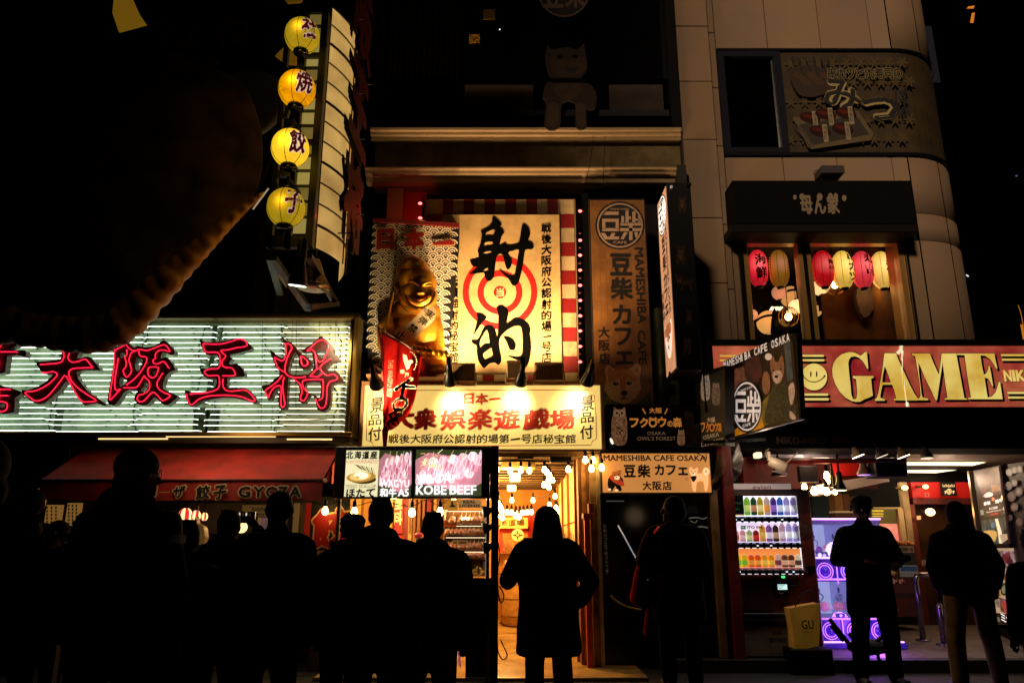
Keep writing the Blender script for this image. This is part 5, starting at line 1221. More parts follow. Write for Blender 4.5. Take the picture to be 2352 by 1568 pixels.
def monitors():
  Y = 8.0
  T = thing('menu_screens', 'pair of lit menu screens showing scallop and pink wagyu skewers above the food stall', 'screens', at(690, 410, Y, 'J'))
  g = flat(Y, 'J'); m = MB(g); m.pbox(165, 98, 1160, 422, -.12, -.002, mt('#0a0908', rough=.4), bev=.01); m.build('housing', T)
  a = MB(flat(Y-.002, 'J')); e = 1.0
  a.rect(236, 124, 441, 418, mt('#f0e8b0', e=.85, ec=(.98,.88,.52), c2='#e8f0c0', ns=5), c=.001)
  a.c = .002
  k = mt('#0c100c', rough=.5); rd = mt('#c04a20', e=.5, ec=(.7,.2,.06))
  a.line('北海道産', 240, 128, 438, 178, k, off=.05, sh=.1)
  a.text('from HOKKAIDO', 243, 182, 438, 204, rd)
  a.ell(340, 300, 88, 32, mt('#5a3c14', e=.3), rot=.05); a.ell(335, 290, 92, 32, mt('#b8802c', e=.7, ec=(.62,.34,.06)), rot=-.08); a.ell(330, 285, 66, 26, mt('#f0c060', e=.9, ec=(.95,.65,.2)), rot=-.1); a.ell(335, 280, 44, 22, mt('#fff2c8', e=1.1, ec=(1,.93,.68))); a.ell(312, 292, 14, 8, mt('#e0a040', e=.9, ec=(.85,.5,.1)))
  for i in range(9): a.stroke([(292+i*15, 210+i*3), (330+i*11, 238+i*4)], 5, mt('#38301c', e=.1) if i % 2 else mt('#cfc08a', e=.6), sm=0)
  a.text('YESSO SCALLOP', 240, 336, 428, 357, k); a.line('ほたて', 240, 362, 424, 416, k, off=.05, sh=.1)
  meat(a, 445, 124, 648, 416, 'J', 3, .85)
  wt = mt('#ffffff', e=1.05); a.text('WAGYU', 455, 308, 636, 356, wt, off=.03); a.line('和牛', 452, 360, 560, 416, wt, off=.05); a.text('A5', 566, 362, 634, 412, wt, off=.04)
  a.build('screen_picture', T)
  a = MB(flat(Y-.002, 'J')); a.c = .001; meat(a, 672, 120, 1082, 408, 'J', 9, 1.05)
  for i in range(26):
    r = random.Random(i); x = 760+r.uniform(-48,55); y = 195+r.uniform(-50,42); a.stroke([(x, y), (x+r.uniform(-28,28), y+r.uniform(-12,12)), (x+r.uniform(-34,34), y+r.uniform(-26,26))], 3.5, mt('#f0b048', e=1.0, ec=(1,.6,.25)) if i % 3 else mt('#fff0c0', e=1.1), c=.055)
  a.c = .08
  a.fr.O.y = Y-.002; a.c = .056
  a.text('WAGYU', 680, 275, 918, 332, wt, off=.03); a.text('KOBE', 678, 342, 868, 402, wt, off=.04); a.text('BEEF', 886, 342, 1052, 400, wt, off=.04)
  a.build('screen_picture', T)
  m = MB(g); m.pbox(650, 118, 670, 416, 0, .012, BLK); m.pbox(232, 412, 1086, 420, .0, .03, BLK); m.build('bezel', T)
  light('AREA', 'screen_glow', at(700, 270, Y-.12, 'J'), 6, (1,.75,.7), T, .8, at(700, 600, Y-2, 'J'))
monitors()
BULB = mt('#fff2c8', e=26, ec=(1,.58,.17), smp=True, rough=.3)
_bulb = None
def bulb(p, lab, G, scale=1.0):
  global _bulb
  p = Vector(p)
  if _bulb is None:
    T = thing('light_bulb', lab, 'light bulb', p, G)
    m = MB(); m.lathe(p-Vector((0,0,.045)), [(.002,0),(.018,.004),(.031,.018),(.036,.037),(.033,.055),(.022,.08),(.016,.095)], BULB, 14); m.build('glass', T)
    m = MB(); m.lathe(p+Vector((0,0,.046)), [(.019,0),(.022,.01),(.022,.055),(.012,.07),(.005,.09)], BLK, 10); m.build('socket', T)
    _bulb = T; T.scale = (scale,)*3; return T
  T = dup(_bulb, p-Vector(_bulb['_w']), lab); T.location = p; T['group'] = G; T.scale = (scale,)*3
  return T
def stall():
  G = 'bare bulbs strung at the food stall'
  for x, y, Y, lab in ((112,500,8.25,'bare bulb glowing in front of the big red gyoza character'), (293,505,7.9,'bare bulb glowing over the fur-hooded customer'), (650,510,7.9,'bare bulb glowing between the two men at the food stall'), (825,505,7.9,'bare bulb glowing just above the smaller man at the food stall')):
    bulb(at(x, y, Y, 'J'), lab, G, .95)
  for x, y, Y, lab in ((910,420,8.3,'small bulb glowing over the yellow pepper notice of the stall'), (1120,410,8.1,'small bulb glowing at the right end under the beef screen')): bulb(at(x, y, Y, 'J'), lab, G, .7)
  for n, pts in enumerate((((20,440),(112,462),(200,445),(293,468),(420,440),(540,455),(650,470),(740,430),(825,465),(900,400)),)):
    m = MB(); m.tube(catmull([at(x, y, 7.92, 'J') for x, y in pts], 5), .004, BLK, 5); tag(m.build('bulb_cable', loc=at(400, 440, 7.92, 'J')), 'thin black cable carrying the bare bulbs over the food stall', 'cable')
  T = thing('food_stall', 'warmly lit food stall with red and yellow back wall and counter', 'stall', (-1.2, 9.3, 0))
  Yb = 9.0; m = MB(flat(Yb, 'J')); m.pbox(190, 380, 860, 1200, -.05, 0, mt('#b87a2a', rough=.7, c2='#9a6020', ns=4)); m.build('back_wall', T)
  for x0, x1, c_ in ((182,246,'#14100c'),(246,330,'#d8a04a'),(330,345,'#8a4a18'),(572,602,'#b01c0c'),(604,628,'#7a1a0c'),(628,650,'#caa060'),(745,768,'#8a140c'),(786,800,'#d0a050'),(800,830,'#7a3a10')):
    m = MB(flat(Yb-.03, 'J')); m.pbox(x0, 395, x1, 700, -.02, 0, mt(c_, rough=.6)); m.build('upright_board', T)
  b = MB(flat(Yb-.06, 'J')); b.pbox(530, 400, 594, 640, -.02, 0, mt('#a8150c', rough=.6)); o = b.build('red_banner', T)
  b = MB(flat(Yb-.065, 'J')); b.text('理', 520, 405, 592, 492, mt('#f0d49c', rough=.6), off=.05, sh=.1, c=.002); b.text('料', 520, 500, 592, 590, mt('#f0d49c', rough=.6), off=.05, sh=.1, c=.002); b.build('lettering', o)
  for i in range(4):
    m = MB(flat(Yb-.04, 'J')); m.pbox(632+i*28, 430, 645+i*28, 640, -.01, .0, mt('#8a5018', rough=.6)); m.build('slat', T)
  m = MB(flat(8.35, 'J')); m.pbox(20, 905, 860, 1500, -.4, 0, mt('#3a1a10', rough=.8)); m.build('counter', T)
  light('POINT', 'stall_glow', at(500, 440, 8.4, 'J'), 40, (1,.62,.22), T, .1)
  # small red speckled bottle top seen between heads
  K = thing('condiment_pot', 'small red pot with white dots seen between two customers at the stall', 'pot', at(692, 690, 8.0, 'J'))
  m = MB(); m.lathe(at(692,690,7.9,'J'), [(.03,0),(.034,.05),(.034,.05)], mt('#d8d0c0', rough=.4), 14); m.build('jar', K)
  m = MB(); m.ball(at(692,652,7.9,'J'), (.045,.045,.032), mt('#b01408', rough=.4, e=.3, ec=(.8,.05,.02)), 14, 10); m.build('lid', K)
  # shelf case with skewers
  C = thing('meat_display_case', 'lit display case with shelves of skewered beef and price cards at the stall', 'display case', at(980, 900, 8.3, 'J'))
  Yc = 8.3; wall = mt('#c89058', rough=.6, c2='#b07840', ns=5)
  m = MB(flat(Yc+.25, 'J')); m.pbox(855, 490, 1112, 905, -.02, 0, wall); m.build('back_panel', C)
  for x0, x1 in ((848,856),(1108,1114)):
    m = MB(flat(Yc, 'J')); m.pbox(x0, 430, x1, 905, -.25, 0, mt('#d8d0c8', rough=.3, metal=.6, e=.25 if x0 > 1000 else 0, ec=(.9,.85,1))); m.build('frame_post', C)
  for y in (583, 655, 745, 803):
    m = MB(flat(Yc, 'J')); m.pbox(857, y, 1107, y+7, -.25, 0, mt('#2c1c14', rough=.3, metal=.4)); m.build('shelf', C)
  gl = mt('#ffe8c0', e=2.2, ec=(1,.78,.45), smp=True)
  for y in (500, 592, 664, 753):
    m = MB(flat(Yc-.02, 'J')); m.pbox(860, y, 1105, y+3, -.03, -.01, gl); m.build('shelf_light', C)
  r = random.Random(5)
  pk = [mt(h, rough=.45, c2=h2, ns=20) for h, h2 in (('#d88a70','#f0c0a8'), ('#e8b8a0','#c87860'), ('#c86848','#e8a888'), ('#f0d8c8','#d89880'))]
  for row, y in enumerate((583, 655, 745, 803)):
    for j in range(9):
      x = 866+j*27;
      if row == 0 and (j == 2 or j < 1): continue
      m = MB(); p0 = at(x+4, y-10, Yc-.03, 'J')
      for s_ in range(3): m.ball(p0+Vector((0, .06*s_-.02, .012+.018*s_)), (.034+.006*r.random(),.035,.018+.01*r.random()), r.choice(pk), 8, 6)
      m.tube([p0+Vector((0,.02,.03)), p0+Vector((.01,.12,.115))], .004, mt('#d8b880'), 5)
      m.build('skewer', C)
  for x0, y0, x1, y1, t, c_ in ((938,430,1082,482,'REAL|LICENSE','#d8b888'), (852,430,936,492,'','#e0a848'), (848,560,926,598,'1000yen','#c85020'), (898,682,996,708,'BE BEEF','#d8a868')):
    m = MB(flat(Yc-.04, 'J')); m.pbox(x0, y0, x1, y1, -.01, 0, mt(c_, rough=.6, e=.15)); o = m.build('price_card', C)
    t_ = t.split('|')
    if t:
      b = MB(flat(Yc-.041, 'J'))
      for i, s_ in enumerate(t_): b.text(s_, x0+8 if i or len(t_) == 1 else x0+30, y0+5+i*(y1-y0-4)/len(t_), x1-6 if i or len(t_) == 1 else x1-36, y0+(i+1)*(y1-y0-5)/len(t_), INK, off=.03, c=.002)
      b.build('lettering', o)
    else:
      b = MB(flat(Yc-.041, 'J')); b.poly([(880,475),(895,460),(892,448),(902,440),(908,460),(925,474)], mt('#2a3010'), c=.002, smooth=2); b.build('print', o)
  m = MB(flat(Yc-.03, 'J')); m.pbox(1010, 808, 1090, 868, -.02, 0, mt('#4a3c20', rough=.7)); o = m.build('label_board', C)
  b = MB(flat(Yc-.031, 'J')); b.ell(1048, 828, 24, 20, mt('#b89858'), hole=.85, c=.002); b.ell(1048, 828, 15, 12, mt('#b89858'), hole=.7, c=.002); b.build('print', o)
  m = MB(); p0 = at(1058, 890, Yc-.1, 'J')
  for i in range(14): a_ = i*.9; m.ball(p0+Vector((.05*math.cos(a_), .03*math.sin(a_*2), .03*math.sin(a_)+.02)), (.03,.02,.012), mt('#d8a848', rough=.6, e=.12), 6, 4, rot=Matrix.Rotation(a_, 3, 'Y'))
  m.build('garnish', C)
  light('POINT', 'case_glow', at(980, 540, Yc+.0, 'J'), 3.5, (1,.75,.45), C, .05)
  # black pole with three round black spotlights and cables
  P = thing('spotlight_pole', 'tall black pole with three black lamp heads and loose cables beside the gallery door', 'pole', at(1160, 1500, 7.75, 'J'))
  P.location.z = 0; P['_w'] = tuple(P.location)
  x = P.location.x; Yp = 7.75
  m = MB(); m.bar((x, Yp, 0), (x, Yp, at(1150,100,Yp,'J').z), .07, .07, BLK); m.build('pole', P)
  m = MB(); m.bar((x-.07, Yp, .0), (x-.07, Yp, 1.95), .03, .05, mt('#15130f', rough=.4)); m.build('side_rail', P)
  m = MB(flat(7.85, 'J')); m.pbox(985, 915, 1150, 1620, -.04, 0, BLK); m.build('side_panel', T)
  for (px_, y) in ((1090,507),(1090,610),(1092,730)):
    c = at(px_, y, Yp-.05, 'J'); m = MB(); m.lathe(c, [(.058,0),(.06,.012),(.045,.05),(.028,.08),(.012,.1)], BLKM, 16, axis=(.75,.15,.2)); m.bar(c+Vector((.05,.01,.02)), (x, Yp, c.z+.05), .02, .03, BLK); m.build('lamp_head', P)
  for k, pts in enumerate((((1200,580),(1175,640),(1195,760),(1180,900),(1192,1060)), ((1195,890),(1235,900),(1250,930),(1215,945),(1195,925)), ((1200,1300),(1240,1390),(1215,1420),(1185,1370),(1180,1240)), ((1190,960),(1220,1020),(1205,1070),(1185,1010)), ((1160,330),(1190,390),(1170,450),(1200,540)))):
    m = MB(); m.tube(catmull([at(a_, b_, Yp-.05, 'J') for a_, b_ in pts], 6), .006, BLK, 5); m.build('cable', P)
  # pink banner and small traffic cone between legs
  b = MB(flat(7.9, 'J')); b.poly([(928,1168),(952,1168),(950,1390),(955,1475),(940,1450),(932,1300)], mt('#a03868', rough=.6, e=.25, ec=(.7,.2,.4), c2='#e090b0', ns=12), c=0, th=.02); tag(b.build('pink_banner', loc=at(940, 1475, 7.9, 'J')), 'narrow strip of pink meat-photo banner between two customers', 'banner')
  b = MB()
  p0 = at(835, 1548, 7.85, 'J')
  for i in range(5): b.lathe(p0+Vector((0,0,i*.055)), [(.055-.009*i,0),(.046-.009*i,.054)], mt('#d8d0e0', rough=.5, e=.15) if i % 2 == 0 else mt('#a01838', rough=.5, e=.1), 14)
  b.lathe(p0-Vector((0,0,.02)), [(.08,0),(.08,.02)], mt('#a01838', rough=.5), 4)
  tag(b.build('traffic_cone', loc=p0-Vector((0,0,.02))), 'small red and white striped cone between the legs of the stall customers', 'cone')
stall()
def gallery_inside():
  T = thing('gallery_room', 'brightly lit shooting gallery interior seen through the open doorway', 'room', (0, 14, 0))
  xr = .76; xl = -1.35; yb = 14.0
  warm = mt('#c8903c', rough=.7, c2='#a8702a', ns=3); cl = mt('#6a4c20', rough=.85, c2='#4f3818', ns=40, amt=.3)
  def slab(x0, x1, y0, y1, z0, z1, mat, name): b = MB(Fr((0,0,0),(1,0,0),(0,1,0))); b.box(x0, x1, y0, y1, z0, z1, mat); return b.build(name, T)
  slab(xl, xr+.05, yb, yb+.1, .03, 2.2, warm, 'back_wall'); slab(xl-.1, xl, 8.8, yb, .03, 2.2, warm, 'left_wall'); slab(xl-.1, xr+.1, 8.5, yb, 2.2, 2.3, cl, 'ceiling')
  # right wall as cream wooden panels with writing
  tr = mt('#8a4e18', rough=.6); pn = mt('#d8b474', rough=.7, c2='#caa564', ns=4, dirt=4)
  slab(xr+.0, xr+.12, 8.78, yb, .03, 2.2, tr, 'right_wall')
  for i in range(4):
    y0 = 8.9+i*1.15
    for z0, z1 in ((.95, 1.50), (1.52, 2.15)):
      b = MB(Fr((xr-.001,0,0),(0,-1,0),(0,0,1))); b.box(-(y0+1.08), -y0, z0, z1, 0, .02, pn); b.build('notice_panel', T)
    b = MB(Fr((xr-.024,0,0),(0,-1,0),(0,0,1)))
    for j, ch in enumerate('りくこ'):
      if i < 3: b.ltext(ch, -(y0+1.0-j*.3), 1.2-.08*j, -(y0+.75-j*.3), 1.42-.04*j, mt('#3a2408', rough=.8), off=.03, sh=.1, c=.001)
    for j in range(9): b.ltext('射', -(y0+1.0-j*.11), 1.85, -(y0+.92-j*.11), 1.95, mt('#8a6020', rough=.8), c=.001) if j % 2 else b.ltext('的', -(y0+1.0-j*.11), 1.72, -(y0+.92-j*.11), 1.82, mt('#8a6020', rough=.8), c=.001)
    b.build('writing', T)
    slab(xr-.05, xr, y0-.05, y0-.01, .03, 2.2, tr, 'wooden_post')
  # entrance posts on the right
  for x0, x1, mat_, Yq, y0 in ((612,636,'#7a4414',8.62,80),(637,668,'#c89048',8.6,80),(668,692,'#8a5420',8.58,80),(693,737,'#a88a5c',8.5,48)):
    b = MB(flat(Yq, 'P')); b.pbox(x0, y0, x1, 1560, -.2, 0, mt(mat_, rough=.6, c2='#6a4418', ns=7)); b.build('door_post', T)
  b = MB(flat(8.42, 'P')); b.pbox(655, 478, 688, 1500, -.1, 0, mt('#a8280c', rough=.6, c2='#8a1c08', ns=6)); b.build('red_post', T)
  b = MB(flat(8.38, 'P')); b.pbox(672, 372, 708, 440, -.15, 0, mt('#7a2c10', rough=.6), bev=.005); b.pbox(634, 440, 706, 478, -.15, .02, mt('#9a3414', rough=.6), bev=.005); b.build('post_cap', T)
  b = MB(flat(8.45, 'P')); b.pbox(738, 48, 762, 1560, -.2, .0, mt('#a89470', rough=.6, c2='#7a6a50', ns=6)); b.build('door_post', T)
  b = MB(flat(8.5, 'P')); b.pbox(415, 62, 558, 103, -.1, 0, BLK, bev=.01); b.pbox(200, 66, 305, 80, -.05, 0, mt('#2a1408')); b.build('ceiling_unit', T)
  b = MB(flat(8.7, 'P')); b.pbox(90, 100, 318, 138, -.3, 0, mt('#d8b060', rough=.6)); b.build('ceiling_tray', T)
  # ceiling joists / steel sheet ribs
  for i in range(12): slab(xl, xr, 8.9+i*.42, 8.93+i*.42, 2.18, 2.199, mt('#3a2810', rough=.8), 'ceiling_rib')
  # bright fluorescent fittings down the ceiling
  for i in range(5):
    p = atz(*q('P', *((182,200),(160,272),(142,340),(128,392),(118,410))[i]), 2.15 if i < 3 else 2.1)
    b = MB(); f = Fr((p.x, p.y, 2.13),(1,0,0),(0,1,0)); b = MB(f); b.box(-.07, .07, -.3, .3, -.02, .04, mt('#ffe8b0', e=7, ec=(1,.75,.35), smp=True)); b.build('ceiling_lamp', T)
  light('POINT', 'room_glow', (-.1, 9.4, 1.95), 150, (1,.52,.12), T, .15); light('POINT', 'room_glow', (-.2, 11.6, 1.9), 200, (1,.52,.12), T, .15)
  light('POINT', 'room_glow', (-.2, 13.2, 1.6), 30, (1,.55,.18), T, .15)
  # strings of bulbs
  G = 'bare bulbs strung in the gallery doorway'
  names = ['beside the black pole','second in the front row','third in the front row','fourth in the front row, smaller','fifth in the front row, high','at the doorway centre right, under the black unit']
  fr_ = ((65,150,8.55),(150,158,8.6),(222,155,8.6),(278,158,8.7),(378,152,8.7),(537,150,8.45))
  for (x, y, Y), nme in zip(fr_, names): bulb(at(x, y, Y, 'P'), 'bare bulb in the gallery doorway, '+nme, G, .8)
  for x, y, Y, nme in ((650,88,8.4,'close to the wooden post, left of a pair'), (700,90,8.4,'close to the wooden post, right of a pair'), (690,145,8.35,'hanging lower beside the bright door post'), (758,138,8.3,'hanging before the corner of the orange cafe lightbox')): bulb(at(x, y, Y, 'P'), 'bare bulb '+nme, G, .85)
  deep = ((395,170,9.3),(412,190,9.6),(375,252,9.9),(408,268,10.1),(432,222,10.2),(405,222,10.0),(448,328,10.8),(412,385,11.3),(302,355,11.5),(162,355,11.0),(60,330,9.4),(72,380,9.2),(85,400,9.4),(62,402,9.3),(95,425,9.6),(67,455,10.2),(100,470,10.6),(130,435,12.6),(160,436,12.7),(188,440,12.7),(215,440,12.7),(240,438,12.8),(265,436,12.8),(292,432,12.8),(186,456,12.2),(210,465,12.1),(455,405,12.0),(468,425,12.2),(445,432,12.6),(4,330,8.6))
  for i, (x, y, Y) in enumerate(deep):
    w_ = ('in the bright middle cluster' if 370 < x < 440 and y < 280 else 'in the row before the back wall' if y > 430 and x > 90 and x < 300 else 'in the cluster beside the black pole' if x < 110 else 'scattered along the ceiling')
    bulb(at(x, y, Y, 'P'), 'small bare bulb deep in the gallery, %s' % w_, 'bulbs deep in the gallery '+w_, .85 if Y < 12 else .95)
  for k, pts in enumerate((((45,92,8.5),(120,95,8.55),(200,90,8.6),(300,98,8.6),(400,95,8.5),(540,90,8.4)), ((300,320,11.5),(360,340,11.2),(420,310,10.8)), ((60,300,9.4),(75,350,9.2),(55,420,9.3)))):
    m = MB(); m.tube(catmull([at(x, y, Y, 'P') for x, y, Y in pts], 5), .005, BLK, 5); m.build('bulb_cable', T)
  # objects at the back
  S = thing('dojo_sign', 'cream sign with brush characters hanging at the back of the shooting gallery', 'sign', at(170, 540, 12.4, 'P'))
  b = MB(flat(12.4, 'P')); b.pbox(78, 470, 268, 540, -.03, 0, mt('#d0a860', rough=.7)); b.build('board', S)
  b = MB(flat(12.39, 'P'));
  for ch, x0, x1 in (('技',50,88),('剣',92,132),('道',138,188),('場',192,246)):
    if x0 > 60: b.text(ch, x0, 480, x1, 525, mt('#4a2808', rough=.8), off=.03, sh=.12, c=.002)
  b.build('lettering', S)
  S = thing('throwing_star_disc', 'round cream disc with black four-pointed star at the back of the gallery', 'disc', at(200, 620, 12.3, 'P'))
  b = MB(flat(12.3, 'P')); b.ell(200, 585, 40, 40, mt('#e0c080', rough=.7), c=.0, n=32); b.build('disc', S)
  b = MB(flat(12.29, 'P')); b.poly([(200,548),(208,575),(238,585),(208,595),(200,622),(192,595),(162,585),(192,575)], mt('#140c06'), c=.001); b.ell(200, 585, 7, 7, mt('#e0c080'), c=.002); b.build('star', S)
  S = thing('red_gate_frame', 'thin red frame around the back counter of the gallery', 'frame', at(170, 700, 12.6, 'P'))
  for pts in (((88,540),(280,542)),((88,560),(275,562)),((88,545),(88,700)),((268,470),(268,560))):
    b = MB(); b.bar(at(*pts[0], 12.6, 'P'), at(*pts[1], 12.6, 'P'), .06, .06, mt('#b01c0c', rough=.6)); b.build('bar', S)
  b = MB(flat(12.7, 'P')); b.pbox(240, 450, 312, 488, -.02, 0, mt('#c01c10', rough=.7)); b.pbox(268, 489, 312, 600, -.02, 0, mt('#b81a0e', rough=.7)); b.build('red_curtain', S)
  S = thing('back_counter', 'back counter of the gallery with boxes, papers and red cabinet front', 'counter', at(150, 1160, 12.8, 'P'))
  S.location.z = .03; S['_w'] = tuple(S.location)
  b = MB(flat(12.8, 'P')); b.pbox(80, 705, 300, 1160, -.6, -.01, mt('#a8742c', rough=.6, c2='#8a5c20', ns=5)); b.build('cabinet', S)
  items = ((92,620,180,700,'#a87030',.15),(168,702,206,745,'#e0c890',.1),(115,752,160,800,'#d8b878',.1),(95,800,120,870,'#b82010',.12),(120,810,200,890,'#8a5c28',.1),(96,970,180,1160,'#a01010',.12),(205,905,252,970,'#d8b070',.12),(206,972,250,1010,'#3a2410',.1),(212,600,275,640,'#d0a058',.05))
  for x0, y0, x1, y1, c_, d in items:
    b = MB(flat(12.8, 'P')); b.pbox(x0, y0, x1, y1, .0, d, mt(c_, rough=.6, c2='#6a3a14', ns=9, amt=.3), bev=.006); b.build('box', S)
  r = random.Random(2)
  for i in range(7): x = 108+i*13; b = MB(); b.ball(at(x, 945, 12.6, 'P'), (.05,.05,.09), mt(r.choice(('#2c1a10','#7a3c14','#c89050')), rough=.6), 8, 6); b.build('prize', S)
  b = MB(flat(12.58, 'P')); b.text('射的', 205, 935, 248, 958, INK, off=.03); b.build('lettering', S)
  S = thing('wicker_bin', 'rounded cream drum standing beside the red cabinet on the gallery floor', 'drum', at(212, 1165, 12.5, 'P'))
  S.location.z = .03; S['_w'] = tuple(S.location)
  p = S.location; b = MB(); b.lathe((p.x, p.y, .03), [(.2,0),(.27,.04),(.29,.2),(.29,.6),(.26,.72),(.2,.74)], mt('#a88040', rough=.8, c2='#8a6830', ns=14, bump=.3), 20); b.build('body', S)
  b = MB();
  for z_ in (.15,.4,.62): b.lathe((p.x, p.y, .03+z_), [(.295,0),(.298,.01),(.295,.02)], mt('#6a4c20', rough=.7), 20)
  b.build('hoops', S)
gallery_inside()
# ================================================================ RIGHT OF CENTRE: dog cafe and owl signs
WOOD = lambda e=0: mt('#8f6030', rough=.55, c2='#7d5228', ns=9, e=e, ec=None)
def crest(a, x, y, rx, ry, z, light_, dark, cafe=True):
  a.ell(x, y, rx*1.08, ry*1.08, dark, z, n=48); a.ell(x, y, rx, ry, light_, z, n=48); a.ell(x, y, rx*.93, ry*.93, dark, z, n=48)
  c = a.c+.001
  X = lambda u: x+u*rx; Y = lambda v: y+v*ry
  def r(x0, y0, x1, y1): a.poly([(X(x0),Y(y0)), (X(x1),Y(y0)), (X(x1),Y(y1)), (X(x0),Y(y1))], light_, z, c=c)
  # left character: three bars, box, feet
  a.poly([(X(-.60),Y(-.62)),(X(-.06),Y(-.62)),(X(-.06),Y(-.47)),(X(-.74),Y(-.47))], light_, z, c=c)
  for b in ((-.78,-.30,-.05,-.16), (-.78,-.16,-.64,.16), (-.19,-.16,-.05,.16), (-.78,.12,-.05,.26)): r(*b)
  a.poly([(X(-.84),Y(.34)),(X(-.66),Y(.34)),(X(-.56),Y(.50)),(X(-.44),Y(.50)),(X(-.36),Y(.34)),(X(-.20),Y(.34)),(X(-.26),Y(.50)),(X(-.04),Y(.50)),(X(-.04),Y(.63)),(X(-.66),Y(.63))], light_, z, c=c)
  # right character
  for b in ((.06,-.42,.18,-.08), (.24,-.66,.38,-.08), (.38,-.40,.48,-.27), (.54,-.62,.68,-.08), (.02,-.12,.92,.01), (.68,-.30,.86,-.2), (.80,-.45,.90,-.10), (.0,.12,.95,.26), (.40,.01,.55,.66)): r(*b)
  a.poly([(X(.18),Y(.30)),(X(.34),Y(.30)),(X(.16),Y(.62)),(X(.02),Y(.62))], light_, z, c=c); a.poly([(X(.62),Y(.30)),(X(.78),Y(.30)),(X(.78),Y(.50)),(X(.70),Y(.58))], light_, z, c=c)
  a.c = c
  a.text('MAME SHIBA', X(-.42), Y(-.78), X(.42), Y(-.68), light_, z, c=c)
  if cafe: a.text('CAFE', X(-.30), Y(.70), X(.30), Y(.82), light_, z, off=.02, c=c)
def dog_face(a, x, y, s, z, e=0, q_=1.0):
  E = lambda c: dict(e=e, ec=None) if e else {}
  f = mt('#9c6238', rough=.9, c2='#b88054', ns=40, **E(0)); w = mt('#c8a482', rough=.9, c2='#b08a68', ns=40, **E(0)); p = mt('#a87058', rough=.9, **E(0)); k = mt('#0a0706', rough=.4)
  a.poly([(x-s*.95,y-s*.75),(x-s*.75,y-s*.98),(x-s*.35,y-s*.72),(x+s*.3,y-s*.75),(x+s*.72,y-s*1.05),(x+s*.98,y-s*.9),(x+s*.9,y-s*.2),(x+s*.95,y+s*.35),(x+s*.45,y+s*.95),(x-s*.05,y+s*1.1),(x-s*.6,y+s*.85),(x-s*.95,y+s*.3),(x-s*.88,y-s*.2)], w, z, smooth=3)
  a.poly([(x-s*.7,y-s*.62),(x-s*.1,y-s*.78),(x+s*.5,y-s*.68),(x+s*.75,y-s*.2),(x+s*.5,y-s*.12),(x+s*.2,y-s*.28),(x+s*.12,y+s*.3),(x-s*.12,y+s*.3),(x-s*.18,y-s*.25),(x-s*.5,y-s*.1),(x-s*.78,y-s*.15)], f, z, smooth=3)
  a.poly([(x-s*.85,y-s*.55),(x-s*.72,y-s*.88),(x-s*.48,y-s*.62)], p, z); a.poly([(x+s*.58,y-s*.65),(x+s*.76,y-s*.95),(x+s*.88,y-s*.55)], p, z)
  a.ell(x-s*.36, y+s*.0, s*.15, s*.10, k, z); a.ell(x+s*.34, y-s*.02, s*.14, s*.10, k, z)
  a.ell(x-s*.33, y-s*.03, s*.03, s*.02, mt('#d8c0a0'), z, n=8); a.ell(x+s*.37, y-s*.05, s*.03, s*.02, mt('#d8c0a0'), z, n=8)
  a.ell(x+s*.08, y+s*.50, s*.19, s*.14, k, z); a.stroke([(x+s*.08,y+s*.62),(x+s*.06,y+s*.78),(x-s*.14,y+s*.84)], s*.06, k, z); a.stroke([(x+s*.06,y+s*.78),(x+s*.28,y+s*.80)], s*.05, k, z)
def dog_body(a, x, y, s, z, mode, f, w, k):
  """small dog seen whole, mode: sit / stand"""
  if mode == 'sit':
    a.poly([(x-s*.5,y-s*.2),(x+s*.5,y-s*.2),(x+s*.6,y+s*.6),(x+s*.45,y+s*1.3),(x+s*.2,y+s*1.3),(x+s*.1,y+s*.7),(x-s*.1,y+s*.7),(x-s*.2,y+s*1.3),(x-s*.5,y+s*1.3),(x-s*.6,y+s*.5)], f, z, smooth=3)
    a.poly([(x-s*.3,y),(x+s*.3,y),(x+s*.1,y+s*.6),(x-s*.1,y+s*.6)], w, z, smooth=2)
    hx, hy = x, y-s*.6
  else:
    a.poly([(x-s*.8,y-s*.3),(x+s*.7,y-s*.4),(x+s*1.0,y-s*.7),(x+s*1.1,y-s*.2),(x+s*.9,y+s*.1),(x+s*.85,y+s*.9),(x+s*.6,y+s*.9),(x+s*.55,y+s*.3),(x-s*.2,y+s*.3),(x-s*.25,y+s*.9),(x-s*.5,y+s*.9),(x-s*.55,y+s*.2)], f, z, smooth=3)
    hx, hy = x-s*.8, y-s*.5
  a.poly([(hx-s*.5,hy-s*.4),(hx-s*.38,hy-s*.7),(hx-s*.15,hy-s*.45),(hx+s*.15,hy-s*.45),(hx+s*.38,hy-s*.7),(hx+s*.5,hy-s*.35),(hx+s*.45,hy+s*.2),(hx,hy+s*.5),(hx-s*.45,hy+s*.2)], f, z, smooth=2)
  a.ell(hx, hy+s*.2, s*.3, s*.22, w, z, n=12); a.ell(hx, hy+s*.12, s*.09, s*.07, k, z, n=8); a.ell(hx-s*.2, hy-s*.08, s*.06, s*.05, k, z, n=8); a.ell(hx+s*.2, hy-s*.08, s*.06, s*.05, k, z, n=8)
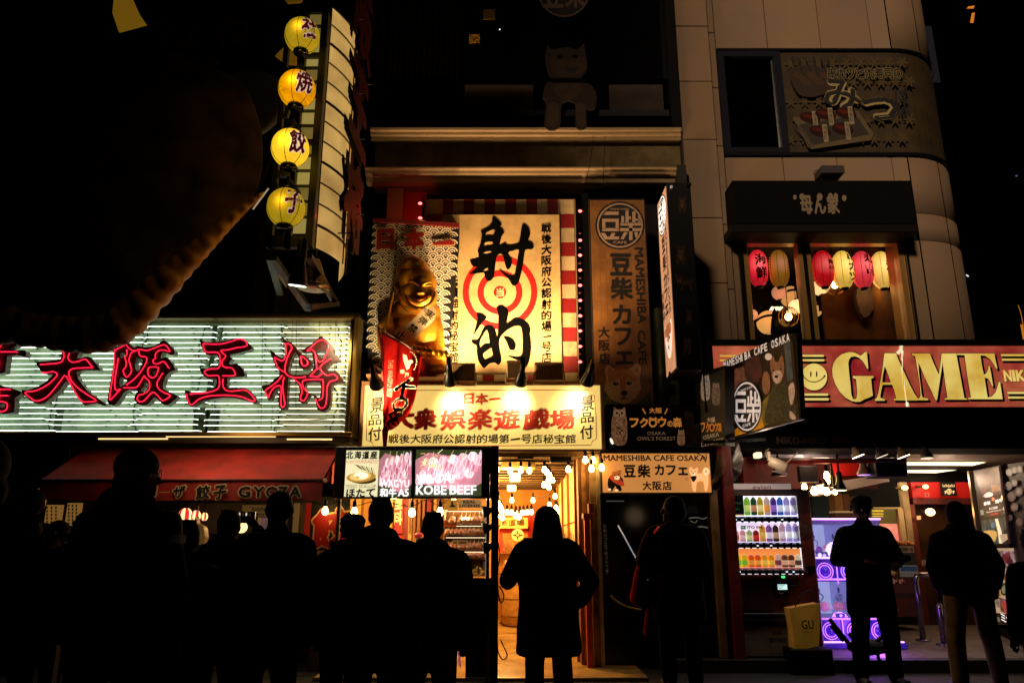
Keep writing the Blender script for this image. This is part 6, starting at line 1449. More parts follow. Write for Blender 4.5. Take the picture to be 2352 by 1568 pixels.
def owl(a, x, y, s, z, f, w, k, tall=1.6):
  a.poly([(x-s*.42,y-s*.9),(x-s*.2,y-s*.75),(x+s*.2,y-s*.75),(x+s*.42,y-s*.9),(x+s*.5,y-s*.3),(x+s*.6,y+s*.4),(x+s*.5,y+s*tall),(x-s*.5,y+s*tall),(x-s*.62,y+s*.4),(x-s*.5,y-s*.3)], f, z, smooth=3)
  a.ell(x-s*.2, y-s*.42, s*.24, s*.28, w, z, n=14); a.ell(x+s*.2, y-s*.42, s*.24, s*.28, w, z, n=14)
  a.ell(x-s*.19, y-s*.44, s*.09, s*.10, k, z, n=10); a.ell(x+s*.19, y-s*.44, s*.09, s*.10, k, z, n=10); a.poly([(x-s*.06,y-s*.36),(x+s*.06,y-s*.36),(x,y-s*.16)], k, z)
  r = random.Random(int(x))
  for i in range(int(18*tall)):
    u, v = x+r.uniform(-.42,.42)*s, y+r.uniform(.0,tall-.1)*s; a.ell(u, v, s*.05, s*.09, k if i % 2 else w, z, n=5, rot=r.uniform(-.4,.4), c=a.c+.0004)
  a.c += .001
def cafe_signs():
  # tall wooden sign flat on the wall
  Y = 8.9
  T = thing('wooden_cafe_sign', 'tall wood-patterned dog cafe sign flat on the wall with round crest and puppy face', 'sign', at(220, 1540, Y, 'U'))
  g = flat(Y, 'U'); m = MB(g); m.pbox(14, 16, 480, 1700, -.12, -.002, mt('#1a120a', rough=.6), bev=.004); m.build('box', T)
  wood = mt('#8d5f2c', rough=.5, c2='#7c5024', ns=3, dirt=3); m = MB(g); m.pbox(24, 30, 470, 1690, -.001, .004, wood); m.build('face', T)
  a = MB(flat(Y-.006, 'U')); k = mt('#120c08', rough=.6); pal = mt('#a88c74', rough=.7)
  for i in range(9): a.rect(38+i*50, 40, 40+i*50, 1680, mt('#805424', rough=.5), c=.0006)
  crest(a, 240, 230, 182, 178, 'U', pal, k)
  for ch, x0, y0, x1, y1 in (('豆',158,455,335,632),('柴',162,645,342,822),('カ',178,862,330,1018),('フ',198,1045,334,1188),('ェ',205,1232,346,1338)): a.text(ch, x0, y0, x1, y1, k, off=.045, c=a.c+.001)
  for ch, x0, y0, x1, y1 in (('大',65,1036,158,1128),('阪',70,1140,160,1230),('店',72,1244,162,1336)): a.text(ch, x0, y0, x1, y1, k, off=.04, c=a.c+.001)
  a.text('MAMESHIBA', 366, 408, 440, 1015, k, rot=90, off=.03, c=a.c+.001); a.text('CAFE', 384, 1062, 448, 1338, k, rot=90, off=.03, c=a.c+.001)
  a.ell(180, 1352, 20, 20, k, hole=.88, n=20); a.text('R', 172, 1342, 190, 1362, k)
  dog_face(a, 262, 1490, 150, 'U')
  gr = mt('#2c3a24', rough=.9, c2='#4a5638', ns=60)
  a.poly([(120,1545),(150,1600),(250,1650),(380,1640),(470,1560),(480,1600),(470,1690),(120,1690)], gr, smooth=3)
  for i in range(14): a.ell(140+i*24, 1612+18*math.sin(i), 9, 9, mt('#7c7a5c'), hole=.7, n=12, c=a.c+.001)
  a.build('print', T)
  # green pipe and wall piece beside it
  m = MB(); p0 = at(540, 900, 9.0, 'U'); m.tube([(p0.x, 8.98, 2.4), (p0.x, 8.98, p0.z)], .06, mt('#5a5c3a', rough=.4, c2='#3c3e28', ns=6), 12); tag(m.build('wall_pipe', loc=(p0.x, 8.98, 2.4)), 'pale green vertical pipe between the wooden cafe sign and the projecting one', 'pipe')
  m = MB(flat(9.05, 'F')); m.pbox(380, 660, 540, 1090, -.1, 0, mt('#6a6440', rough=.7, c2='#4c4830', ns=4)); m.pbox(440, 1000, 485, 1045, 0, .03, BLK)
  tag(m.build('electric_box_wall', loc=at(460, 1090, 9.05, 'F')), 'pale greenish wall patch with a black box under the projecting cafe sign', 'wall panel')
  # projecting sign: lit left face and dark front with puppies
  Xn = 1.80; Yn, Yf = 7.9, 8.45
  top = atz(1530, 420, 0); Zt = at(1532, 420, Yn).z; Zb = at(1556, 849, Yn).z; Xn = at(1543, 640, Yn).x
  T = thing('projecting_cafe_sign', 'narrow lit dog cafe sign projecting from the wall, black front strip with puppies', 'sign', (Xn+.12, Yf, Zb))
  x_r = at(1600, 640, Yn).x
  b = MB(Fr((0,0,0),(1,0,0),(0,1,0))); b.box(Xn, x_r, Yn, Yf, Zb, Zt, mt('#0b0a09', rough=.4), bev=.006); b.build('case', T)
  L = Fr((Xn-.002, Yf, Zb), (0,-1,0), (0,0,1)); w_ = Yf-Yn; h_ = Zt-Zb
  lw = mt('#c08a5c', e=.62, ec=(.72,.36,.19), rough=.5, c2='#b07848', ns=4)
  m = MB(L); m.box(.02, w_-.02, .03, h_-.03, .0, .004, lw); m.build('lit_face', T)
  class LFr(Fr):
    def px(s, x, y, z=None): return (x*w_, (1-y)*h_)
  lf = LFr((Xn-.008, Yf, Zb), (0,-1,0), (0,0,1)); a = MB(lf); ww = mt('#fff8ee', e=1.3, ec=(1,.93,.85))
  crest(a, .48, .125, .40, .40*w_/h_*1.02, 'D', ww, k)
  for ch, y0, y1 in (('豆',.25,.34),('柴',.35,.44),('カ',.455,.53),('フ',.54,.61),('ェ',.625,.68)): a.ltext(ch, .32*w_, (1-y1)*h_, .64*w_, (1-y0)*h_, k, off=.05, c=.004)
  for ch, y0, y1 in (('大',.53,.578),('阪',.585,.633),('店',.64,.688)): a.ltext(ch, .08*w_, (1-y1)*h_, .27*w_, (1-y0)*h_, k, off=.04, c=.004)
  a.ltext('MAMESHIBA', .70*w_, (1-.535)*h_, .84*w_, (1-.23)*h_, k, rot=90, off=.03, c=.004); a.ltext('CAFE', .70*w_, (1-.69)*h_, .84*w_, (1-.55)*h_, k, rot=90, off=.03, c=.004)
  # puppy face, laid out in metres on the face
  fm = mt('#b86c3c', e=.45, ec=(.6,.2,.09)); wmm = mt('#f0e0d0', e=.8, ec=(1,.8,.68))
  cx, cz, s = .5*w_, .19*h_, .19
  P_ = lambda pts: [(cx+u*s, cz+v*s) for u, v in pts]
  a.prism([[(v.x, v.y) for v in catmull([Vector((*p, 0)) for p in P_([(-.9,.9),(-.4,.8),(.4,.8),(.9,1.0),(.95,.1),(.5,-.9),(0,-1.15),(-.5,-.9),(-.95,.1)])], 3, True)]], .004, .004, wmm)
  a.prism([[(v.x, v.y) for v in catmull([Vector((*p, 0)) for p in P_([(-.8,.8),(.7,.85),(.8,.2),(.3,.2),(0,-.3),(-.3,.2),(-.8,.2)])], 3, True)]], .0055, .0055, fm)
  for u, v, r_ in ((-.35,.0,.13),(.35,.0,.13),(0,-.5,.17)): a.prism([[(cx+u*s+r_*s*math.cos(t), cz+v*s+r_*s*math.sin(t)*.8) for t in [i*PI/6 for i in range(12)]]], .007, .007, k)
  a.build('print', T)
  f = flat(Yn-.002, 'U'); a = MB(f); fd = mt('#4a3222', rough=.9, c2='#3a2618', ns=30); fw_ = mt('#6a5444', rough=.9, c2='#54402f', ns=30); fk = mt('#0c0807')
  for x, y, s_, md in ((738,60,52,'sit'), (725,465,62,'sit'), (760,690,62,'stand'), (790,960,50,'sit'), (775,1190,52,'sit')): dog_body(a, x, y, s_, 'U', md, fd if y != 1190 else fw_, fw_, fk)
  a.build('puppy_print', T)
  m = MB(); m.bar((x_r-.05, Yn+.2, Zb+.02), (x_r+.05, YF, Zb+.02), .05, .05, BLK); m.bar((x_r-.05, Yn+.2, Zt-.05), (x_r+.05, YF, Zt-.05), .05, .05, BLK); m.build('bracket', T)
  m = MB(); m.ball((Xn+.05, Yn-.02, Zt-.06), .018, mt('#c8c8d0', rough=.2, metal=.6, e=.3), 8, 6); m.ball((Xn+.25, Yn-.02, Zt-.03), .03, BLKM, 8, 6); m.build('screws', T)
  m = MB(); m.bar(at(1540,855,Yn+.3), at(1525,960,8.9), .03, .03, BLK); tag(m.build('support_strut', loc=at(1525,960,8.9)), 'thin black strut under the projecting cafe sign', 'strut')
  # owl sign
  Y = 8.5
  T = thing('owl_sign', 'black owl forest sign with orange lettering between painted owls above the cafe lightbox', 'sign', at(380, 1290, Y, 'F'))
  g = flat(Y, 'F'); m = MB(g); m.pbox(158, 1090, 608, 1298, -.2, 0, mt('#0a0808', rough=.35), bev=.006); m.build('box', T)
  a = MB(flat(Y-.004, 'F')); of = mt('#5c3a24', rough=.8, c2='#7c5638', ns=30, e=.6); ow = mt('#8c6a4c', rough=.8, e=.5); ok = mt('#120a06', rough=.7)
  owl(a, 220, 1160, 62, 'F', of, ow, ok, 1.9); owl(a, 552, 1160, 46, 'F', mt('#33231a', rough=.8), mt('#55443a'), ok, 2.6); owl(a, 515, 1238, 30, 'F', of, ow, ok, 1.5); owl(a, 585, 1210, 34, 'F', mt('#3d2a20', rough=.8), mt('#5d4c42'), ok, 2.0)
  orr = mt('#b85c1c', rough=.6, e=.4, ec=(.8,.3,.05))
  a.line('大阪', 360, 1108, 424, 1134, orr, off=.03); a.stroke([(330,1112),(345,1138)], 5, orr, sm=0); a.stroke([(449,1112),(436,1138)], 5, orr, sm=0)
  for ch, x0, y0, x1, y1 in (('フ',268,1158,312,1202),('ク',316,1156,358,1202),('ウ',402,1152,444,1200),('の',448,1170,474,1200),('森',474,1154,518,1202)): a.text(ch, x0, y0, x1, y1, orr, off=.05)
  a.ell(379, 1180, 20, 22, orr, hole=.6, n=24); a.poly([(360,1158),(368,1152),(376,1164),(384,1164),(392,1152),(398,1158),(396,1170),(362,1170)], orr)
  t2 = mt('#7c6048', rough=.7, e=.5); a.text('OSAKA', 352, 1222, 440, 1238, t2); a.text("OWL'S FOREST", 304, 1246, 488, 1264, t2)
  a.ell(182, 1268, 6, 16, mt('#fff0d0', e=1.6, ec=(1,.85,.6)), rot=-.4); a.build('print', T)
  # owl sign, angled copy on the corner
  f = quadframe((608, 1288), 8.45, (726, 1288), 8.0, 'F'); f.z = 'F'
  T = thing('angled_owl_sign', 'narrow angled owl forest sign with two tall owls at the corner before the arcade', 'sign', f.O)
  m = MB(f); P = [f.px(*p) for p in ((606,940),(724,905),(726,1290),(610,1290))]; m.prism([P], -.12, 0, mt('#0a0909', rough=.5)); m.build('box', T)
  a = MB(Fr(f.O+f.N*.003, f.U, f.V, 'F')); owl(a, 632, 980, 36, 'F', mt('#6c5c50', rough=.8, c2='#8c7a6a', ns=40, e=.5), mt('#9c8a7a', e=.5), mt('#1a1210', e=.5), 2.4); owl(a, 684, 1015, 34, 'F', mt('#44342a', rough=.8, c2='#5c483a', ns=40, e=.5), mt('#6c5848', e=.5), mt('#120c0a', e=.5), 2.2)
  tt = mt('#9c8466', rough=.7, e=.5); a.line('大阪', 640, 1152, 682, 1178, tt, off=.03); o2 = mt('#a8641c', rough=.6, e=.5)
  for ch, x0, x1 in (('フ',612,634),('ク',636,656),('ウ',676,694),('の',692,702),('森',700,712)): a.text(ch, x0, 1178, x1, 1224, o2, off=.05)
  a.ell(666, 1202, 12, 20, o2, hole=.6); a.text('OSAKA', 624, 1232, 700, 1252, tt); a.text("L'S FOREST", 616, 1262, 722, 1284, tt); a.build('print', T)
  # square angled sign with dogs
  f = quadframe((210, 1355), 8.3, (645, 1245), 7.0, 'G'); f.z = 'G'
  T = thing('angled_dog_sign', 'square angled dog cafe sign with white crest, street photo of dogs and orange corner', 'sign', f.O)
  P = [f.px(*p) for p in ((165,868),(608,688),(655,1240),(210,1362))]; m = MB(f); m.prism([P], -.05, 0, mt('#1a1210', rough=.5, c2='#2a1d16', ns=5)); m.build('box', T)
  P2 = [f.px(*p) for p in ((608,688),(640,700),(668,1235),(655,1240))]; m = MB(f); m.prism([P2], -.05, -.001, BLK); m.build('side_edge', T)
  g2 = Fr(f.O+f.N*.003, f.U, f.V, 'G'); a = MB(g2)
  a.poly([(182,930),(250,915),(300,900),(330,1000),(260,1080),(195,1090)], mt('#6a3a26', rough=.7, c2='#3a2018', ns=8, e=.85)); a.poly([(320,860),(400,835),(420,960),(360,1010),(310,960)], mt('#3c1410', rough=.7, c2='#1c0c0a', ns=8, e=.85), smooth=2)
  a.poly([(198,1270),(240,1310),(330,1230),(480,1060),(520,1090),(430,1290),(212,1355)], mt('#c07818', rough=.6, c2='#a86410', ns=6, dirt=6, e=.85)); a.poly([(400,1150),(500,1040),(560,1020),(600,1100),(560,1220),(430,1280)], mt('#4a3a14', rough=.8, c2='#6a5218', ns=12, e=.85))
  a.poly([(560,760),(600,740),(620,980),(580,1000)], mt('#3c3c34', rough=.7, c2='#2a2a24', ns=10, e=.85)); a.poly([(500,1000),(600,1010),(640,1200),(560,1250),(440,1260),(450,1150)], mt('#3a3018', rough=.8, c2='#1c180c', ns=30, e=.85), smooth=2)
  fd = mt('#7c4c2c', rough=.9, c2='#5c3820', ns=30, e=.85); fw_ = mt('#a88468', rough=.9, c2='#8c6a50', ns=30, e=.85)
  a.poly([(472,870),(490,830),(505,870),(530,862),(545,822),(560,870),(562,930),(545,990),(515,1010),(490,985),(478,930)], fd, smooth=2); a.poly([(490,940),(520,925),(550,945),(535,1000),(510,1008),(492,985)], fw_, smooth=2); a.ell(512, 965, 12, 9, INK); a.ell(495, 925, 6, 5, INK); a.ell(540, 915, 6, 5, INK)
  a.ell(462, 838, 22, 22, mt('#b89c88', e=.85)); a.poly([(425,960),(445,930),(470,960),(472,1050),(445,1080),(425,1040)], fd, smooth=2); a.poly([(590,1030),(620,1000),(632,1060),(615,1140),(600,1130)], fw_, smooth=2)
  a.poly([(600,1180),(640,1220),(630,1240),(600,1230)], fw_, smooth=2)
  a.c += .002
  # lettering along the slanted top edge
  s_ = 'MAMESHIBA CAFE OSAKA'; wt = mt('#c8b4a4', rough=.6, e=.85); sh_ = mt('#0a0807', e=.85)
  base = f.px(182, 925); end = f.px(608, 745)
  n = len(s_); cw = (end[0]-base[0])/n; sl_ = (end[1]-base[1])/(end[0]-base[0])
  hh = abs(f.px(190, 860)[1]-f.px(190, 912)[1])
  for i, ch in enumerate(s_):
    if ch == ' ': continue
    x0 = base[0]+cw*i; y0 = f.px(182,916)[1]+ (f.px(606,738)[1]-f.px(182,916)[1])*(i+.5)/n
    wI = cw*(.35 if ch == 'I' else .86); a.ltext(ch, x0+cw*.02+.012, y0-.012, x0+wI+.012, y0+hh*.92-.012, sh_, off=.06, sh=.0, c=a.c); a.ltext(ch, x0+cw*.02, y0, x0+wI, y0+hh*.92, wt, off=.03, c=a.c+.002)
  a.c += .004
  crest(a, 328, 1155, 90, 155, 'G', mt('#c4b4ac', rough=.6, e=.85), mt('#14100f', e=.85))
  a.build('print', T)
  # lightbox over the cafe door
  Y = 8.4
  T = thing('cafe_lightbox', 'orange lit dog cafe lightbox with two small shibas over the dark door', 'sign', at(400, 1520, Y, 'F'))
  g = flat(Y, 'F'); m = MB(g); m.pbox(128, 1318, 662, 1520, -.2, -.004, mt('#1c120a', rough=.5), bev=.006); m.build('box', T)
  a = MB(flat(Y-.001, 'F')); m = MB(flat(Y-.0, 'F')); m.pbox(138, 1326, 655, 1512, -.003, 0, mt('#c07a2c', e=.62, ec=(.78,.32,.08), c2='#d89040', ns=2.5, rough=.5)); m.build('face', T)
  k = mt('#0c0805', rough=.6); a.text('MAMESHIBA CAFE OSAKA', 144, 1333, 634, 1362, k, off=.03)
  for ch, x0, x1, y0, y1 in (('豆',240,298,1380,1440),('柴',306,368,1378,1442),('カ',388,434,1378,1430),('フ',442,490,1382,1430),('ェ',500,548,1392,1430)): a.text(ch, x0, y0, x1, y1, k, off=.05)
  a.line('大阪店', 328, 1458, 472, 1502, k, off=.04); a.ell(542, 1448, 7, 7, k, hole=.8)
  e_ = .7; d1 = mt('#a8501c', e=e_, ec=(.42,.12,.02)); d2 = mt('#ffe0b8', e=.9, ec=(1,.68,.36)); d3 = mt('#c8400c', e=.5, ec=(.55,.05,.02)); dk = mt('#0c0806')
  a.poly([(168,1500),(165,1450),(190,1425),(230,1440),(240,1470),(225,1478),(232,1502),(210,1504),(200,1480),(186,1505)], dk, smooth=2); a.poly([(170,1440),(200,1430),(242,1468),(235,1482),(200,1468)], d3, smooth=2)
  a.poly([(188,1432),(182,1415),(205,1410),(228,1405),(226,1430),(218,1452),(196,1456)], d1, smooth=2); a.ell(208, 1442, 13, 9, d2); a.ell(206, 1440, 4, 3, dk); a.ell(200, 1428, 3, 3, dk); a.ell(216, 1426, 3, 3, dk); a.ell(172, 1498, 8, 5, d2); a.ell(206, 1502, 9, 5, d2)
  dn = mt('#f0b070', e=.9, ec=(1,.5,.2))
  a.poly([(565,1430),(630,1420),(645,1440),(640,1500),(628,1504),(622,1460),(590,1462),(585,1505),(572,1504),(566,1465)], dn, smooth=2); a.ell(634, 1412, 16, 18, d2, hole=.35); a.poly([(554,1400),(562,1390),(572,1402),(586,1398),(594,1392),(594,1412),(584,1432),(566,1434),(556,1418)], dn, smooth=2); a.ell(574, 1424, 10, 8, d2); a.ell(572, 1420, 4, 3, dk); a.ell(564, 1412, 3, 2, dk); a.ell(582, 1412, 3, 2, dk); a.poly([(560,1436),(588,1434),(584,1452),(572,1462),(564,1450)], dk, smooth=2)
  a.stroke([(590,1325),(620,1340),(635,1350)], 4, k); a.stroke([(632,1328),(636,1345),(630,1368)], 4, k)
  a.build('print', T)
  light('AREA', 'glow', at(400, 1430, Y-.15, 'F'), 3, (1,.55,.2), T, .6, at(400, 1700, Y-1.5, 'F'))
  # dark door, side text, opening hours
  Y = 8.6
  T = thing('dark_doorway', 'dark glass doorway of the dog cafe with vertical pale lettering at its left side', 'door', (1.8, Y, 0))
  m = MB(flat(Y, 'K')); m.pbox(805, 395, 1560, 1750, -.1, 0, mt('#060606', rough=.25)); m.build('glass_wall', T)
  m = MB(flat(Y-.02, 'K')); m.pbox(806, 396, 812, 1750, 0, .04, mt('#2c241c', rough=.4)); m.pbox(838, 436, 948, 441, 0, .02, mt('#8a8a8a', rough=.3, e=.2)); m.pbox(1330, 396, 1337, 1750, 0, .04, mt('#1c1814', rough=.4)); m.pbox(1498, 396, 1512, 1750, 0, .06, mt('#241d16', rough=.4)); m.build('door_frame', T)
  a = MB(flat(Y-.01, 'K')); tx = mt('#8a7c68', rough=.7, e=.06)
  for i, ch in enumerate('豆柴カフェで癒されて！'): a.text(ch, 818+i*1.6, 583+i*28, 840+i*1.4, 605+i*28, tx, off=.02, c=.002)
  for i in range(2): a.text('犬', 838, 920+i*36, 858, 945+i*36, mt('#2c2824'), c=.002)
  a.build('side_lettering', T)
  m = MB(flat(Y-.03, 'K')); m.pbox(1337, 398, 1505, 515, -.01, 0, mt('#131110', rough=.6)); o = m.build('hours_sign', T)
  a = MB(flat(Y-.032, 'K')); t3 = mt('#5c5248', rough=.7); a.line('営業時間', 1362, 408, 1474, 432, t3, off=.03); a.text('Opening hours', 1358, 436, 1478, 452, t3); a.text('11:30 AM ~ 5:30 PM', 1338, 456, 1504, 472, t3, off=.02); a.text('5:00 PM', 1446, 492, 1504, 508, t3, off=.02); a.build('lettering', o)
  a = MB(flat(Y-.012, 'K')); wv = mt('#8a8878', rough=.4, e=.25); a.stroke([(1352,545),(1400,540),(1440,548),(1470,536)], 7, wv); a.stroke([(1360,560),(1390,572),(1405,556)], 5, wv); a.stroke([(1378,610),(1430,596),(1482,608)], 9, wv)
  a.rect(1412, 1208, 1552, 1240, mt('#3c3428', rough=.8, c2='#2a241c', ns=30)); a.build('reflections', T)
  T2 = thing('owl_picture', 'small pale owl print low on the dark cafe glass beside the vending machine', 'picture', at(1485, 885, 8.58, 'K')); a = MB(flat(8.58, 'K')); owl(a, 1485, 815, 30, 'K', mt('#3c3632', rough=.9, c2='#524a44', ns=40), mt('#5c544c'), mt('#141210'), 2.0); a.build('print', T2)
  c = MB(); c.tube(catmull([at(x, y, 8.0, 'K') for x, y in ((868,1025),(900,1055),(950,1085),(1010,1105),(1060,1112))], 8), .009, mt('#8a7a50', rough=.3, metal=.8), 6); tag(c.build('rope_chain', loc=at(960, 1090, 8.0, 'K')), 'thin metal chain sagging across the dark cafe doorway', 'chain')
  # cloudy plastic sheet
  Y = 7.95; pts = ((170,0),(265,-10),(305,130),(270,230),(195,290),(105,312),(118,180))
  f = flat(Y, 'H'); P = [f.px(*p) for p in pts]; vs = []; n = len(P); cx = sum(p[0] for p in P)/n; cz = sum(p[1] for p in P)/n
  Q = catmull([Vector((*p, 0)) for p in P], 4, True); vs = [f.w(cx, cz, .09)];
  for k_ in (.35, .7, 1.0):
    for i, p in enumerate(Q): vs.append(f.w(cx+(p.x-cx)*k_, cz+(p.y-cz)*k_, .09*(1-k_)+.025*math.sin(i*1.9)*k_))
  N_ = len(Q); fs = [(0, 1+i, 1+(i+1) % N_) for i in range(N_)]
  for r in range(2):
    for i in range(N_): fs.append((1+r*N_+i, 1+(r+1)*N_+i, 1+(r+1)*N_+(i+1) % N_, 1+r*N_+(i+1) % N_))
  m = MB(); m.add(vs, fs, mt('#a89a92', rough=.35, trans=.62, c2='#6a6058', ns=9), True); tag(m.build('plastic_sheet', loc=at(*pts[0], Y, 'H')), 'cloudy crumpled plastic sheet hanging between the orange lightbox and the vending machine', 'sheet')
  m = MB(); m.bar(at(*pts[0], Y, 'H')+Vector((-.2,0,.0)), at(*pts[1], Y, 'H')+Vector((.3,0,.02)), .03, .03, BLK); tag(m.build('awning_rod', loc=at(*pts[0], Y, 'H')), 'short black rod from which the cloudy plastic sheet hangs', 'rod')
cafe_signs()
def game_sign():
  Y = 8.3
  T = thing('game_sign', 'long red backlit sign with big yellow GAME letters and a smiling yellow face', 'sign', at(1500, 1165, Y, 'G'))
  g = flat(Y, 'G');
  red = mt('#a83c3c', e=.62, ec=(.40,.065,.065), rough=.5, c2='#c06a48', ns=1.1, dirt=1.7, amt=.7)
  x0 = g.px(112, 960)[0]; xm = g.px(1322, 960)[0]; x1 = 6.5; zt = g.px(1200, 770)[1]; zb = g.px(1200, 1160)[1]
  # backlit acrylic: own emission pattern mottled by noise for uneven backlight and wear
  pm = bpy.data.materials.new('m_acrylic'); pm.use_nodes = True; nt = pm.node_tree; N = nt.nodes; K = nt.links; b = N['Principled BSDF']
  tc = N.new('ShaderNodeTexCoord'); nz = N.new('ShaderNodeTexNoise'); nz.inputs['Scale'].default_value = 1.3; nz.inputs['Detail'].default_value = 3; K.new(tc.outputs['Object'], nz.inputs['Vector'])
  cr = N.new('ShaderNodeValToRGB'); cr.color_ramp.elements[0].position = .36; cr.color_ramp.elements[0].color = (.26,.012,.016,1); cr.color_ramp.elements[1].position = .68; cr.color_ramp.elements[1].color = (.52,.13,.055,1); K.new(nz.outputs['Fac'], cr.inputs[0])
  n2 = N.new('ShaderNodeTexNoise'); n2.inputs['Scale'].default_value = 7; n2.inputs['Detail'].default_value = 8; K.new(tc.outputs['Object'], n2.inputs['Vector']); mr = N.new('ShaderNodeMapRange'); mr.inputs[1].default_value = .3; mr.inputs[2].default_value = .7; mr.inputs[3].default_value = .62; mr.inputs[4].default_value = 1.1; K.new(n2.outputs['Fac'], mr.inputs[0])
  K.new(cr.outputs[0], b.inputs['Base Color']); K.new(cr.outputs[0], b.inputs['Emission Color']); K.new(mr.outputs[0], b.inputs['Emission Strength']); b.inputs['Roughness'].default_value = .35; pm.cycles.emission_sampling = 'NONE'
  for a0, a1 in ((x0, xm-.004), (xm+.004, x1)):
    m = MB(g); m.box(a0, a1, zb, zt, -.03, 0, pm); m.build('acrylic_panel', T)
  m = MB(g); m.box(x0-.12, x1, zt+.001, zt+.07, -.4, .03, mt('#0c0a09', rough=.5)); m.box(x0-.12, x0-.001, zb-.05, zt, -.4, .02, mt('#0c0a09', rough=.5)); m.box(x0-.12, x1, zb-.06, zb-.001, -.4, .03, mt('#0c0a09', rough=.5)); m.box(x0-.1, x1, zb, zt, -.4, -.06, BLK); m.build('box_frame', T)
  # crack with peeling film at the seam
  a = MB(flat(Y-.003, 'O')); cw = mt('#f0e4b8', e=.9, ec=(.95,.85,.55), rough=.5); gn = mt('#98a070', e=.4)
  a.poly([(1070,62),(1108,58),(1100,90),(1112,120),(1105,170),(1098,215),(1085,190),(1092,150),(1072,110)], cw, c=.011); a.poly([(1035,128),(1070,95),(1078,140),(1060,150)], cw, c=.011); a.stroke([(1100,200),(1100,300),(1112,400),(1122,480),(1135,580),(1145,680)], 8, cw, c=.011, sm=2); a.stroke([(1105,300),(1106,380),(1116,470)], 5, gn, c=.012, sm=0); a.poly([(1138,640),(1160,635),(1170,682),(1140,684)], cw, c=.011)
  a.build('peeling_seam', T)
  # letters: trace, dark shadow below and outline
  ym = bpy.data.materials.new('m_yellow'); ym.use_nodes = True; nt = ym.node_tree; N = nt.nodes; K = nt.links; b = N['Principled BSDF']
  tc = N.new('ShaderNodeTexCoord'); nz = N.new('ShaderNodeTexNoise'); nz.inputs['Scale'].default_value = 2.2; nz.inputs['Detail'].default_value = 5; K.new(tc.outputs['Object'], nz.inputs['Vector'])
  cr = N.new('ShaderNodeValToRGB'); cr.color_ramp.elements[0].position = .35; cr.color_ramp.elements[0].color = (.62,.34,.03,1); cr.color_ramp.elements[1].position = .6; cr.color_ramp.elements[1].color = (.86,.66,.17,1); K.new(nz.outputs['Fac'], cr.inputs[0])
  K.new(cr.outputs[0], b.inputs['Base Color']); K.new(cr.outputs[0], b.inputs['Emission Color']); b.inputs['Emission Strength'].default_value = .86; ym.cycles.emission_sampling = 'NONE'; b.inputs['Roughness'].default_value = .4
  dk = mt('#160806', rough=.6); f = flat(Y-.003, 'O')
  def glyph(outer, holes=(), name='letter', grow=5, sm=0):
    def lp(pts, dx=0, dy=0): return [f.px(x+dx, y+dy) for x, y in pts]
    def off(pts, d):
      n = len(pts); out = []; A = sum(pts[i][0]*pts[(i+1) % n][1]-pts[(i+1) % n][0]*pts[i][1] for i in range(n)); sgn = 1 if A > 0 else -1
      for i in range(n):
        p, q1, r = pts[i-1], pts[i], pts[(i+1) % n]
        e1 = Vector((q1[0]-p[0], q1[1]-p[1])).normalized(); e2 = Vector((r[0]-q1[0], r[1]-q1[1])).normalized()
        nn = Vector((e1.y+e2.y, -(e1.x+e2.x)))*sgn;
        if nn.length < .3: nn = Vector((e1.y, -e1.x))*sgn
        nn.normalize(); k_ = min(1.8, 1/max(.45, abs(nn.dot(Vector((e1.y, -e1.x))))))
        out.append((q1[0]+nn.x*d*k_, q1[1]+nn.y*d*k_))
      return out
    m = MB(f); m.prism([lp(off(outer, grow), 22, 20)]+[lp(off(h, -grow), 22, 20) for h in holes], .001, .001, dk)
    m.prism([lp(off(outer, grow))]+[lp(off(h, -grow)) for h in holes], .003, .003, dk)
    m.prism([lp(outer)]+[lp(h) for h in holes], .005, .005, ym)
    return m.build(name, T)
  def cm(pts, n=3):
    out = []
    for i in range(len(pts)): out.append(pts[i])
    return out
  G = [(553,124),(600,126),(640,142),(674,162),(722,122),(738,124),(754,292),(742,296),(725,262),(695,215),(655,180),(615,166),(575,175),(556,200),(548,240),(556,330),(570,450),(580,560),(596,602),(618,608),(634,590),(640,540),(634,455),(628,400),(596,390),(594,368),(806,368),(806,388),(782,394),(790,480),(800,570),(760,590),(715,606),(675,630),(630,634),(580,624),(520,590),(460,530),(415,450),(388,370),(383,300),(396,240),(430,185),(480,145)]
  glyph(G)
  glyph([(918,136),(1038,136),(1060,195),(1085,250),(1130,350),(1175,450),(1225,545),(1262,600),(1262,618),(1015,618),(1015,602),(1040,598),(1020,520),(998,458),(900,458),(886,520),(876,570),(878,592),(922,602),(922,622),(820,622),(822,606),(842,590),(856,545),(876,430),(900,290)], [[(922,265),(905,350),(896,434),(984,434),(960,360)]])
  glyph([(1198,138),(1384,138),(1420,230),(1476,356),(1492,250),(1505,138),(1655,138),(1662,180),(1690,330),(1715,470),(1738,596),(1765,600),(1765,610),(1535,610),(1533,598),(1565,592),(1548,480),(1530,350),(1515,228),(1500,330),(1478,480),(1458,616),(1442,616),(1400,520),(1340,400),(1268,228),(1272,330),(1286,450),(1300,560),(1310,588),(1366,600),(1368,616),(1262,616),(1262,600),(1282,590),(1290,560),(1280,450),(1262,330),(1245,230),(1232,164),(1205,158)])
  glyph([(1660,138),(2044,138),(2052,180),(2076,292),(2066,296),(2040,250),(2000,195),(1950,162),(1902,156),(1912,220),(1925,300),(1938,355),(1968,335),(1980,300),(1985,264),(1998,266),(2015,360),(2032,470),(2022,474),(2005,430),(1980,395),(1945,385),(1955,450),(1968,540),(1978,588),(2020,578),(2060,530),(2080,470),(2092,428),(2104,430),(2118,520),(2130,606),(1780,606),(1778,592),(1806,588),(1795,520),(1770,380),(1740,155),(1662,152)])
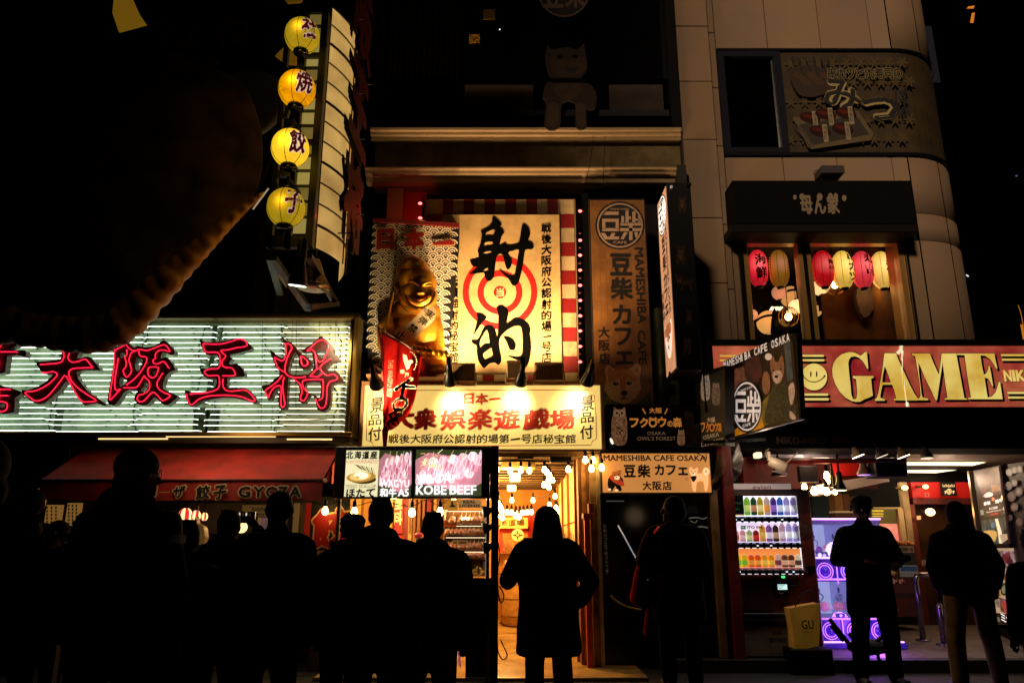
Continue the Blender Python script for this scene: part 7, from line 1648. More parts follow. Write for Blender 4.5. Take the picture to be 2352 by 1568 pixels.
  for (xa, ya, xb, yb) in ((20,150,300,172),(20,196,304,218),(60,546,342,570),(60,594,348,618),(2112,144,2400,166),(2120,190,2400,212),(2178,530,2420,552),(2184,578,2420,600)):
    glyph([(xa,ya),(xb-6,ya),(xb,ya+6),(xb,yb-6),(xb-6,yb),(xa,yb)], name='stripe', grow=4)
  # left end of the stripes behind the angled dog sign
  a = MB(flat(Y-.003, 'G')); yy = mt('#d8a830', e=.8, ec=(.75,.48,.06))
  for (xa, ya, xb, yb) in ((150,828,640,838),(150,856,640,866),(150,1075,690,1088),(150,1105,690,1116)): a.rect(xa, ya, xb, yb, yy, c=.0052)
  a.build('stripe', T)
  m = MB(f); m.ell(205, 388, 140, 140, dk, n=48, c=.001); m.ell(197, 378, 140, 142, dk, n=48, c=.003); m.ell(197, 378, 135, 137, ym, n=48, c=.005)
  m.ell(164, 350, 8, 31, dk, c=.0065, n=16); m.ell(224, 350, 8, 31, dk, c=.0065, n=16); m.ell(87, 370, 11, 11, dk, c=.0065, n=16); m.ell(305, 370, 11, 11, dk, c=.0065, n=16)
  m.stroke([(98,382),(130,412),(170,428),(215,428),(260,412),(297,382)], 9, dk, c=.0065, sm=6); m.stroke([(90,396),(104,384),(106,376)], 6, dk, c=.0066); m.stroke([(304,396),(290,384),(288,376)], 6, dk, c=.0066); m.build('smiling_face', T)
  a = MB(f);
  for ch, xa, xb in (('N',2142,2222),('I',2228,2260),('K',2268,2362)): a.text(ch, xa+6, 312, xb+6, 434, dk, off=.06, c=.002); a.text(ch, xa, 306, xb, 426, ym, off=.05, c=.005)
  a.text('E', 55, 480, 80, 512, ym, off=.03, c=.005); a.build('lettering', T)
  # black canopy under the sign with dark lettering
  C = thing('arcade_canopy', 'black canopy strip with dark brown repeated NIKO-NIKO lettering under the game sign', 'canopy', at(1500, 1430, Y, 'G'))
  zc = flat(Y-.15, 'G').px(1200, 1418)[1]
  m = MB(flat(Y-.1)); m.box(x0+.2, 6.5, zc, zb-.065, -.6, 0, mt('#040303', rough=.9, spec=.05), bev=.01); m.build('canopy', C)
  a = MB(flat(Y-.104, 'G')); br = mt('#2c1a12', rough=.6)
  for i in range(5):
    x = 512+i*356; a.text('NIKO-NIKO', x, 1348, x+318, 1398, br, off=.06, sh=-.02)
  a.build('lettering', C)
game_sign()
def arcade():
  T = thing('arcade_room', 'open arcade interior with red walls, ceiling lamps and shelves', 'room', (5, 13, 0))
  def slab(x0, x1, y0, y1, z0, z1, mat, name): b = MB(Fr((0,0,0),(1,0,0),(0,1,0))); b.box(x0, x1, y0, y1, z0, z1, mat); return b.build(name, T)
  redw = mt('#8a1c18', rough=.6, c2='#701410', ns=3); dkw = mt('#1c1210', rough=.8); ceil = mt('#8a7c70', rough=.6, c2='#75685c', ns=3)
  slab(2.2, 8.5, 12.8, 12.9, .12, 2.6, dkw, 'back_wall'); slab(2.3, 2.4, 8.35, 12.8, .12, 2.5, redw, 'side_wall'); slab(2.2, 8.5, 8.2, 12.8, 2.42, 2.5, ceil, 'ceiling'); slab(8.4, 8.5, 8.3, 12.8, .12, 2.5, dkw, 'side_wall')
  # red beam and soffit steps seen above the machine
  H = lambda x, y, Y: at(x, y, Y, 'H')
  def pb(x0, y0, x1, y1, Y, d, mat, name, par=T, bev=0): m = MB(flat(Y, 'H')); m.pbox(x0, y0, x1, y1, -d, 0, mat, bev=bev); return m.build(name, par)
  pb(305, 95, 388, 300, 8.6, .15, redw, 'red_pillar'); pb(388, 45, 1380, 98, 9.0, .5, mt('#9a8fa0', rough=.3, metal=.3, c2='#7a6f80', ns=3), 'steel_beam'); pb(388, 100, 1372, 124, 8.9, .1, mt('#2c0e0c', rough=.6), 'beam_trim')
  pb(388, 135, 1172, 300, 10.2, .1, mt('#6e1a18', rough=.65, c2='#521210', ns=4), 'red_panel'); pb(900, 122, 1172, 215, 9.8, .1, mt('#c01810', rough=.5), 'red_panel')
  pb(1172, 122, 1378, 222, 9.0, .3, mt('#0c0808', rough=.6), 'dark_duct', bev=.01); pb(672, 150, 795, 258, 8.9, .08, mt('#3c3030', rough=.6, c2='#2a2020', ns=8), 'ceiling_unit', bev=.01)
  # slanting beam
  m = MB(); m.bar(H(760,318,9.2), H(1230,225,10.4), .10, .12, mt('#8a6a58', rough=.4, metal=.3)); m.build('slanting_beam', T)
  m = MB(); m.bar(H(388,128,8.8), H(1172,122,8.8), .025, .04, mt('#b03030', rough=.4, metal=.3)); m.build('rail', T)
  for x, y in ((600,50),(740,48),(870,46)):
    m = MB(); m.lathe(H(x,y,8.75), [(.08,0),(.075,.02),(.01,.022)], mt('#ffe8c8', e=6, ec=(1,.78,.5)), 16, sx=1.5); m.build('downlight', T)
  light('POINT', 'downlight_glow', H(740,75,8.8), 6, (1,.75,.5), T, .1)
  pb(1640, 33, 1695, 42, 8.7, .1, mt('#ffd890', e=3, ec=(1,.75,.35)), 'downlight')
  # long fluorescent ceiling panels on the right
  for (pts, e_) in ((((1375,128),(1890,128),(1800,150),(1375,148)),1.5), (((1375,180),(1700,178),(1560,198),(1375,196)),1.6), (((1340,212),(1560,206),(1500,224),(1300,226)),1.2)):
    v = [atz(*q('H', *p), 2.40 if e_ == 1.5 else 2.39) for p in pts]; m = MB(); m.add(v, [(0,1,2,3)], mt('#ffe8b8', e=e_*1.6, ec=(1,.82,.5), smp=True)); m.add([p+Vector((0,0,.015)) for p in v], [(3,2,1,0)], BLK); m.build('ceiling_lamp', T)
  for x, Y in ((3.9, 9.6), (5.6, 9.8), (5.6, 11.4)): light('POINT', 'room_glow', (x, Y, 2.15), 9, (1,.72,.45), T, .12)
  # spotlights on the canopy edge
  G = 'conical spotlights under the canopy edge'
  for x, y, lit, lab in ((1055,80,1,'lit conical spotlight under the canopy, first from the vending machine'), (1210,80,.15,'dull unlit conical spotlight between two lit ones under the canopy'), (1352,82,1,'lit conical spotlight under the canopy, right of the dull one'), (1505,92,.12,'flat unlit spotlight farthest right under the canopy')):
    c = H(x, y+8, 8.1); S = thing('canopy_spotlight', lab, 'spotlight', c, G)
    ax = Vector((-.35, .1, 1)) if x < 1500 else Vector((0,.05,1))
    m = MB(); m.lathe(c, [(.07,0),(.055,.035),(.03,.075),(.018,.10)], mt('#c8a888' if lit == 1 else '#4c4048', rough=.4), 18, axis=ax); m.build('shade', S)
    m = MB(); m.lathe(c-ax.normalized()*.002, [(.064,-.004),(.062,.0)], mt('#ffe8c8', e=8*lit, ec=(1,.8,.55)), 18, axis=ax); m.build('lens', S)
    m = MB(); m.bar(c+ax.normalized()*.09, Vector((c.x-.05, 8.25, c.z+.26)), .025, .025, BLK); m.build('arm', S)
    if lit == 1: light('SPOT', 'spot', c-Vector((0,0,.03)), 14, (1,.75,.48), S, .05, c+Vector((.1,.9,-2)), 95)
  for x, y, Y, r, lit, lab in ((940,310,9.0,.075,1,'black bell pendant spotlight with lit rim above the claw machine'), (895,290,9.2,.04,.3,'slim black hanging lamp left of the bell pendant'), (1095,210,9.2,.085,.2,'round spotlight with violet glass on the red panel'), (540,215,9.0,.09,0,'dark round spotlight on the ceiling above the vending machine')):
    c = H(x, y, Y); S = thing('hanging_spotlight', lab, 'spotlight', c)
    m = MB(); m.lathe(c, [(r,0),(r*.95,.02),(r*.5,.10),(r*.42,.2),(.012,.22),(.012,max(.3, 2.42-c.z))], BLKM if y != 210 else mt('#7a5a50', rough=.4), 16); m.build('shade', S)
    m = MB(); m.lathe(c-Vector((0,0,.004)), [(r*.9,0),(r*.88,.003)], mt('#ffe0b0', e=6*lit, ec=(1,.75,.4) if y != 210 else (.5,.3,1)), 16); m.build('lens', S)
  for x, y, Y, s_ in ((850,215,9.1,1),(857,250,9.1,.8),(705,290,9.0,.9),(770,315,9.0,1.1),(812,300,9.0,.9),(850,318,9.0,1),(905,322,9.0,.7)):
    bulb(H(x, y, Y), 'glaring bulb %s' % ('high beside the ceiling unit' if y < 260 else 'in the row above the claw machine top'), 'glaring bulbs above the claw machine' if y > 260 else 'glaring bulbs beside the ceiling unit', s_*1.0)
  pb(755, 318, 890, 330, 9.0, .05, mt('#ffe8d0', e=5, ec=(1,.85,.7)), 'lamp_bar')
  S = thing('bracket_lamp', 'small white box lamp glowing at the left end of the arcade beam', 'lamp', H(408, 78, 8.2))
  m = MB(flat(8.2, 'H')); m.pbox(388, 62, 430, 98, -.1, 0, mt('#f0d8b8', e=1.2, ec=(1,.72,.45)), bev=.008); m.build('shade', S); light('POINT', 'lamp_glow', H(450, 40, 7.85), 5, (1,.78,.55), S, .05)
  # white clamp lamp over the vending machine
  S = thing('clamp_lamp', 'white cylindrical clamp spotlight with open barn doors above the vending machine', 'spotlight', H(505, 130, 8.15))
  c = H(475, 118, 8.15); ax = Vector((.8, -.1, -.38)); m = MB(); m.lathe(c, [(.04,0),(.055,.01),(.06,.17),(.058,.19)], mt('#c8b4a0', rough=.4), 16, axis=ax); m.build('housing', S)
  e0 = c+ax.normalized()*.19; m = MB(); m.bar(e0+Vector((0,0,.05)), e0+Vector((.12,-.02,.16)), .09, .006, mt('#c8b4a0')); m.bar(e0-Vector((0.02,0,.06)), e0+Vector((-.14,-.02,-.03)), .09, .006, mt('#c8b4a0')); m.build('barn_door', S)
  m = MB(); m.tube(catmull([c, H(460,90,8.15), H(452,60,8.2), H(490,20,8.25), H(482,-30,8.3)], 5), .008, mt('#8a7c6c', rough=.4), 6); m.bar(c, H(470,60,8.15), .03, .03, mt('#c8b4a0')); m.build('arm', S)
  # shop fronts at the back right: red okonomiyaki door, window display and counter
  D = thing('red_shop_front', 'red lit shop front with black square sign and okonomiyaki lettering at the arcade back', 'shop front', (6, 12, .12))
  X = lambda x0, y0, x1, y1, Y, d, mat, name, par=D, bev=0: (lambda m: (m.pbox(x0, y0, x1, y1, -d, 0, mat, bev=bev), m.build(name, par))[1])(MB(flat(Y, 'X')))
  X(505, 235, 930, 340, 11.6, .1, mt('#c01410', rough=.5, e=.10, ec=(.7,.02,.01)), 'red_fascia'); X(515, 342, 935, 380, 11.55, .1, mt('#5c1410', rough=.6), 'lower_fascia')
  X(510, 382, 575, 1180, 11.55, .1, mt('#5a100c', rough=.6), 'door_post'); X(576, 382, 900, 1180, 11.7, .1, mt('#4a2c10', rough=.35, c2='#2c1a0a', ns=3), 'door_glass')
  X(470, 235, 512, 840, 11.5, .1, mt('#9a8460', rough=.6, c2='#7c6848', ns=6), 'cream_post'); X(250, 400, 440, 412, 11.5, .08, mt('#b8a070', rough=.5), 'window_frame'); X(430, 412, 465, 690, 11.5, .08, mt('#b8a070', rough=.5), 'window_frame')
  X(255, 412, 430, 690, 11.8, .05, mt('#5c5420', rough=.7, e=.10, ec=(.5,.4,.1)), 'window_back'); X(248, 420, 318, 430, 11.6, .03, mt('#e8c040', e=.8), 'blind_slat'); X(248, 440, 318, 448, 11.6, .03, mt('#e8c040', e=.7), 'blind_slat'); X(248, 456, 318, 464, 11.6, .03, mt('#e8c040', e=.6), 'blind_slat')
  X(305, 510, 428, 635, 11.6, .04, mt('#d8484c', e=.85, ec=(.85,.22,.16), c2='#f0d0a0', ns=7, amt=.5), 'lit_poster')
  m = MB(); c = at(395, 645, 11.3, 'X')
  for i in range(9): m.ball(c+Vector((.06*(i-4), .02*(i % 3), .02*(i % 2))), (.05,.05,.035), mt('#c8783c', rough=.6, c2='#8a4a20', ns=12), 8, 6)
  tag(m.build('food_models', loc=c), 'row of brown food models on the counter ledge below the red lit poster', 'food models')
  S = thing('square_black_sign', 'small square black sign with round grill emblem on the red fascia', 'sign', at(752, 325, 11.45, 'X'))
  X(702, 235, 800, 325, 11.45, .03, mt('#0a0908', rough=.5), 'board', S)
  a = MB(flat(11.44, 'X')); ye = mt('#f0d8a0', rough=.6, e=.35); a.text('ichjaki', 710, 248, 790, 272, ye, off=.02); a.ell(753, 297, 19, 19, ye);
  for i in range(4): a.stroke([(740+i*9,284),(740+i*9,310)], 2, INK, sm=0); a.stroke([(738,288+i*7),(768,288+i*7)], 2, INK, sm=0)
  a.poly([(722,292),(734,292),(730,312),(726,312)], ye); a.poly([(774,292),(788,292),(783,312),(779,312)], ye); a.build('print', S)
  a = MB(flat(11.43, 'X')); a.text('お好み焼き', 682, 350, 838, 374, mt('#140a08'), off=.03); a.text('自慢の', 595, 352, 655, 370, mt('#2c120e'), off=.02); a.rect(592, 304, 620, 332, mt('#c86a50', rough=.7)); a.rect(597, 309, 615, 327, mt('#8a2018', rough=.7))
  a.rect(538, 458, 566, 482, mt('#c8a890', rough=.8)); a.rect(573, 752, 612, 788, mt('#b8a898', rough=.8)); a.rect(580, 758, 590, 768, INK); a.rect(596, 758, 606, 768, INK); a.rect(580, 773, 590, 783, INK) ; a.build('notices', D)
  for x, y, r, lab in ((628,433,16,'round amber lamp behind the door glass of the red shop front'), (597,265,9,'small round lamp at the left of the red fascia'), (460,272,10,'small cream lamp left of the cream post')):
    S = thing('wall_lamp', lab, 'lamp', at(x, y, 11.3, 'X')); c = at(x, y, 11.35, 'X'); m = MB(); m.ball(c, (r*.0045,.04,r*.0035), mt('#ffd080', e=4, ec=(1,.6,.2)), 14, 10); m.build('globe', S)
    m = MB(); m.bar(c, c+Vector((0,.25,.02)), .03, .03, mt('#5c4020')); m.build('arm', S)
  light('POINT', 'door_glow', at(620, 440, 11.2, 'X'), 4, (1,.55,.2), D, .05); light('POINT', 'fascia_glow', at(750, 230, 11.0, 'X'), 9, (1,.7,.5), D, .08)
  K_ = thing('poster_counter', 'red counter covered with food posters and okonomiyaki lettering beside the arcade handrail', 'counter', at(440, 1125, 11.0, 'X'))
  K_.location.z = .12; K_['_w'] = tuple(K_.location)
  m = MB(flat(11.0, 'X')); m.pbox(330, 650, 560, 1125, -.5, 0, mt('#5a150e', rough=.6, c2='#40100a', ns=4)); m.build('front', K_)
  m = MB(flat(10.97, 'X')); m.pbox(330, 1126, 570, 1180, -.5, 0, BLK); m.build('plinth', K_)
  a = MB(flat(10.98, 'X')); a.fr.O.y = 10.985
  cr_ = mt('#b8a078', rough=.7);
  for x0, y0, x1, y1, mm in ((334,655,412,702,cr_),(412,658,520,702,mt('#a89070', rough=.7)),(334,706,406,800,mt('#3c3420', rough=.7)),(408,704,528,782,mt('#1c241c', rough=.7)),(334,802,420,868,mt('#2c2010', rough=.7)),(424,785,545,862,mt('#a8b0b0', rough=.5))): a.rect(x0, y0, x1, y1, mm, c=.002)
  a.rect(430, 792, 540, 825, mt('#1c4a70', rough=.6, e=.1), c=.004)
  for x, y, rx, ry, c_ in ((365,745,28,24,'#8a6a48'),(470,742,42,30,'#4c5c40'),(470,740,32,22,'#c8b490'),(378,835,28,20,'#8a5428'),(378,833,18,12,'#d8b070')): a.ell(x, y, rx, ry, mt(c_, rough=.6), c=a.c); a.c += .001
  for i in range(5): a.stroke([(435+i*22,830),(437+i*22,858)], 2, mt('#5c6468'), sm=0)
  a.stroke([(432,842),(542,842)], 2, mt('#5c6468'), sm=0)
  a.text('み焼', 345, 665, 402, 695, mt('#140c08'), off=.03); a.text('お味噌一味', 425, 665, 512, 695, mt('#2c1810'), off=.03)
  for i in range(8):
    x = 350+i*14; a.rect(x, 875+(i % 2)*6, x+12, 895+(i % 3)*6, mt(('#c8b898','#a83820','#d8ccb0')[i % 3], rough=.7), c=.012)
  a.text('お好み焼き', 385, 965, 555, 1005, mt('#160806'), off=.04, c=.005); a.text('レストラン', 420, 1030, 520, 1055, mt('#2c0e0a'), off=.02, c=.005); a.text('営業中', 480, 1062, 530, 1080, mt('#2c0e0a'), c=.005); a.ell(402, 1085, 16, 18, mt('#8a6a20'), c=.005)
  a.build('posters', K_)
  # handrail
  for x, y0, y1, Y, lab, sgn in ((548,850,1285,9.0,'steel handrail loop with purple reflection in front of the poster counter',1), (700,1040,1315,8.85,'lower end post of the steel handrail behind the right bystander',0)):
    b = atz(*q('X', x+35 if sgn else 722, y1), .12); t = at(x, y0, b.y, 'X'); S = thing('handrail', lab, 'handrail', b)
    ms = mt('#8a8088', rough=.22, metal=.9); m = MB(); top = Vector((b.x, b.y, t.z)); m.tube([Vector((b.x, b.y, .12)), top-Vector((0,0,.06))]+( [top+Vector((.02,0,-.015)), top+Vector((.07,0,0)), top+Vector((.6,0,.0))] if sgn else [top]), .035, ms, 12); m.build('tube', S)
    m = MB(); m.lathe((b.x, b.y, .121), [(.09,0),(.09,.012),(.04,.016)], ms, 16); m.build('base_plate', S)
  # poster stand far right
  f = quadframe((1060,1130), 10.6, (1250,1190), 9.1, 'X'); f.z = 'X'
  S = thing('menu_poster_wall', 'tall lit menu poster wall with meat dishes, wine and teppan lettering at the far right', 'poster', f.O);
  S.location.z = .12; S['_w'] = tuple(S.location)
  P = [f.px(*p) for p in ((905,160),(1122,118),(1400,80),(1400,1240),(1250,1196),(1060,1160),(960,595))]
  m = MB(f); m.prism([P], -.1, 0, mt('#14100c', rough=.6)); m.build('board', S)
  a = MB(Fr(f.O+f.N*.004, f.U, f.V, 'X')); e_ = .62
  E = lambda c, k=1.0, c2=None, ns=8: mt(c, e=e_*k, rough=.5, c2=c2, ns=ns)
  a.poly([(918,165),(1112,128),(1128,310),(975,338)], E('#2c1a10', 1, '#5c3a20'), c=.001); a.poly([(960,190),(975,178),(992,200),(995,240),(1006,285),(985,300),(965,262)], E('#e08070', 1.2), smooth=3); a.poly([(985,210),(1010,190),(1025,230),(1020,270),(1000,250)], E('#f0e8e0', 1), smooth=2); a.poly([(1078,150),(1105,140),(1112,230),(1100,300),(1070,300),(1062,220)], E('#f0d088', 1.5)); a.poly([(980,330),(1005,302),(1040,305),(1042,325),(1010,336)], E('#e8e4e0', 1), smooth=2); a.poly([(1030,255),(1095,255),(1098,290),(1040,300)], E('#8a5c38', 1.2))
  a.poly([(972,342),(1130,314),(1150,455),(982,468)], mt('#060606', rough=.5));
  a.c += .001; w_ = E('#f0e4d8', 2.2); a.text('鉄板', 984, 362, 1030, 386, w_, off=.03); a.text('焼牛', 1060, 345, 1112, 372, w_, off=.03); a.ell(1047, 347, 9, 12, E('#ff7a50', 2)); a.ell(1108, 335, 8, 14, E('#ffd080', 3)); a.text('KOBE', 1022, 398, 1080, 414, w_); a.text('Teppanyaki Restaurant', 1000, 422, 1104, 432, w_); a.text('4F～', 1112, 395, 1150, 420, w_, off=.03); a.text('どうぞ', 1120, 428, 1154, 442, w_); a.rect(1026, 440, 1086, 452, E('#a01820', 1.5)); a.rect(964, 418, 986, 452, E('#8c9c88', 1))
  a.poly([(972,488),(1150,462),(1176,640),(1050,648),(975,560)], E('#1c2420', 1, '#4c5c54')); a.poly([(985,560),(1060,555),(1075,590),(1045,640),(1000,600)], E('#e0b060', 1.1), smooth=2); a.poly([(1062,480),(1078,476),(1105,560),(1112,640),(1090,640),(1080,560)], E('#f0dcb0', 1.6)); a.poly([(1125,550),(1142,545),(1148,600),(1160,640),(1110,640),(1120,595)], E('#0c0c08', 1)); a.ell(1048, 520, 14, 20, E('#4a7088', 1.2)); a.poly([(1090,585),(1105,580),(1160,575),(1165,600),(1110,640)], E('#c8b088', 1))
  a.poly([(1032,672),(1186,672),(1250,1120),(1058,1100),(1045,990)], E('#d8b488', .9)); a.c += .001
  for (x0, y0, x1, y1, c1, c2) in ((1078,690,1200,808,'#c0b0a8','#5c2420'),(1042,700,1072,760,'#8a3020','#c86040'),(1062,835,1096,880,'#5c3018','#8a5028'),(1102,838,1136,882,'#4c2818','#9a5830'),(1142,838,1176,884,'#5c3020','#8a4828'),(1184,838,1214,884,'#603018','#a06040'),(1062,900,1095,985,'#c08038','#5c3818'),(1100,900,1162,990,'#2c3430','#a09860'),(1098,1008,1160,1100,'#8a6058','#4c2420'),(1050,1008,1094,1060,'#c0a888','#4c3828'),(1176,1012,1240,1108,'#2c4018','#7a8c38'),(1240,840,1300,900,'#7a4828','#3c2010'),(1250,1000,1310,1100,'#8a6a48','#4c3020')):
    a.rect(x0, y0, x1, y1, E(c1, 1, c2, 16));
  a.c += .001
  for (x, y, r_, c_) in ((1140,740,34,'#7c2830'),(1120,765,20,'#a84858'),(1165,760,22,'#5c1c24'),(1150,715,16,'#9c4048')):
    a.ell(x, y, r_, r_, E(c_, 1, '#3c1014', 30), n=12)
  a.ell(1132, 945, 28, 38, E('#0c100c', 1), n=20); a.ell(1132, 945, 20, 28, E('#b8b088', 1.2, '#4c5c30', 20), n=16); a.ell(1202, 942, 26, 44, E('#c8202c', 1.3), hole=.9, n=24); a.text('肉', 1184, 912, 1220, 972, E('#c01820', 1.3), off=.05); a.poly([(1110,1040),(1140,1020),(1155,1060),(1172,1100),(1140,1108)], E('#b04038', 1.2), smooth=2)
  a.poly([(1058,1108),(1250,1124),(1262,1192),(1066,1162)], E('#2c1c10', .8)); a.c += .001; a.text('三ツ葉', 1112, 1128, 1212, 1180, E('#f0e8dc', 2), off=.03, sh=-.1); a.text('大阪', 1084, 1128, 1100, 1160, E('#c8b8a0', 1)); a.rect(1228, 1132, 1256, 1190, E('#c8ccc0', 1.4))
  for (x, y, r_) in ((1165,170,22),(1200,155,20),(1235,150,22),(1160,260,26),(1200,240,20),(1180,330,30),(1230,300,26),(1200,400,26),(1170,470,20),(1235,500,24)): a.ell(x, y, r_, r_*1.1, E('#5c4c48', .7, '#241c1a', 14), n=14); a.ell(x, y, r_*.6, r_*.7, E('#7c6460', .7, '#3c2c28', 20), n=10, c=a.c+.0006)
  a.build('posters', S)
  m = MB(f);
  for pts in (((905,160),(965,595)),((1122,118),(1188,640))):
    m = MB(); m.bar(f.w(*f.px(*pts[0]), .03), f.w(*f.px(*pts[1]), .03), .05, .04, mt('#a89878', rough=.3, metal=.6)); m.build('metal_edge', S)
  m = MB(); m.bar(f.w(*f.px(960,655), .03), f.w(*f.px(1190,655), .03), .05, .04, BLK); m.build('rail', S)
  m = MB(f); a0 = f.px(1060,1160)[0]; m.box(a0, a0+2.4, .12-f.O.z, f.px(1100,1185)[1]-.02, -.4, .0, BLK); m.build('base', S)
arcade()
def vending():
  Yv = 8.45; T = thing('vending_machine', 'red drink vending machine with three lit rows of bottles beside the arcade entrance', 'vending machine', at(1780, 1512, Yv))
  T.location.z = .12; T['_w'] = tuple(T.location)
  g = flat(Yv, 'V'); x0 = g.px(285, 1000)[0]; x1 = g.px(1400, 1400)[0]; zt = g.px(700, 492)[1]; zb = .125
  x0 = at(268, 1000, Yv, 'V').x; x1 = at(1392, 1300, Yv, 'V').x
  rd = mt('#7a2c1c', rough=.5, c2='#5c1e12', ns=4, dirt=5)
  m = MB(g); m.box(x0, x1, zb, zt, -.65, -.001, rd, bev=.015); m.build('cabinet', T)
  m = MB(g); m.box(x0-.07, x0-.002, zb, zt-.01, -.5, .03, mt('#a8845c', rough=.5, c2='#8a6a48', ns=7)); m.build('side_post', T)
  # window: recessed lit box
  wx0 = g.px(385, 1000)[0]; wx1 = g.px(1195, 1000)[0]; wz1 = g.px(760, 572)[1]; wz0 = g.px(830, 1478)[1]
  m = MB(g); wh = mt('#e8e0ff', e=1.15, ec=(.78,.74,1), rough=.5)
  m.box(wx0, wx1, wz0, wz1, .0005, .01, mt('#f0ecff', e=1.3, ec=(.88,.85,1))); m.build('window_frame', T)
  rows = [(572,800,812,868), (872,1105,1108,1170), (1172,1400,1402,1470)]
  for r_, (ya, yb, yc, yd) in enumerate(rows):
    z1 = g.px(780, ya+6)[1]; z0 = g.px(780, yb)[1]
    m = MB(g); m.box(wx0+.015, wx1-.015, z0, z1, .0105, .014, (mt('#f4f0ff', e=1.25, ec=(.9,.88,1), c2='#d8d0f0', ns=3), mt('#ecdcf0', e=1.05, ec=(.85,.70,.92), c2='#f8f0ff', ns=3), mt('#e87838', e=.95, ec=(.9,.28,.06), c2='#f8b058', ns=2.2, amt=.7))[r_]); m.build('lit_back', T)
    m = MB(g); zc = g.px(780, yc+14 if r_ < 2 else yc+20)[1]; zd = g.px(780, yd)[1]; m.box(wx0+.01, wx1-.01, zd, zc, .0105, .07, mt('#2c2c30', rough=.3, metal=.4), bev=.004); m.build('button_rail', T)
    m = MB(g); zt_ = g.px(780, yc)[1]
    n = 10; dx = (wx1-wx0-.04)/n
    for i in range(n): m.box(wx0+.02+dx*i+.008, wx0+.02+dx*(i+1)-.006, zc+.002, zt_, .011, .07, mt('#1c3c90', e=.25) if r_ < 2 else mt('#a82810', e=.3))
    m.build('price_tags', T)
    for i in range(n):
      b = MB(g); cx = wx0+.02+dx*(i+.5); b.lathe(g.w(cx, (zc+zd)/2, .068), [(.026,0),(.028,.006),(.02,.012)], mt('#060606', rough=.12), 14, axis=g.N, sx=1.15, sy=.8); b.build('button', T)
      if random.random() < .35: b = MB(g); b.box(cx-.012, cx+.01, (zc+zd)/2-.006, (zc+zd)/2+.006, .081, .083, mt('#f0f4ff', e=1.2)); b.build('indicator', T)
    tones = ((('#8ac83c','label'),('#1c4a2c','#c88a6a'),('#b8a020','#f0e8a0'),('#c8b0a8','#f0a040'),('#4c2c88','#9a70d8'),('#3868c8','#e8f0ff'),('#a098d0','#e8e4ff'),('#b8a8e8','#f0f0ff'),('#c0b4e8','#f0f0ff')),
        (('#e0a8a0','#c86848'),('#e0a0b0','#f0d0d8'),('#a8c080','#e0e8a0'),('#8a1c20','#d83030'),('#e0a040','#f0c060'),('#8858a8','#f0e8f8'),('#3c2418','#c0a080'),('#c8a0b8','#f0e0f0'),('#b0a8e0','#f8f8ff'),('#a898d8','#e8e8ff')),
        (('#e8c820','#7ac030'),('#e8c020','#80c030'),('#e86020','#f0a040'),('#e85818','#f0a840'),('#e8a020','#f0c850'),('#e89018','#f0c048'),('#d8b0a8','#7a3040'),('#6c3c20','#e0b090'),('#5c2c1c','#d8a080'),('#e8d8b8','#4c2c1c')))[r_]
    zf = z0
    if r_ == 0:
      b = MB(g); b.box(wx0+.03, wx0+.03+dx*1.8, zf+.01, zf+.30*.72, .02, .06, mt('#14201c', rough=.3, e=.1)); o = b.build('dark_display_card', T)
      b = MB(g); b.ltext("LET'S SMART", wx0+.04, zf+.12, wx0+.02+dx*1.7, zf+.14, mt('#5c7868', e=.3), c=.062); b.ltext('PAYMENT', wx0+.04, zf+.06, wx0+.02+dx*1.3, zf+.075, mt('#3c8c4c', e=.3), c=.062); b.box(wx0+.03, wx0+.03+dx*1.8, zf-.0, zf+.008, .02, .06, mt('#e8a020', e=.8)); b.build('print', o)
    st = 2 if r_ == 0 else 0
    for i in range(st, n):
      c1, c2 = tones[i-st if r_ == 0 and i-st < 9 else min(i, len(tones)-1)]
      if c2 == 'label': c2 = '#d8f080'
      cx = wx0+.02+dx*(i+.5); h = (z1-z0)*(.96 if r_ == 0 else (.60 if i < 4 else .88 if i < 7 else .95) if r_ == 1 else .68); w_ = dx*.46
      ek = (.55, .55, .6)[r_]
      ma = mt(c1, rough=.25, e=ek); mb_ = mt(c2, rough=.4, e=ek*1.1)
      b = MB(); base = g.w(cx, zf+.004, .045)
      can = (r_ == 1 and i in (4,5,6) and False)
      b.lathe(base, [(w_*.9,0),(w_,.01),(w_,h*.78),(w_*.85,h*.86),(w_*.5,h*.91),(w_*.5,h*.95)], ma, 12); bt = b.build('bottle', T)
      b = MB(); b.lathe(base+Vector((0,0,h*.18)), [(w_*1.03,0),(w_*1.03,h*.36)], mb_, 12); b.build('label', bt)
      b = MB(); b.lathe(base+Vector((0,0,h*.93)), [(w_*.46,0),(w_*.46,h*.07)], mt('#f0f0f4', rough=.4, e=.5), 10); b.build('cap', bt)
  b = MB(flat(Yv-.09, 'V'));
  b.text('ITO EN', 590, 916, 762, 952, mt('#14100c', rough=.5), off=.04); gn = mt('#20a040', e=.3, rough=.5)
  for a_ in range(4): t = PI/4+a_*PI/2; b.ell(545+20*math.cos(t)*1.0, 936+16*math.sin(t), 17, 11, gn, rot=t*.0, n=14)
  b.build('logo_sticker', T)
  m = MB(flat(Yv-.088, 'V')); w2 = MB(g); w2.box(wx0+.01, wx1-.01, wz0+.01, wz1-.01, .10, .104, glassy(.07)); w2.build('pane', T)
  # top header
  m = MB(g); m.box(g.px(412,460)[0], g.px(1110,460)[0], zt+.001, g.px(760,425)[1], -.2, -.03, mt('#b8a498', rough=.6, e=.30, ec=(.8,.6,.55))); o = m.build('header_panel', T)  # emission stands for arcade lamp light falling on the header
  b = MB(Fr(g.O+Vector((0,.028,0)), g.U, g.V, 'V')); b.text('evian', 656, 442, 866, 498, mt('#8a3040', rough=.6), off=.0); b.build('lettering', o)
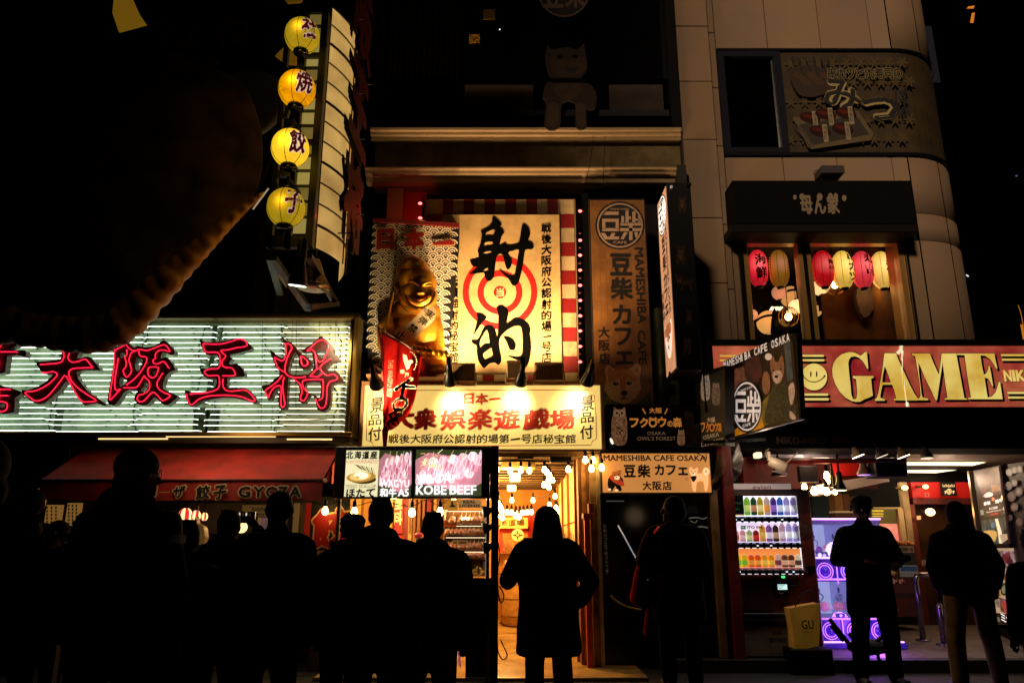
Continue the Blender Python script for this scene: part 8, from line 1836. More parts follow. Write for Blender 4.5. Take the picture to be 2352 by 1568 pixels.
  m = MB(g); m.box(x0+.03, x1-.02, g.px(780,560)[1], zt-.005, .0, .006, mt('#5c4c44', rough=.5, c2='#4a3c36', ns=5)); m.build('upper_band', T)
  # taped plastic sheets on the right side
  for pts in (((1160,560),(1320,520),(1350,640),(1330,760),(1180,780),(1120,700),(1095,640)), ((1140,930),(1300,900),(1360,1000),(1300,1080),(1190,1090),(1160,1010))):
    b = MB(flat(Yv-.11, 'V')); P = [b.fr.px(*p) for p in pts]; Q = catmull([Vector((*p, 0)) for p in P], 3, True); c = sum((p for p in Q), Vector())/len(Q)
    vs = [b.fr.w(c.x, c.y, .03)]+[b.fr.w(p.x, p.y, .012*math.sin(i*2.3)) for i, p in enumerate(Q)]; b.add(vs, [(0, 1+i, 1+(i+1) % len(Q)) for i in range(len(Q))], mt('#4c4444', rough=.5, c2='#2c2626', ns=12, trans=.35), True); b.build('taped_sheet', T)
  # lower part: pay panel, card reader, hatch, prints
  gh = flat(Yv, 'H')
  def pb(x0_, y0, x1_, y1, d0, d1, mat, name, bev=0): m = MB(gh); m.pbox(x0_, y0, x1_, y1, d0, d1, mat, bev=bev); return m.build(name, T)
  pb(500, 860, 610, 890, .0, .02, mt('#1a1210', rough=.4), 'coin_slot', .004); pb(552, 868, 572, 880, .021, .026, mt('#40ff60', e=2.5), 'green_light')
  pb(505, 905, 600, 1010, .0, .03, mt('#14100f', rough=.35), 'card_reader', .006); s_ = pb(524, 922, 585, 956, .031, .036, mt('#c8f0e8', e=1.1), 'reader_screen')
  a = MB(flat(Yv-.037, 'H'));
  for i in range(3): a.rect(530, 928+i*9, 575-i*8, 931+i*9, mt('#305048'), c=.001)
  a.rect(538, 978, 568, 982, mt('#c8b8a8'), c=.0); a.build('screen_text', s_)
  pb(255, 890, 490, 1090, .0, .008, mt('#34161a', rough=.6, c2='#4a2420', ns=5), 'poster_panel'); pb(712, 800, 775, 835, .0, .02, BLK, 'lock_plate', .004); pb(610, 925, 652, 935, .0, .004, mt('#1a2c1a', e=.2), 'small_display')
  pb(305, 1110, 610, 1195, .0, .02, mt('#0c0c0e', rough=.3), 'dispensing_hatch', .006); pb(315, 1150, 600, 1158, .021, .03, mt('#2c2c30', rough=.3), 'hatch_lip')
  pb(235, 1200, 640, 1390, .0, .006, mt('#8a7c6c', rough=.6, c2='#75685a', ns=4, dirt=5), 'lower_panel')
  a = MB(flat(Yv-.009, 'H')); a.text('evian', 475, 1258, 590, 1296, mt('#241a1c'), off=.02); a.poly([(490,1245),(515,1228),(530,1238),(545,1230),(565,1246)], mt('#241a1c')); a.poly([(262,980),(300,940),(325,950),(310,1040),(268,1060)], mt('#5c4440', rough=.7, c2='#3c2a28', ns=20), smooth=2); a.poly([(220,1060),(310,1070),(300,1130),(225,1150)], mt('#2a2030', rough=.7), smooth=1); a.build('print', T)
  light('AREA', 'window_glow', g.w((wx0+wx1)/2, (wz0+wz1)/2, .2), 6, (.9,.8,1), T, .8, g.w((wx0+wx1)/2, .3, 3))
  # paper bag standing in front
  B = thing('paper_bag', 'orange-yellow paper shopping bag with black GU letters against the vending machine', 'bag', at(735, 1340, 8.2, 'H'))
  bm = mt('#b0742a', rough=.8, c2='#94601f', ns=5, e=.05, ec=(1,.5,.05)); f = flat(8.2, 'H')
  out = [(606,1080),(700,1062),(802,1046),(806,1200),(800,1325),(728,1340),(640,1342),(632,1220)]; P = [f.px(*p) for p in out]; c = (sum(p[0] for p in P)/8, sum(p[1] for p in P)/8)
  vs = [f.w(c[0], c[1], .03)]+[f.w(*p, .0) for p in P]+[f.w(*p, -.16) for p in P]; fs = [(0, 1+(i+1) % 8, 1+i) for i in range(8)]+[(1+i, 1+(i+1) % 8, 9+(i+1) % 8, 9+i) for i in range(8)]+[tuple(range(9, 17))]
  m = MB(); m.add(vs, fs, bm); m.build('bag', B)
  a = MB(flat(8.165, 'H')); a.text('GU', 686, 1155, 766, 1215, mt('#2c1a06', rough=.7), off=.02); a.text('YOUR FREEDOM', 682, 1228, 764, 1238, mt('#6a4408')); a.build('lettering', B)
  m = MB(); m.tube(catmull([at(x, y, 8.22, 'H') for x, y in ((640,1080),(680,1000),(745,965),(775,1030),(790,1055))], 6), .006, BLK, 5); m.build('handle', B)
  # plinth under the bag so that it stands
  m = MB(flat(8.45, 'H')); m.pbox(845, 1150, 850, 1400, 0, .01, BLK);
  x_a = P[4][0]; m = MB(Fr((0,0,0),(1,0,0),(0,1,0))); zz = min(p[1] for p in P); m.box(P[6][0]-.05, P[4][0]+.12, 8.16, 8.42, .0, zz-.001, BLK, bev=.01); tag(m.build('step_box', loc=(P[5][0], 8.3, 0)), 'low black box on the street in front of the vending machine', 'box')
vending()
def claw_machine():
  Yc = 9.2; T = thing('claw_machine', 'white and violet neon capsule claw machine with ring lights behind the dark bystander', 'claw machine', at(1080, 1320, Yc, 'H'))
  T.location.z = .12; T['_w'] = tuple(T.location);
  g = flat(Yc, 'H'); x0 = g.px(765, 900)[0]; x1 = g.px(1235, 900)[0];
  body = mt('#2a1870', rough=.3, e=.12, ec=(.16,.05,1)); vio = mt('#c89cff', e=1.7, ec=(.42,.14,1), smp=True); pink = mt('#f0c8ff', e=2.0, ec=(.85,.38,1), smp=True); whb = mt('#8890d0', e=.7, ec=(.50,.55,1), c2='#282c60', ns=9, amt=.6)  # violet emission in body stands for neon light on the cabinet
  z = lambda y: g.px(1000, y)[1]
  def bx(ya, yb, c0, c1, mat, name, xa=x0, xb=x1, bev=0): m = MB(g); m.box(xa, xb, z(yb), z(ya), c0, c1, mat, bev=bev); return m.build(name, T)
  m = MB(g); m.box(x0, x1, .125, z(1140), -.8, -.01, body, bev=.01); m.build('lower_cabinet', T)
  m = MB(g); m.box(x0-.0, x1+.12, .125, z(1300), -.8, .10, body, bev=.01); m.build('base', T)
  bx(505, 530, -.8, .01, mt('#8a80c0', rough=.3, metal=.4), 'top_cap'); bx(752, 905, -.8, .0, body, 'middle_cabinet', bev=.01)
  bx(530, 752, -.6, -.55, whb, 'upper_back'); bx(905, 1140, -.6, -.55, whb, 'lower_back')
  for ya, yb in ((530,752),(905,1140)):
    for xa in (x0, (x0+x1)/2-.02, x1-.03): bx(ya, yb, -.6, .0, mt('#b0a8e0', rough=.2, metal=.5, e=.15), 'corner_post', xa, xa+.03)
    m = MB(g); m.box(x0+.03, x1-.03, z(yb), z(ya), -.02, -.016, glassy(.10)); m.build('pane', T)
  for y in (498, 750, 890, 1146, 1298):
    m = MB(); m.tube([g.w(x0-.01, z(y), .03), g.w(x1+.01+(.1 if y > 1200 else 0), z(y), .03)], .011, pink if y in (498, 750, 1298) else vio, 8); m.build('neon_strip', T)
  for y in (838, 1225):
    for k in range(3 if y < 1000 else 3):
      cx = x0+(x1-x0)*(k+.5)/3+.0; r = .092
      for rr, mm in ((r, vio), (r*.72, vio)):
        m = MB(); m.tube([g.w(cx+rr*math.cos(t*PI/14), z(y)+rr*math.sin(t*PI/14), .012) for t in range(28)], .0055, mm, 6, closed=True); m.build('ring_light', T)
      m = MB(); m.lathe(g.w(cx, z(y), .001), [(r*.62,0),(r*.6,.008)], mt('#1c0c60', e=.5, ec=(.10,.02,.8), rough=.2), 24, axis=g.N); m.build('ring_window', T)
    for k in (1, 2):
      m = MB(); cx = x0+(x1-x0)*k/3; m.tube([g.w(cx, z(y)-.14, .012), g.w(cx, z(y)+.14, .012)], .007, vio, 6); m.build('neon_strip', T)
  # claws and prizes
  for k in range(3):
    for ya, yt in ((530, 600), (905, 960)):
      cx = x0+(x1-x0)*(k+.5)/3; c = g.w(cx, z(yt), -.3); m = MB(); m.tube([c, g.w(cx, z(ya), -.3)], .012, mt('#c8c8d8', rough=.2, metal=.9), 8); m.lathe(c-Vector((0,0,.05)), [(.03,0),(.04,.03),(.02,.07)], mt('#b0b0c8', rough=.2, metal=.8), 12)
      for a_ in range(3): t = a_*2.1; m.tube(catmull([c-Vector((0,0,.04)), c+Vector((.07*math.cos(t), .07*math.sin(t), -.09)), c+Vector((.02*math.cos(t), .02*math.sin(t), -.16))], 4), .007, mt('#d8d8e8', rough=.2, metal=.9), 6)
      m.build('claw', T)
  r = random.Random(4); cols = ('#e8e8ff','#f0a0c0','#8ab8f0','#f0e090','#d04048','#f0f0f0','#a060d0')
  for yb in (735, 1105):
    for k in range(16):
      m = MB(); s_ = r.uniform(.03, .055); m.ball(g.w(r.uniform(x0+.06, x1-.06), z(yb)+s_*r.choice((1, 2.4)), -r.uniform(.1,.45)), (s_, s_, s_*1.1), mt(r.choice(cols), rough=.5, e=.3), 10, 7); m.build('prize', T)
  a = MB(flat(Yc-.004, 'H'))
  a.rect(782, 712, 858, 748, mt('#2c2870', e=.4)); a.ell(805, 732, 14, 14, mt('#c8c8f8', e=.8)); a.ell(835, 735, 12, 12, mt('#a8a8e8', e=.7)); a.rect(918, 1112, 968, 1140, mt('#30308c', e=.4)); a.ell(943, 1126, 10, 9, mt('#d8a8e8', e=.8)); a.build('stickers', T)
  light('POINT', 'violet_glow', g.w((x0+x1)/2, z(1180), .35), 9, (.38,.10,1), T, .1); light('POINT', 'violet_glow', g.w((x0+x1)/2, z(700), .3), 5, (.6,.4,1), T, .1); light('POINT', 'violet_glow', g.w(x0+.5, .2, .45), 7, (.42,.10,1), T, .1)
  # shelf with boxes behind the machine top
  S = thing('back_shelf', 'warm lit shelf with brown boxes behind the claw machine', 'shelf', at(960, 460, 10.4, 'H'))
  for x0_, y0, x1_, y1, c_ in ((905,330,955,438,'#8a5a24'),(960,335,1000,440,'#6c4018'),(1000,350,1040,440,'#5a3414'),(905,444,1050,456,'#d8b078'),(905,458,1050,486,'#4a2a18')):
    m = MB(flat(10.4, 'H')); m.pbox(x0_, y0, x1_, y1, -.2, 0, mt(c_, rough=.6, e=.10 if y0 < 440 else .2)); m.build('box' if y0 < 440 else 'board', S)
  m = MB(flat(10.9, 'H')); m.pbox(755, 330, 905, 500, -.05, 0, mt('#0c2c20', rough=.6, e=.05)); m.build('green_panel', S)
  # foldable stroller silhouette by the machine foot
  P = thing('folded_stroller', 'black folded stroller with small wheels standing at the feet of the dark bystander', 'stroller', at(1180, 1405, 8.2, 'H'))
  P.location.z = 0; P['_w'] = tuple(P.location)
  m = MB();
  for p0, p1 in (((870,1150),(1010,1330)),((880,1190),(960,1290)),((1010,1330),(1250,1340)),((1060,1390),(1240,1240)),((1000,1240),(1100,1400))): m.tube([at(*p0, 8.2, 'H'), at(*p1, 8.2, 'H')], .022, BLK, 8)
  m.build('frame', P)
  for x, y, rr in ((1240,1390,.085),(1075,1395,.07)):
    c = at(x, y, 8.18, 'H'); m = MB(); m.tube([c+Vector((rr*math.cos(t*PI/10), 0, rr*math.sin(t*PI/10))) for t in range(20)], .018, BLK, 8, closed=True); m.build('wheel', P)
  m = MB(); b_ = at(1120, 1330, 8.25, 'H'); m.ball(b_, (.22,.12,.08), mt('#0c0a10', rough=.8), 14, 8); m.build('folded_seat', P)
claw_machine()
def window_lanterns():
  Yl = 9.85; G = 'long paper lanterns in the upper restaurant window'
  def lan(x, y0, y1, r, col, ec, e, chars, lab, cx_off, ln):
    c = at(x, (y0+y1)/2, Yl, 'Y'); top = at(x, y0, Yl, 'Y').z; bot = at(x, y1, Yl, 'Y').z; R = at(x+r, (y0+y1)/2, Yl, 'Y').x-c.x; Hh = (top-bot)/2
    L = thing('long_lantern', lab, 'lantern', c, G)
    pap = bpy.data.materials.new('m_lan'); pap.use_nodes = True; nt = pap.node_tree; N = nt.nodes; K = nt.links; b = N['Principled BSDF']
    b.inputs['Base Color'].default_value = (*col, 1); b.inputs['Roughness'].default_value = .7; b.inputs['Emission Color'].default_value = (*ec, 1)
    # the bulb inside makes the middle of the paper brighter
    tc = N.new('ShaderNodeTexCoord'); vm = N.new('ShaderNodeVectorMath'); vm.operation = 'DISTANCE'; K.new(tc.outputs['Object'], vm.inputs[0]); vm.inputs[1].default_value = (0, -R, .04)
    mr = N.new('ShaderNodeMapRange'); mr.inputs[1].default_value = .02; mr.inputs[2].default_value = .26; mr.inputs[3].default_value = e*1.7; mr.inputs[4].default_value = e*.55; K.new(vm.outputs['Value'], mr.inputs[0]); K.new(mr.outputs[0], b.inputs['Emission Strength'])
    cr = N.new('ShaderNodeMix'); cr.data_type = 'RGBA'; mr2 = N.new('ShaderNodeMapRange'); mr2.inputs[1].default_value = .0; mr2.inputs[2].default_value = .17; mr2.inputs[3].default_value = .4 if e > .4 else 0; mr2.inputs[4].default_value = 0; K.new(vm.outputs['Value'], mr2.inputs[0]); K.new(mr2.outputs[0], cr.inputs['Factor']); cr.inputs['A'].default_value = (*ec, 1); cr.inputs['B'].default_value = (1, max(.35, ec[1]), max(.3, ec[2]), 1); K.new(cr.outputs['Result'], b.inputs['Emission Color'])
    pap.cycles.emission_sampling = 'NONE'
    prof = []
    n = 30
    for k in range(n+1):
      h = -1+2*k/n; rr = (1-abs(h)**3.4*.78)**.75; prof.append((R*rr*(1+.01*(k % 2)), h*Hh))
    m = MB(); m.lathe(c, prof, pap, 28); m.build('paper_shade', L)
    m = MB()
    for k in range(8):
      a = k*PI/4+.3; m.tube([c+Vector((math.cos(a)*p[0]*1.005, math.sin(a)*p[0]*1.005, p[1])) for p in prof[::3]], .0028, mt('#6a2a10', rough=.8), 4)
    m.build('ribs', L)
    m = MB(); m.lathe(c-Vector((0,0,Hh*1.06)), [(R*.36,0),(R*.38,.03)], BLK, 16); m.lathe(c+Vector((0,0,Hh*.98)), [(R*.36,0),(R*.34,.02),(.004,.03),(.004,.14)], BLK, 16); m.build('end_rings', L)
    if chars:
      m = MB(); nC = len(chars);
      for i, ch in enumerate(chars):
        vs, fs, gx, gy, gw, gh = glyphs(ch, .045); P = []
        zc = c.z+Hh*(ln[0]-(ln[0]-ln[1])*((i+.5)/nC)); hz = Hh*(ln[0]-ln[1])/nC*.84
        for v in vs:
          u = (v[0]-gx)/gw-.5; w_ = (v[1]-gy)/gh-.5; zz = zc+(w_+u*.08)*hz; t = (zz-c.z)/Hh; rr = R*(1-min(1, abs(t))**3.4*.78)**.75*1.02; a = -PI/2+cx_off+u*1.25
          P.append(Vector((c.x+math.cos(a)*rr, c.y+math.sin(a)*rr, zz)))
        m.add(P, fs, mt('#100604', rough=.8))
      m.build('painted_characters', L)
    if e > .3: light('POINT', 'lantern_glow', c+Vector((0,.25,-.1)), 1.0*e, (1,.6,.25) if ec[1] > .2 else (1,.2,.1), L, .06)
    return L
  red = (.75,.02,.03); yel = (.95,.55,.08)
  lan(310, 212, 662, 118, red, (1,.02,.04), .85, '海鮮', 'pink-red long lantern with two black characters, alone at the left pane', .05, (.75,-.75))
  lan(572, 215, 670, 118, (.6,.32,.05), (.55,.22,.015), .42, '', 'dull brown-yellow long lantern with dark ragged marks, second from the left', 0, (0,0))
  L = lan(1122, 222, 670, 122, red, (.85,.008,.015), .6, '飯店', 'deep red long lantern with small characters at its right edge, first in the right pane', .75, (.42,-.18))
  lan(1370, 226, 682, 126, yel, (1,.62,.09), 1.0, '串カツ', 'yellow long lantern between two red ones in the right pane', .75, (.85,-.75))
  lan(1612, 230, 682, 122, red, (1,.05,.07), .8, '寿司', 'salmon-red long lantern between two yellow ones in the right pane', .45, (.85,-.5))
  lan(1855, 234, 688, 124, yel, (1,.60,.12), 1.05, '酒', 'pale yellow long lantern, last at the right, with a single sake character', .55, (.42,-.22))
  m = MB(); pts = [(655,290),(690,320),(640,350),(690,380),(650,400),(680,440),(640,500),(690,560),(680,620),(660,560),(655,450),(640,360)]
  for s_ in (1, -1):
    b = MB(flat(Yl-.2, 'Y'))
    for i in range(9): b.poly([(572+s_*(104+4*(i % 2)), 270+i*36), (572+s_*(122), 280+i*36), (572+s_*(112), 300+i*36)], mt('#140a04'))
    tag(b.build('torn_paper_edge', loc=at(572+s_*110, 300, Yl-.2, 'Y')), 'ragged dark paper edge at the %s side of the brown-yellow lantern' % ('right' if s_ > 0 else 'left'), 'paper')
  m = MB(); m.tube([(at(150,160,Yl,'Y').x, Yl, at(900,176,Yl,'Y').z+.03), (at(2010,160,Yl,'Y').x, Yl, at(900,176,Yl,'Y').z+.03)], .012, BLK, 6); tag(m.build('lantern_rail', loc=at(1100, 160, Yl, 'Y')), 'thin dark rail carrying the long lanterns across the upper window', 'rail')
  G2 = 'round cream lanterns deeper in the upper restaurant'
  cream = (1,.66,.30)
  for x, y, r, Y, e, strap, lab in ((1090,672,105,10.6,1.1,0,'round cream lantern half hidden behind the deep red long lantern'), (785,915,92,10.5,1.3,0,'brightest small round cream lantern left of the brass mullion'), (575,740,92,11.0,.5,0,'pinkish round lantern below the brown-yellow long one'), (720,790,128,11.3,.62,1,'big round lantern crossed by a black band, upper of two in the left pane'), (438,1110,142,10.9,.8,2,'big round lantern crossed by a black band, lower in the left pane'), (1020,950,90,11.2,.65,1,'round lantern with black band partly hidden by the mullion in the right pane'), (235,1015,70,10.8,.6,0,'pinkish small lantern at the left edge of the left pane')):
    c = at(x, y, Y, 'Y'); R = at(x+r, y, Y, 'Y').x-c.x; L = thing('round_lantern', lab, 'lantern', c, G2)
    col = (1,.46,.12) if strap else (1,.66,.30) if e > 1 else (1,.40,.20)
    m = MB(); m.lathe(c, [(R*math.sin(PI*(.06+.88*k/18)), -R*(1.0 if not strap else 1.05)*math.cos(PI*(.06+.88*k/18))) for k in range(19)], mt(tuple(v*.9 for v in col), e=e, ec=col, rough=.7), 28); m.build('paper_shade', L)
    m = MB(); m.lathe(c-Vector((0,0,R*1.02)), [(R*.28,0),(R*.3,.03)], BLK, 14); m.lathe(c+Vector((0,0,R*.98)), [(R*.28,0),(.004,.03),(.004,.5)], BLK, 14); m.build('end_rings', L)
    if strap:
      m = MB(); m.tube([c+Vector((R*1.02*math.cos(t), -abs(R*1.02*math.sin(t)), R*.12+.04*math.sin(t))) for t in [PI*i/16 for i in range(17)]], .018, BLK, 6); ax_ = c+Vector((R*.28,-R*1.0,0)); m.bar(ax_-Vector((0,0,R*.5)), ax_+Vector((0,0,R*.3)), .035, .03, BLK); m.lathe(ax_+Vector((0,0,R*.3)), [(.01,0),(.045,.03),(.03,.07),(.002,.13)], BLK, 8); m.build('black_band', L)
      if strap == 2: m = MB(); m.lathe(ax_-Vector((0,0,R*1.2)), [(.09,0),(.06,.2),(.03,.3)], BLK, 10); m.build('ornament', L)
    m.c = 0
  for x, y, Y, lab in ((1268,640,10.3,'clear glass globe lamp with wire cage behind the lanterns of the right pane'), (690,1040,10.4,'clear glass globe lamp with wire cage low in the left pane')):
    c = at(x, y, Y, 'Y'); L = thing('globe_lamp', lab, 'lamp', c, 'clear globe lamps in the upper restaurant'); m = MB(); m.ball(c, (.05,.05,.055), mt('#fff0c0', e=14, ec=(1,.65,.25), smp=True), 12, 8); m.build('bulb', L)
    m = MB(); m.ball(c, .14, glassy(.16), 18, 12); m.build('globe', L)
    m = MB()
    for k in range(5): a = k*PI/5; m.tube([c+Vector((.145*math.cos(a)*math.sin(t), .145*math.sin(a)*math.sin(t), .145*math.cos(t))) for t in [2*PI*i/20 for i in range(20)]], .004, mt('#8a5c20', rough=.3, metal=.8), 4, closed=True)
    m.tube([c+Vector((0,0,.14)), c+Vector((0,0,.7))], .006, BLK, 5); m.build('wire_cage', L)
  light('POINT', 'room_glow', at(1700, 700, 10.1, 'Y'), 7, (1,.58,.2), bpy.data.objects['rounded_building'], .1)
  light('POINT', 'room_glow', at(700, 900, 10.2, 'Y'), 4, (1,.6,.22), bpy.data.objects['rounded_building'], .1)
  m = MB(flat(10.3, 'Y')); m.poly([(1545,690),(1745,690),(1760,930),(1640,1050),(1560,900)], mt('#2c1a0a', rough=.9, c2='#150c05', ns=6), c=0, th=.1, smooth=2); tag(m.build('hanging_cloth', loc=at(1640, 1050, 10.3, 'Y')), 'dark draped cloth hanging below the salmon-red lantern', 'cloth')
  m = MB(flat(11.9, 'Y'))
  for i in range(3): m.poly([(450+i*52,958),(480+i*52,912),(520+i*52,916),(492+i*52,962)], mt('#ffe0a0', e=3, ec=(1,.75,.4)))
  tag(m.build('ceiling_light_row', loc=at(530, 940, 11.9, 'Y')), 'row of three slanted bright ceiling lights seen deep in the left pane', 'lamp')
  m = MB(flat(10.6, 'Y')); m.pbox(1232, 1205, 1565, 1400, -.1, 0, mt('#0c0805', rough=.7)); m.pbox(1665, 1210, 1990, 1400, -.1, 0, mt('#0c0805', rough=.7)); m.build; tag(m.build('chair_backs', loc=at(1600, 1400, 10.6, 'Y')), 'two dark rectangular seat backs at the foot of the right pane', 'seats')
window_lanterns()
# ================================================================ PEOPLE in the street, mostly dark against the lit shops
SKIN = mt('#3c2418', rough=.8, c2='#301c12', ns=9, spec=.1)
def cloth(h, h2=None): return mt(h, rough=.95, c2=h2 or h, ns=12, spec=.02)
def hand(m, wrist, d, side, s=1.0, curl=.5, up=Vector((0,0,1))):
  """palm with four bent fingers of unequal length and a thumb from the side"""
  d = Vector(d).normalized(); n = d.cross(up)
  if n.length < .1: n = d.cross(Vector((0,1,0)))
  n = n.normalized()*side; b = n.cross(d).normalized()*side
  w = Vector(wrist); m.cap(w, w+d*.05*s, .024*s, .03*s, m=SKIN, n=8)
  for k in (-1, 0, 1): m.cap(w+d*.03*s+n*.022*k*s, w+d*.085*s+n*.024*k*s, .016*s, .014*s, m=SKIN, n=7)
  for k, ln in enumerate((.068, .078, .074, .058)):
    o = w+d*.088*s+n*(-.03+.02*k)*s; j1 = o+(d*math.cos(curl*.5)+b*-math.sin(curl*.5))*ln*.5*s; j2 = j1+(d*math.cos(curl*1.5)+b*-math.sin(curl*1.5))*ln*.32*s; j3 = j2+(d*math.cos(curl*2.4)+b*-math.sin(curl*2.4))*ln*.22*s
    m.cap(o, j1, .0095*s, .009*s, m=SKIN, n=6); m.cap(j1, j2, .009*s, .008*s, m=SKIN, n=6); m.cap(j2, j3, .008*s, .007*s, m=SKIN, n=6)
  t0 = w+d*.025*s-n*.026*s; t1 = t0+(d*.7-n*.7).normalized()*.038*s; t2 = t1+(d*.95-n*.2-b*.2).normalized()*.03*s
  m.cap(t0, t1, .013*s, .011*s, m=SKIN, n=6); m.cap(t1, t2, .011*s, .009*s, m=SKIN, n=6)
def person(lab, feet, H, yaw=0, jacket=('#0a0a0b',), trousers=('#08080a',), hair='short', hairc='#070505', width=1.0, coat=.0, arms=None, legs=None, hood=False, group=None, head_tilt=0, shoes='#0a0908', lean=(0,0), extra=None, head_yaw=0, fine=.012, bulk=1.0):
  """feet: ground point; yaw 0 = facing the shops (+Y). arms: ((elbow, wrist), ...) left, right in body space (x right, y forward, z up)"""
  F = Vector((feet[0], feet[1], 0)); T = thing('person', lab, 'person', F, group)
  s = H/1.70; R = Matrix.Rotation(yaw, 3, 'Z')
  def W(x, y, z):
    k = z/1.7; return F+R @ Vector((x*s+lean[0]*k*k, y*s+lean[1]*k*k, z*s))
  hip, sh, nk, hd = .90, 1.385, 1.44, 1.585
  legs = legs or (((-.10,0,.90),(-.11,.02,.48),(-.12,-.01,.08)), ((.10,0,.90),(.11,.02,.48),(.12,-.01,.08)))
  arms = arms or (((-.20,0,1.37),(-.255,-.02,1.08),(-.245,.06,.84)), ((.20,0,1.37),(.255,-.02,1.08),(.245,.06,.84)))
  # body: one continuous figure
  m = MB(); V = lambda p: W(*p)
  m.cap(V((0,0,.95)), V((0,0,1.15)), .13*s, .125*s, .72, m=SKIN); m.cap(V((0,0,1.12)), V((0,.0,1.32)), .125*s, .14*s, .7, m=SKIN); m.cap(V((-.12,0,1.36)), V((.12,0,1.36)), .065*s, .065*s, m=SKIN)
  m.cap(V((0,0,1.38)), V((0,.015,1.50)), .058*s, .054*s, m=SKIN)
  hR = Matrix.Rotation(yaw+head_yaw, 3, 'Z') @ Matrix.Rotation(head_tilt, 3, 'X'); hc = V((0,.02,hd))
  def Hh(x, y, z): return hc+hR @ Vector((x*s, y*s, z*s))
  m.ball(hc, (.074*s,.092*s,.108*s), SKIN, 20, 14, rot=hR); m.ball(Hh(0,.02,-.055), (.056*s,.068*s,.062*s), SKIN, 14, 10, rot=hR)
  m.cap(Hh(0,.085,.005), Hh(0,.112,-.028), .010*s, .015*s, m=SKIN, n=8)                      # nose
  m.cap(Hh(-.02,.088,-.058), Hh(.02,.088,-.058), .010*s, .010*s, m=SKIN, n=8); m.cap(Hh(-.018,.084,-.073), Hh(.018,.084,-.073), .011*s, .011*s, m=SKIN, n=8); m.ball(Hh(0,.078,-.105), (.022*s,.02*s,.018*s), SKIN, 10, 8)
  for e in (-1, 1): m.ball(Hh(.076*e,.0,-.01), (.012*s,.022*s,.033*s), SKIN, 8, 8, rot=hR); m.cap(Hh(.02*e,.084,.03), Hh(.048*e,.074,.03), .010*s, .008*s, m=SKIN, n=6)
  for lg in legs: m.cap(V(lg[0]), V(lg[1]), .085*s, .058*s, m=SKIN); m.cap(V(lg[1]), V(lg[2]), .056*s, .038*s, m=SKIN)
  for side, ar in zip((-1, 1), arms):
    m.cap(V(ar[0]), V(ar[1]), .05*s, .04*s, m=SKIN); m.cap(V(ar[1]), V(ar[2]), .038*s, .027*s, m=SKIN)
    d = (V(ar[2])-V(ar[1])).normalized(); hand(m, V(ar[2]), d, side, s*1.0, .45)
  remesh(m, 'body', T, SKIN, min(fine, .009) if fine < .012 else .011, 2)
  ew = mt('#d8d0c8', rough=.3); em = MB()
  for e in (-1, 1): em.ball(Hh(.031*e,.080,.014), (.013*s,.008*s,.008*s), ew, 10, 8); em.ball(Hh(.031*e,.0865,.014), (.006*s,.004*s,.006*s), INK, 8, 6)
  em.build('eyes', T)
  # jacket
  m = MB(); b = bulk; jm = cloth(*jacket)
  m.cap(V((0,0,1.02)), V((0,0,1.22)), .165*b*s, .175*b*s, .78, m=jm); m.cap(V((-.07*width,0,1.24)), V((.07*width,0,1.24)), .15*b*s, .15*b*s, m=jm); m.cap(V((-.145*width,0,1.355)), V((.145*width,0,1.355)), .082*b*s, .082*b*s, m=jm)
  m.cap(V((0,.0,1.36)), V((0,.01,1.44)), .105*s, .082*s, m=jm)
  hem = .82-coat; hb = (.185+coat*.05)*b*s; c0 = V((0,0,hem)); m.lathe(c0, [(hb*.9,0),(hb,.015),(hb,.06),(.175*b*s,(1.12-hem)*s),(.1*s,(1.16-hem)*s)], jm, 24, sx=1.12*width**.5, sy=.84)
  for ar in arms:
    a0 = ar[0]; k = 1.0
    m.cap(V((a0[0]*width*.93,a0[1],a0[2]-.03)), V(ar[1]), .078*b*s, .07*b*s, m=jm); w_ = Vector(ar[1]).lerp(Vector(ar[2]), .93); m.cap(V(ar[1]), V(w_), .068*b*s, .052*b*s, m=jm)
  if hood: m.ball(V((0,-.07,1.45)), (.13*s,.09*s,.085*s), jm, 14, 10); m.cap(V((-.08,-.03,1.46)), V((.08,-.03,1.46)), .05*s, .05*s, m=jm)
  def folds(co):
    n = noise.noise_vector(Vector((co.x*7, co.y*7, co.z*5))); return n*.010
  remesh(m, 'jacket', T, jm, .016, 5, folds)
  m = MB(); tm = cloth(*trousers)
  m.cap(V((-.04,0,.93)), V((.04,0,.93)), .135*s, .135*s, m=tm)
  for lg in legs: m.cap(V(lg[0]), V(lg[1]), .108*s, .085*s, m=tm); e_ = Vector(lg[1]).lerp(Vector(lg[2]), .97); m.cap(V(lg[1]), V(e_), .084*s, .072*s, m=tm)
  remesh(m, 'trousers', T, tm, .018, 4, folds)
  for lg in legs:
    a = lg[2]; m = MB(); m.cap(V((a[0],a[1]-.03,.045)), V((a[0]*1.1,a[1]+.16,.04)), .045*s, .04*s, m=mt(shoes, rough=.6)); m.build('shoe', T)
  hm = mt(hairc, rough=.8, c2='#080605' if hairc == '#070505' else '#120c0a', ns=60, bump=.3, spec=.05); m = MB()
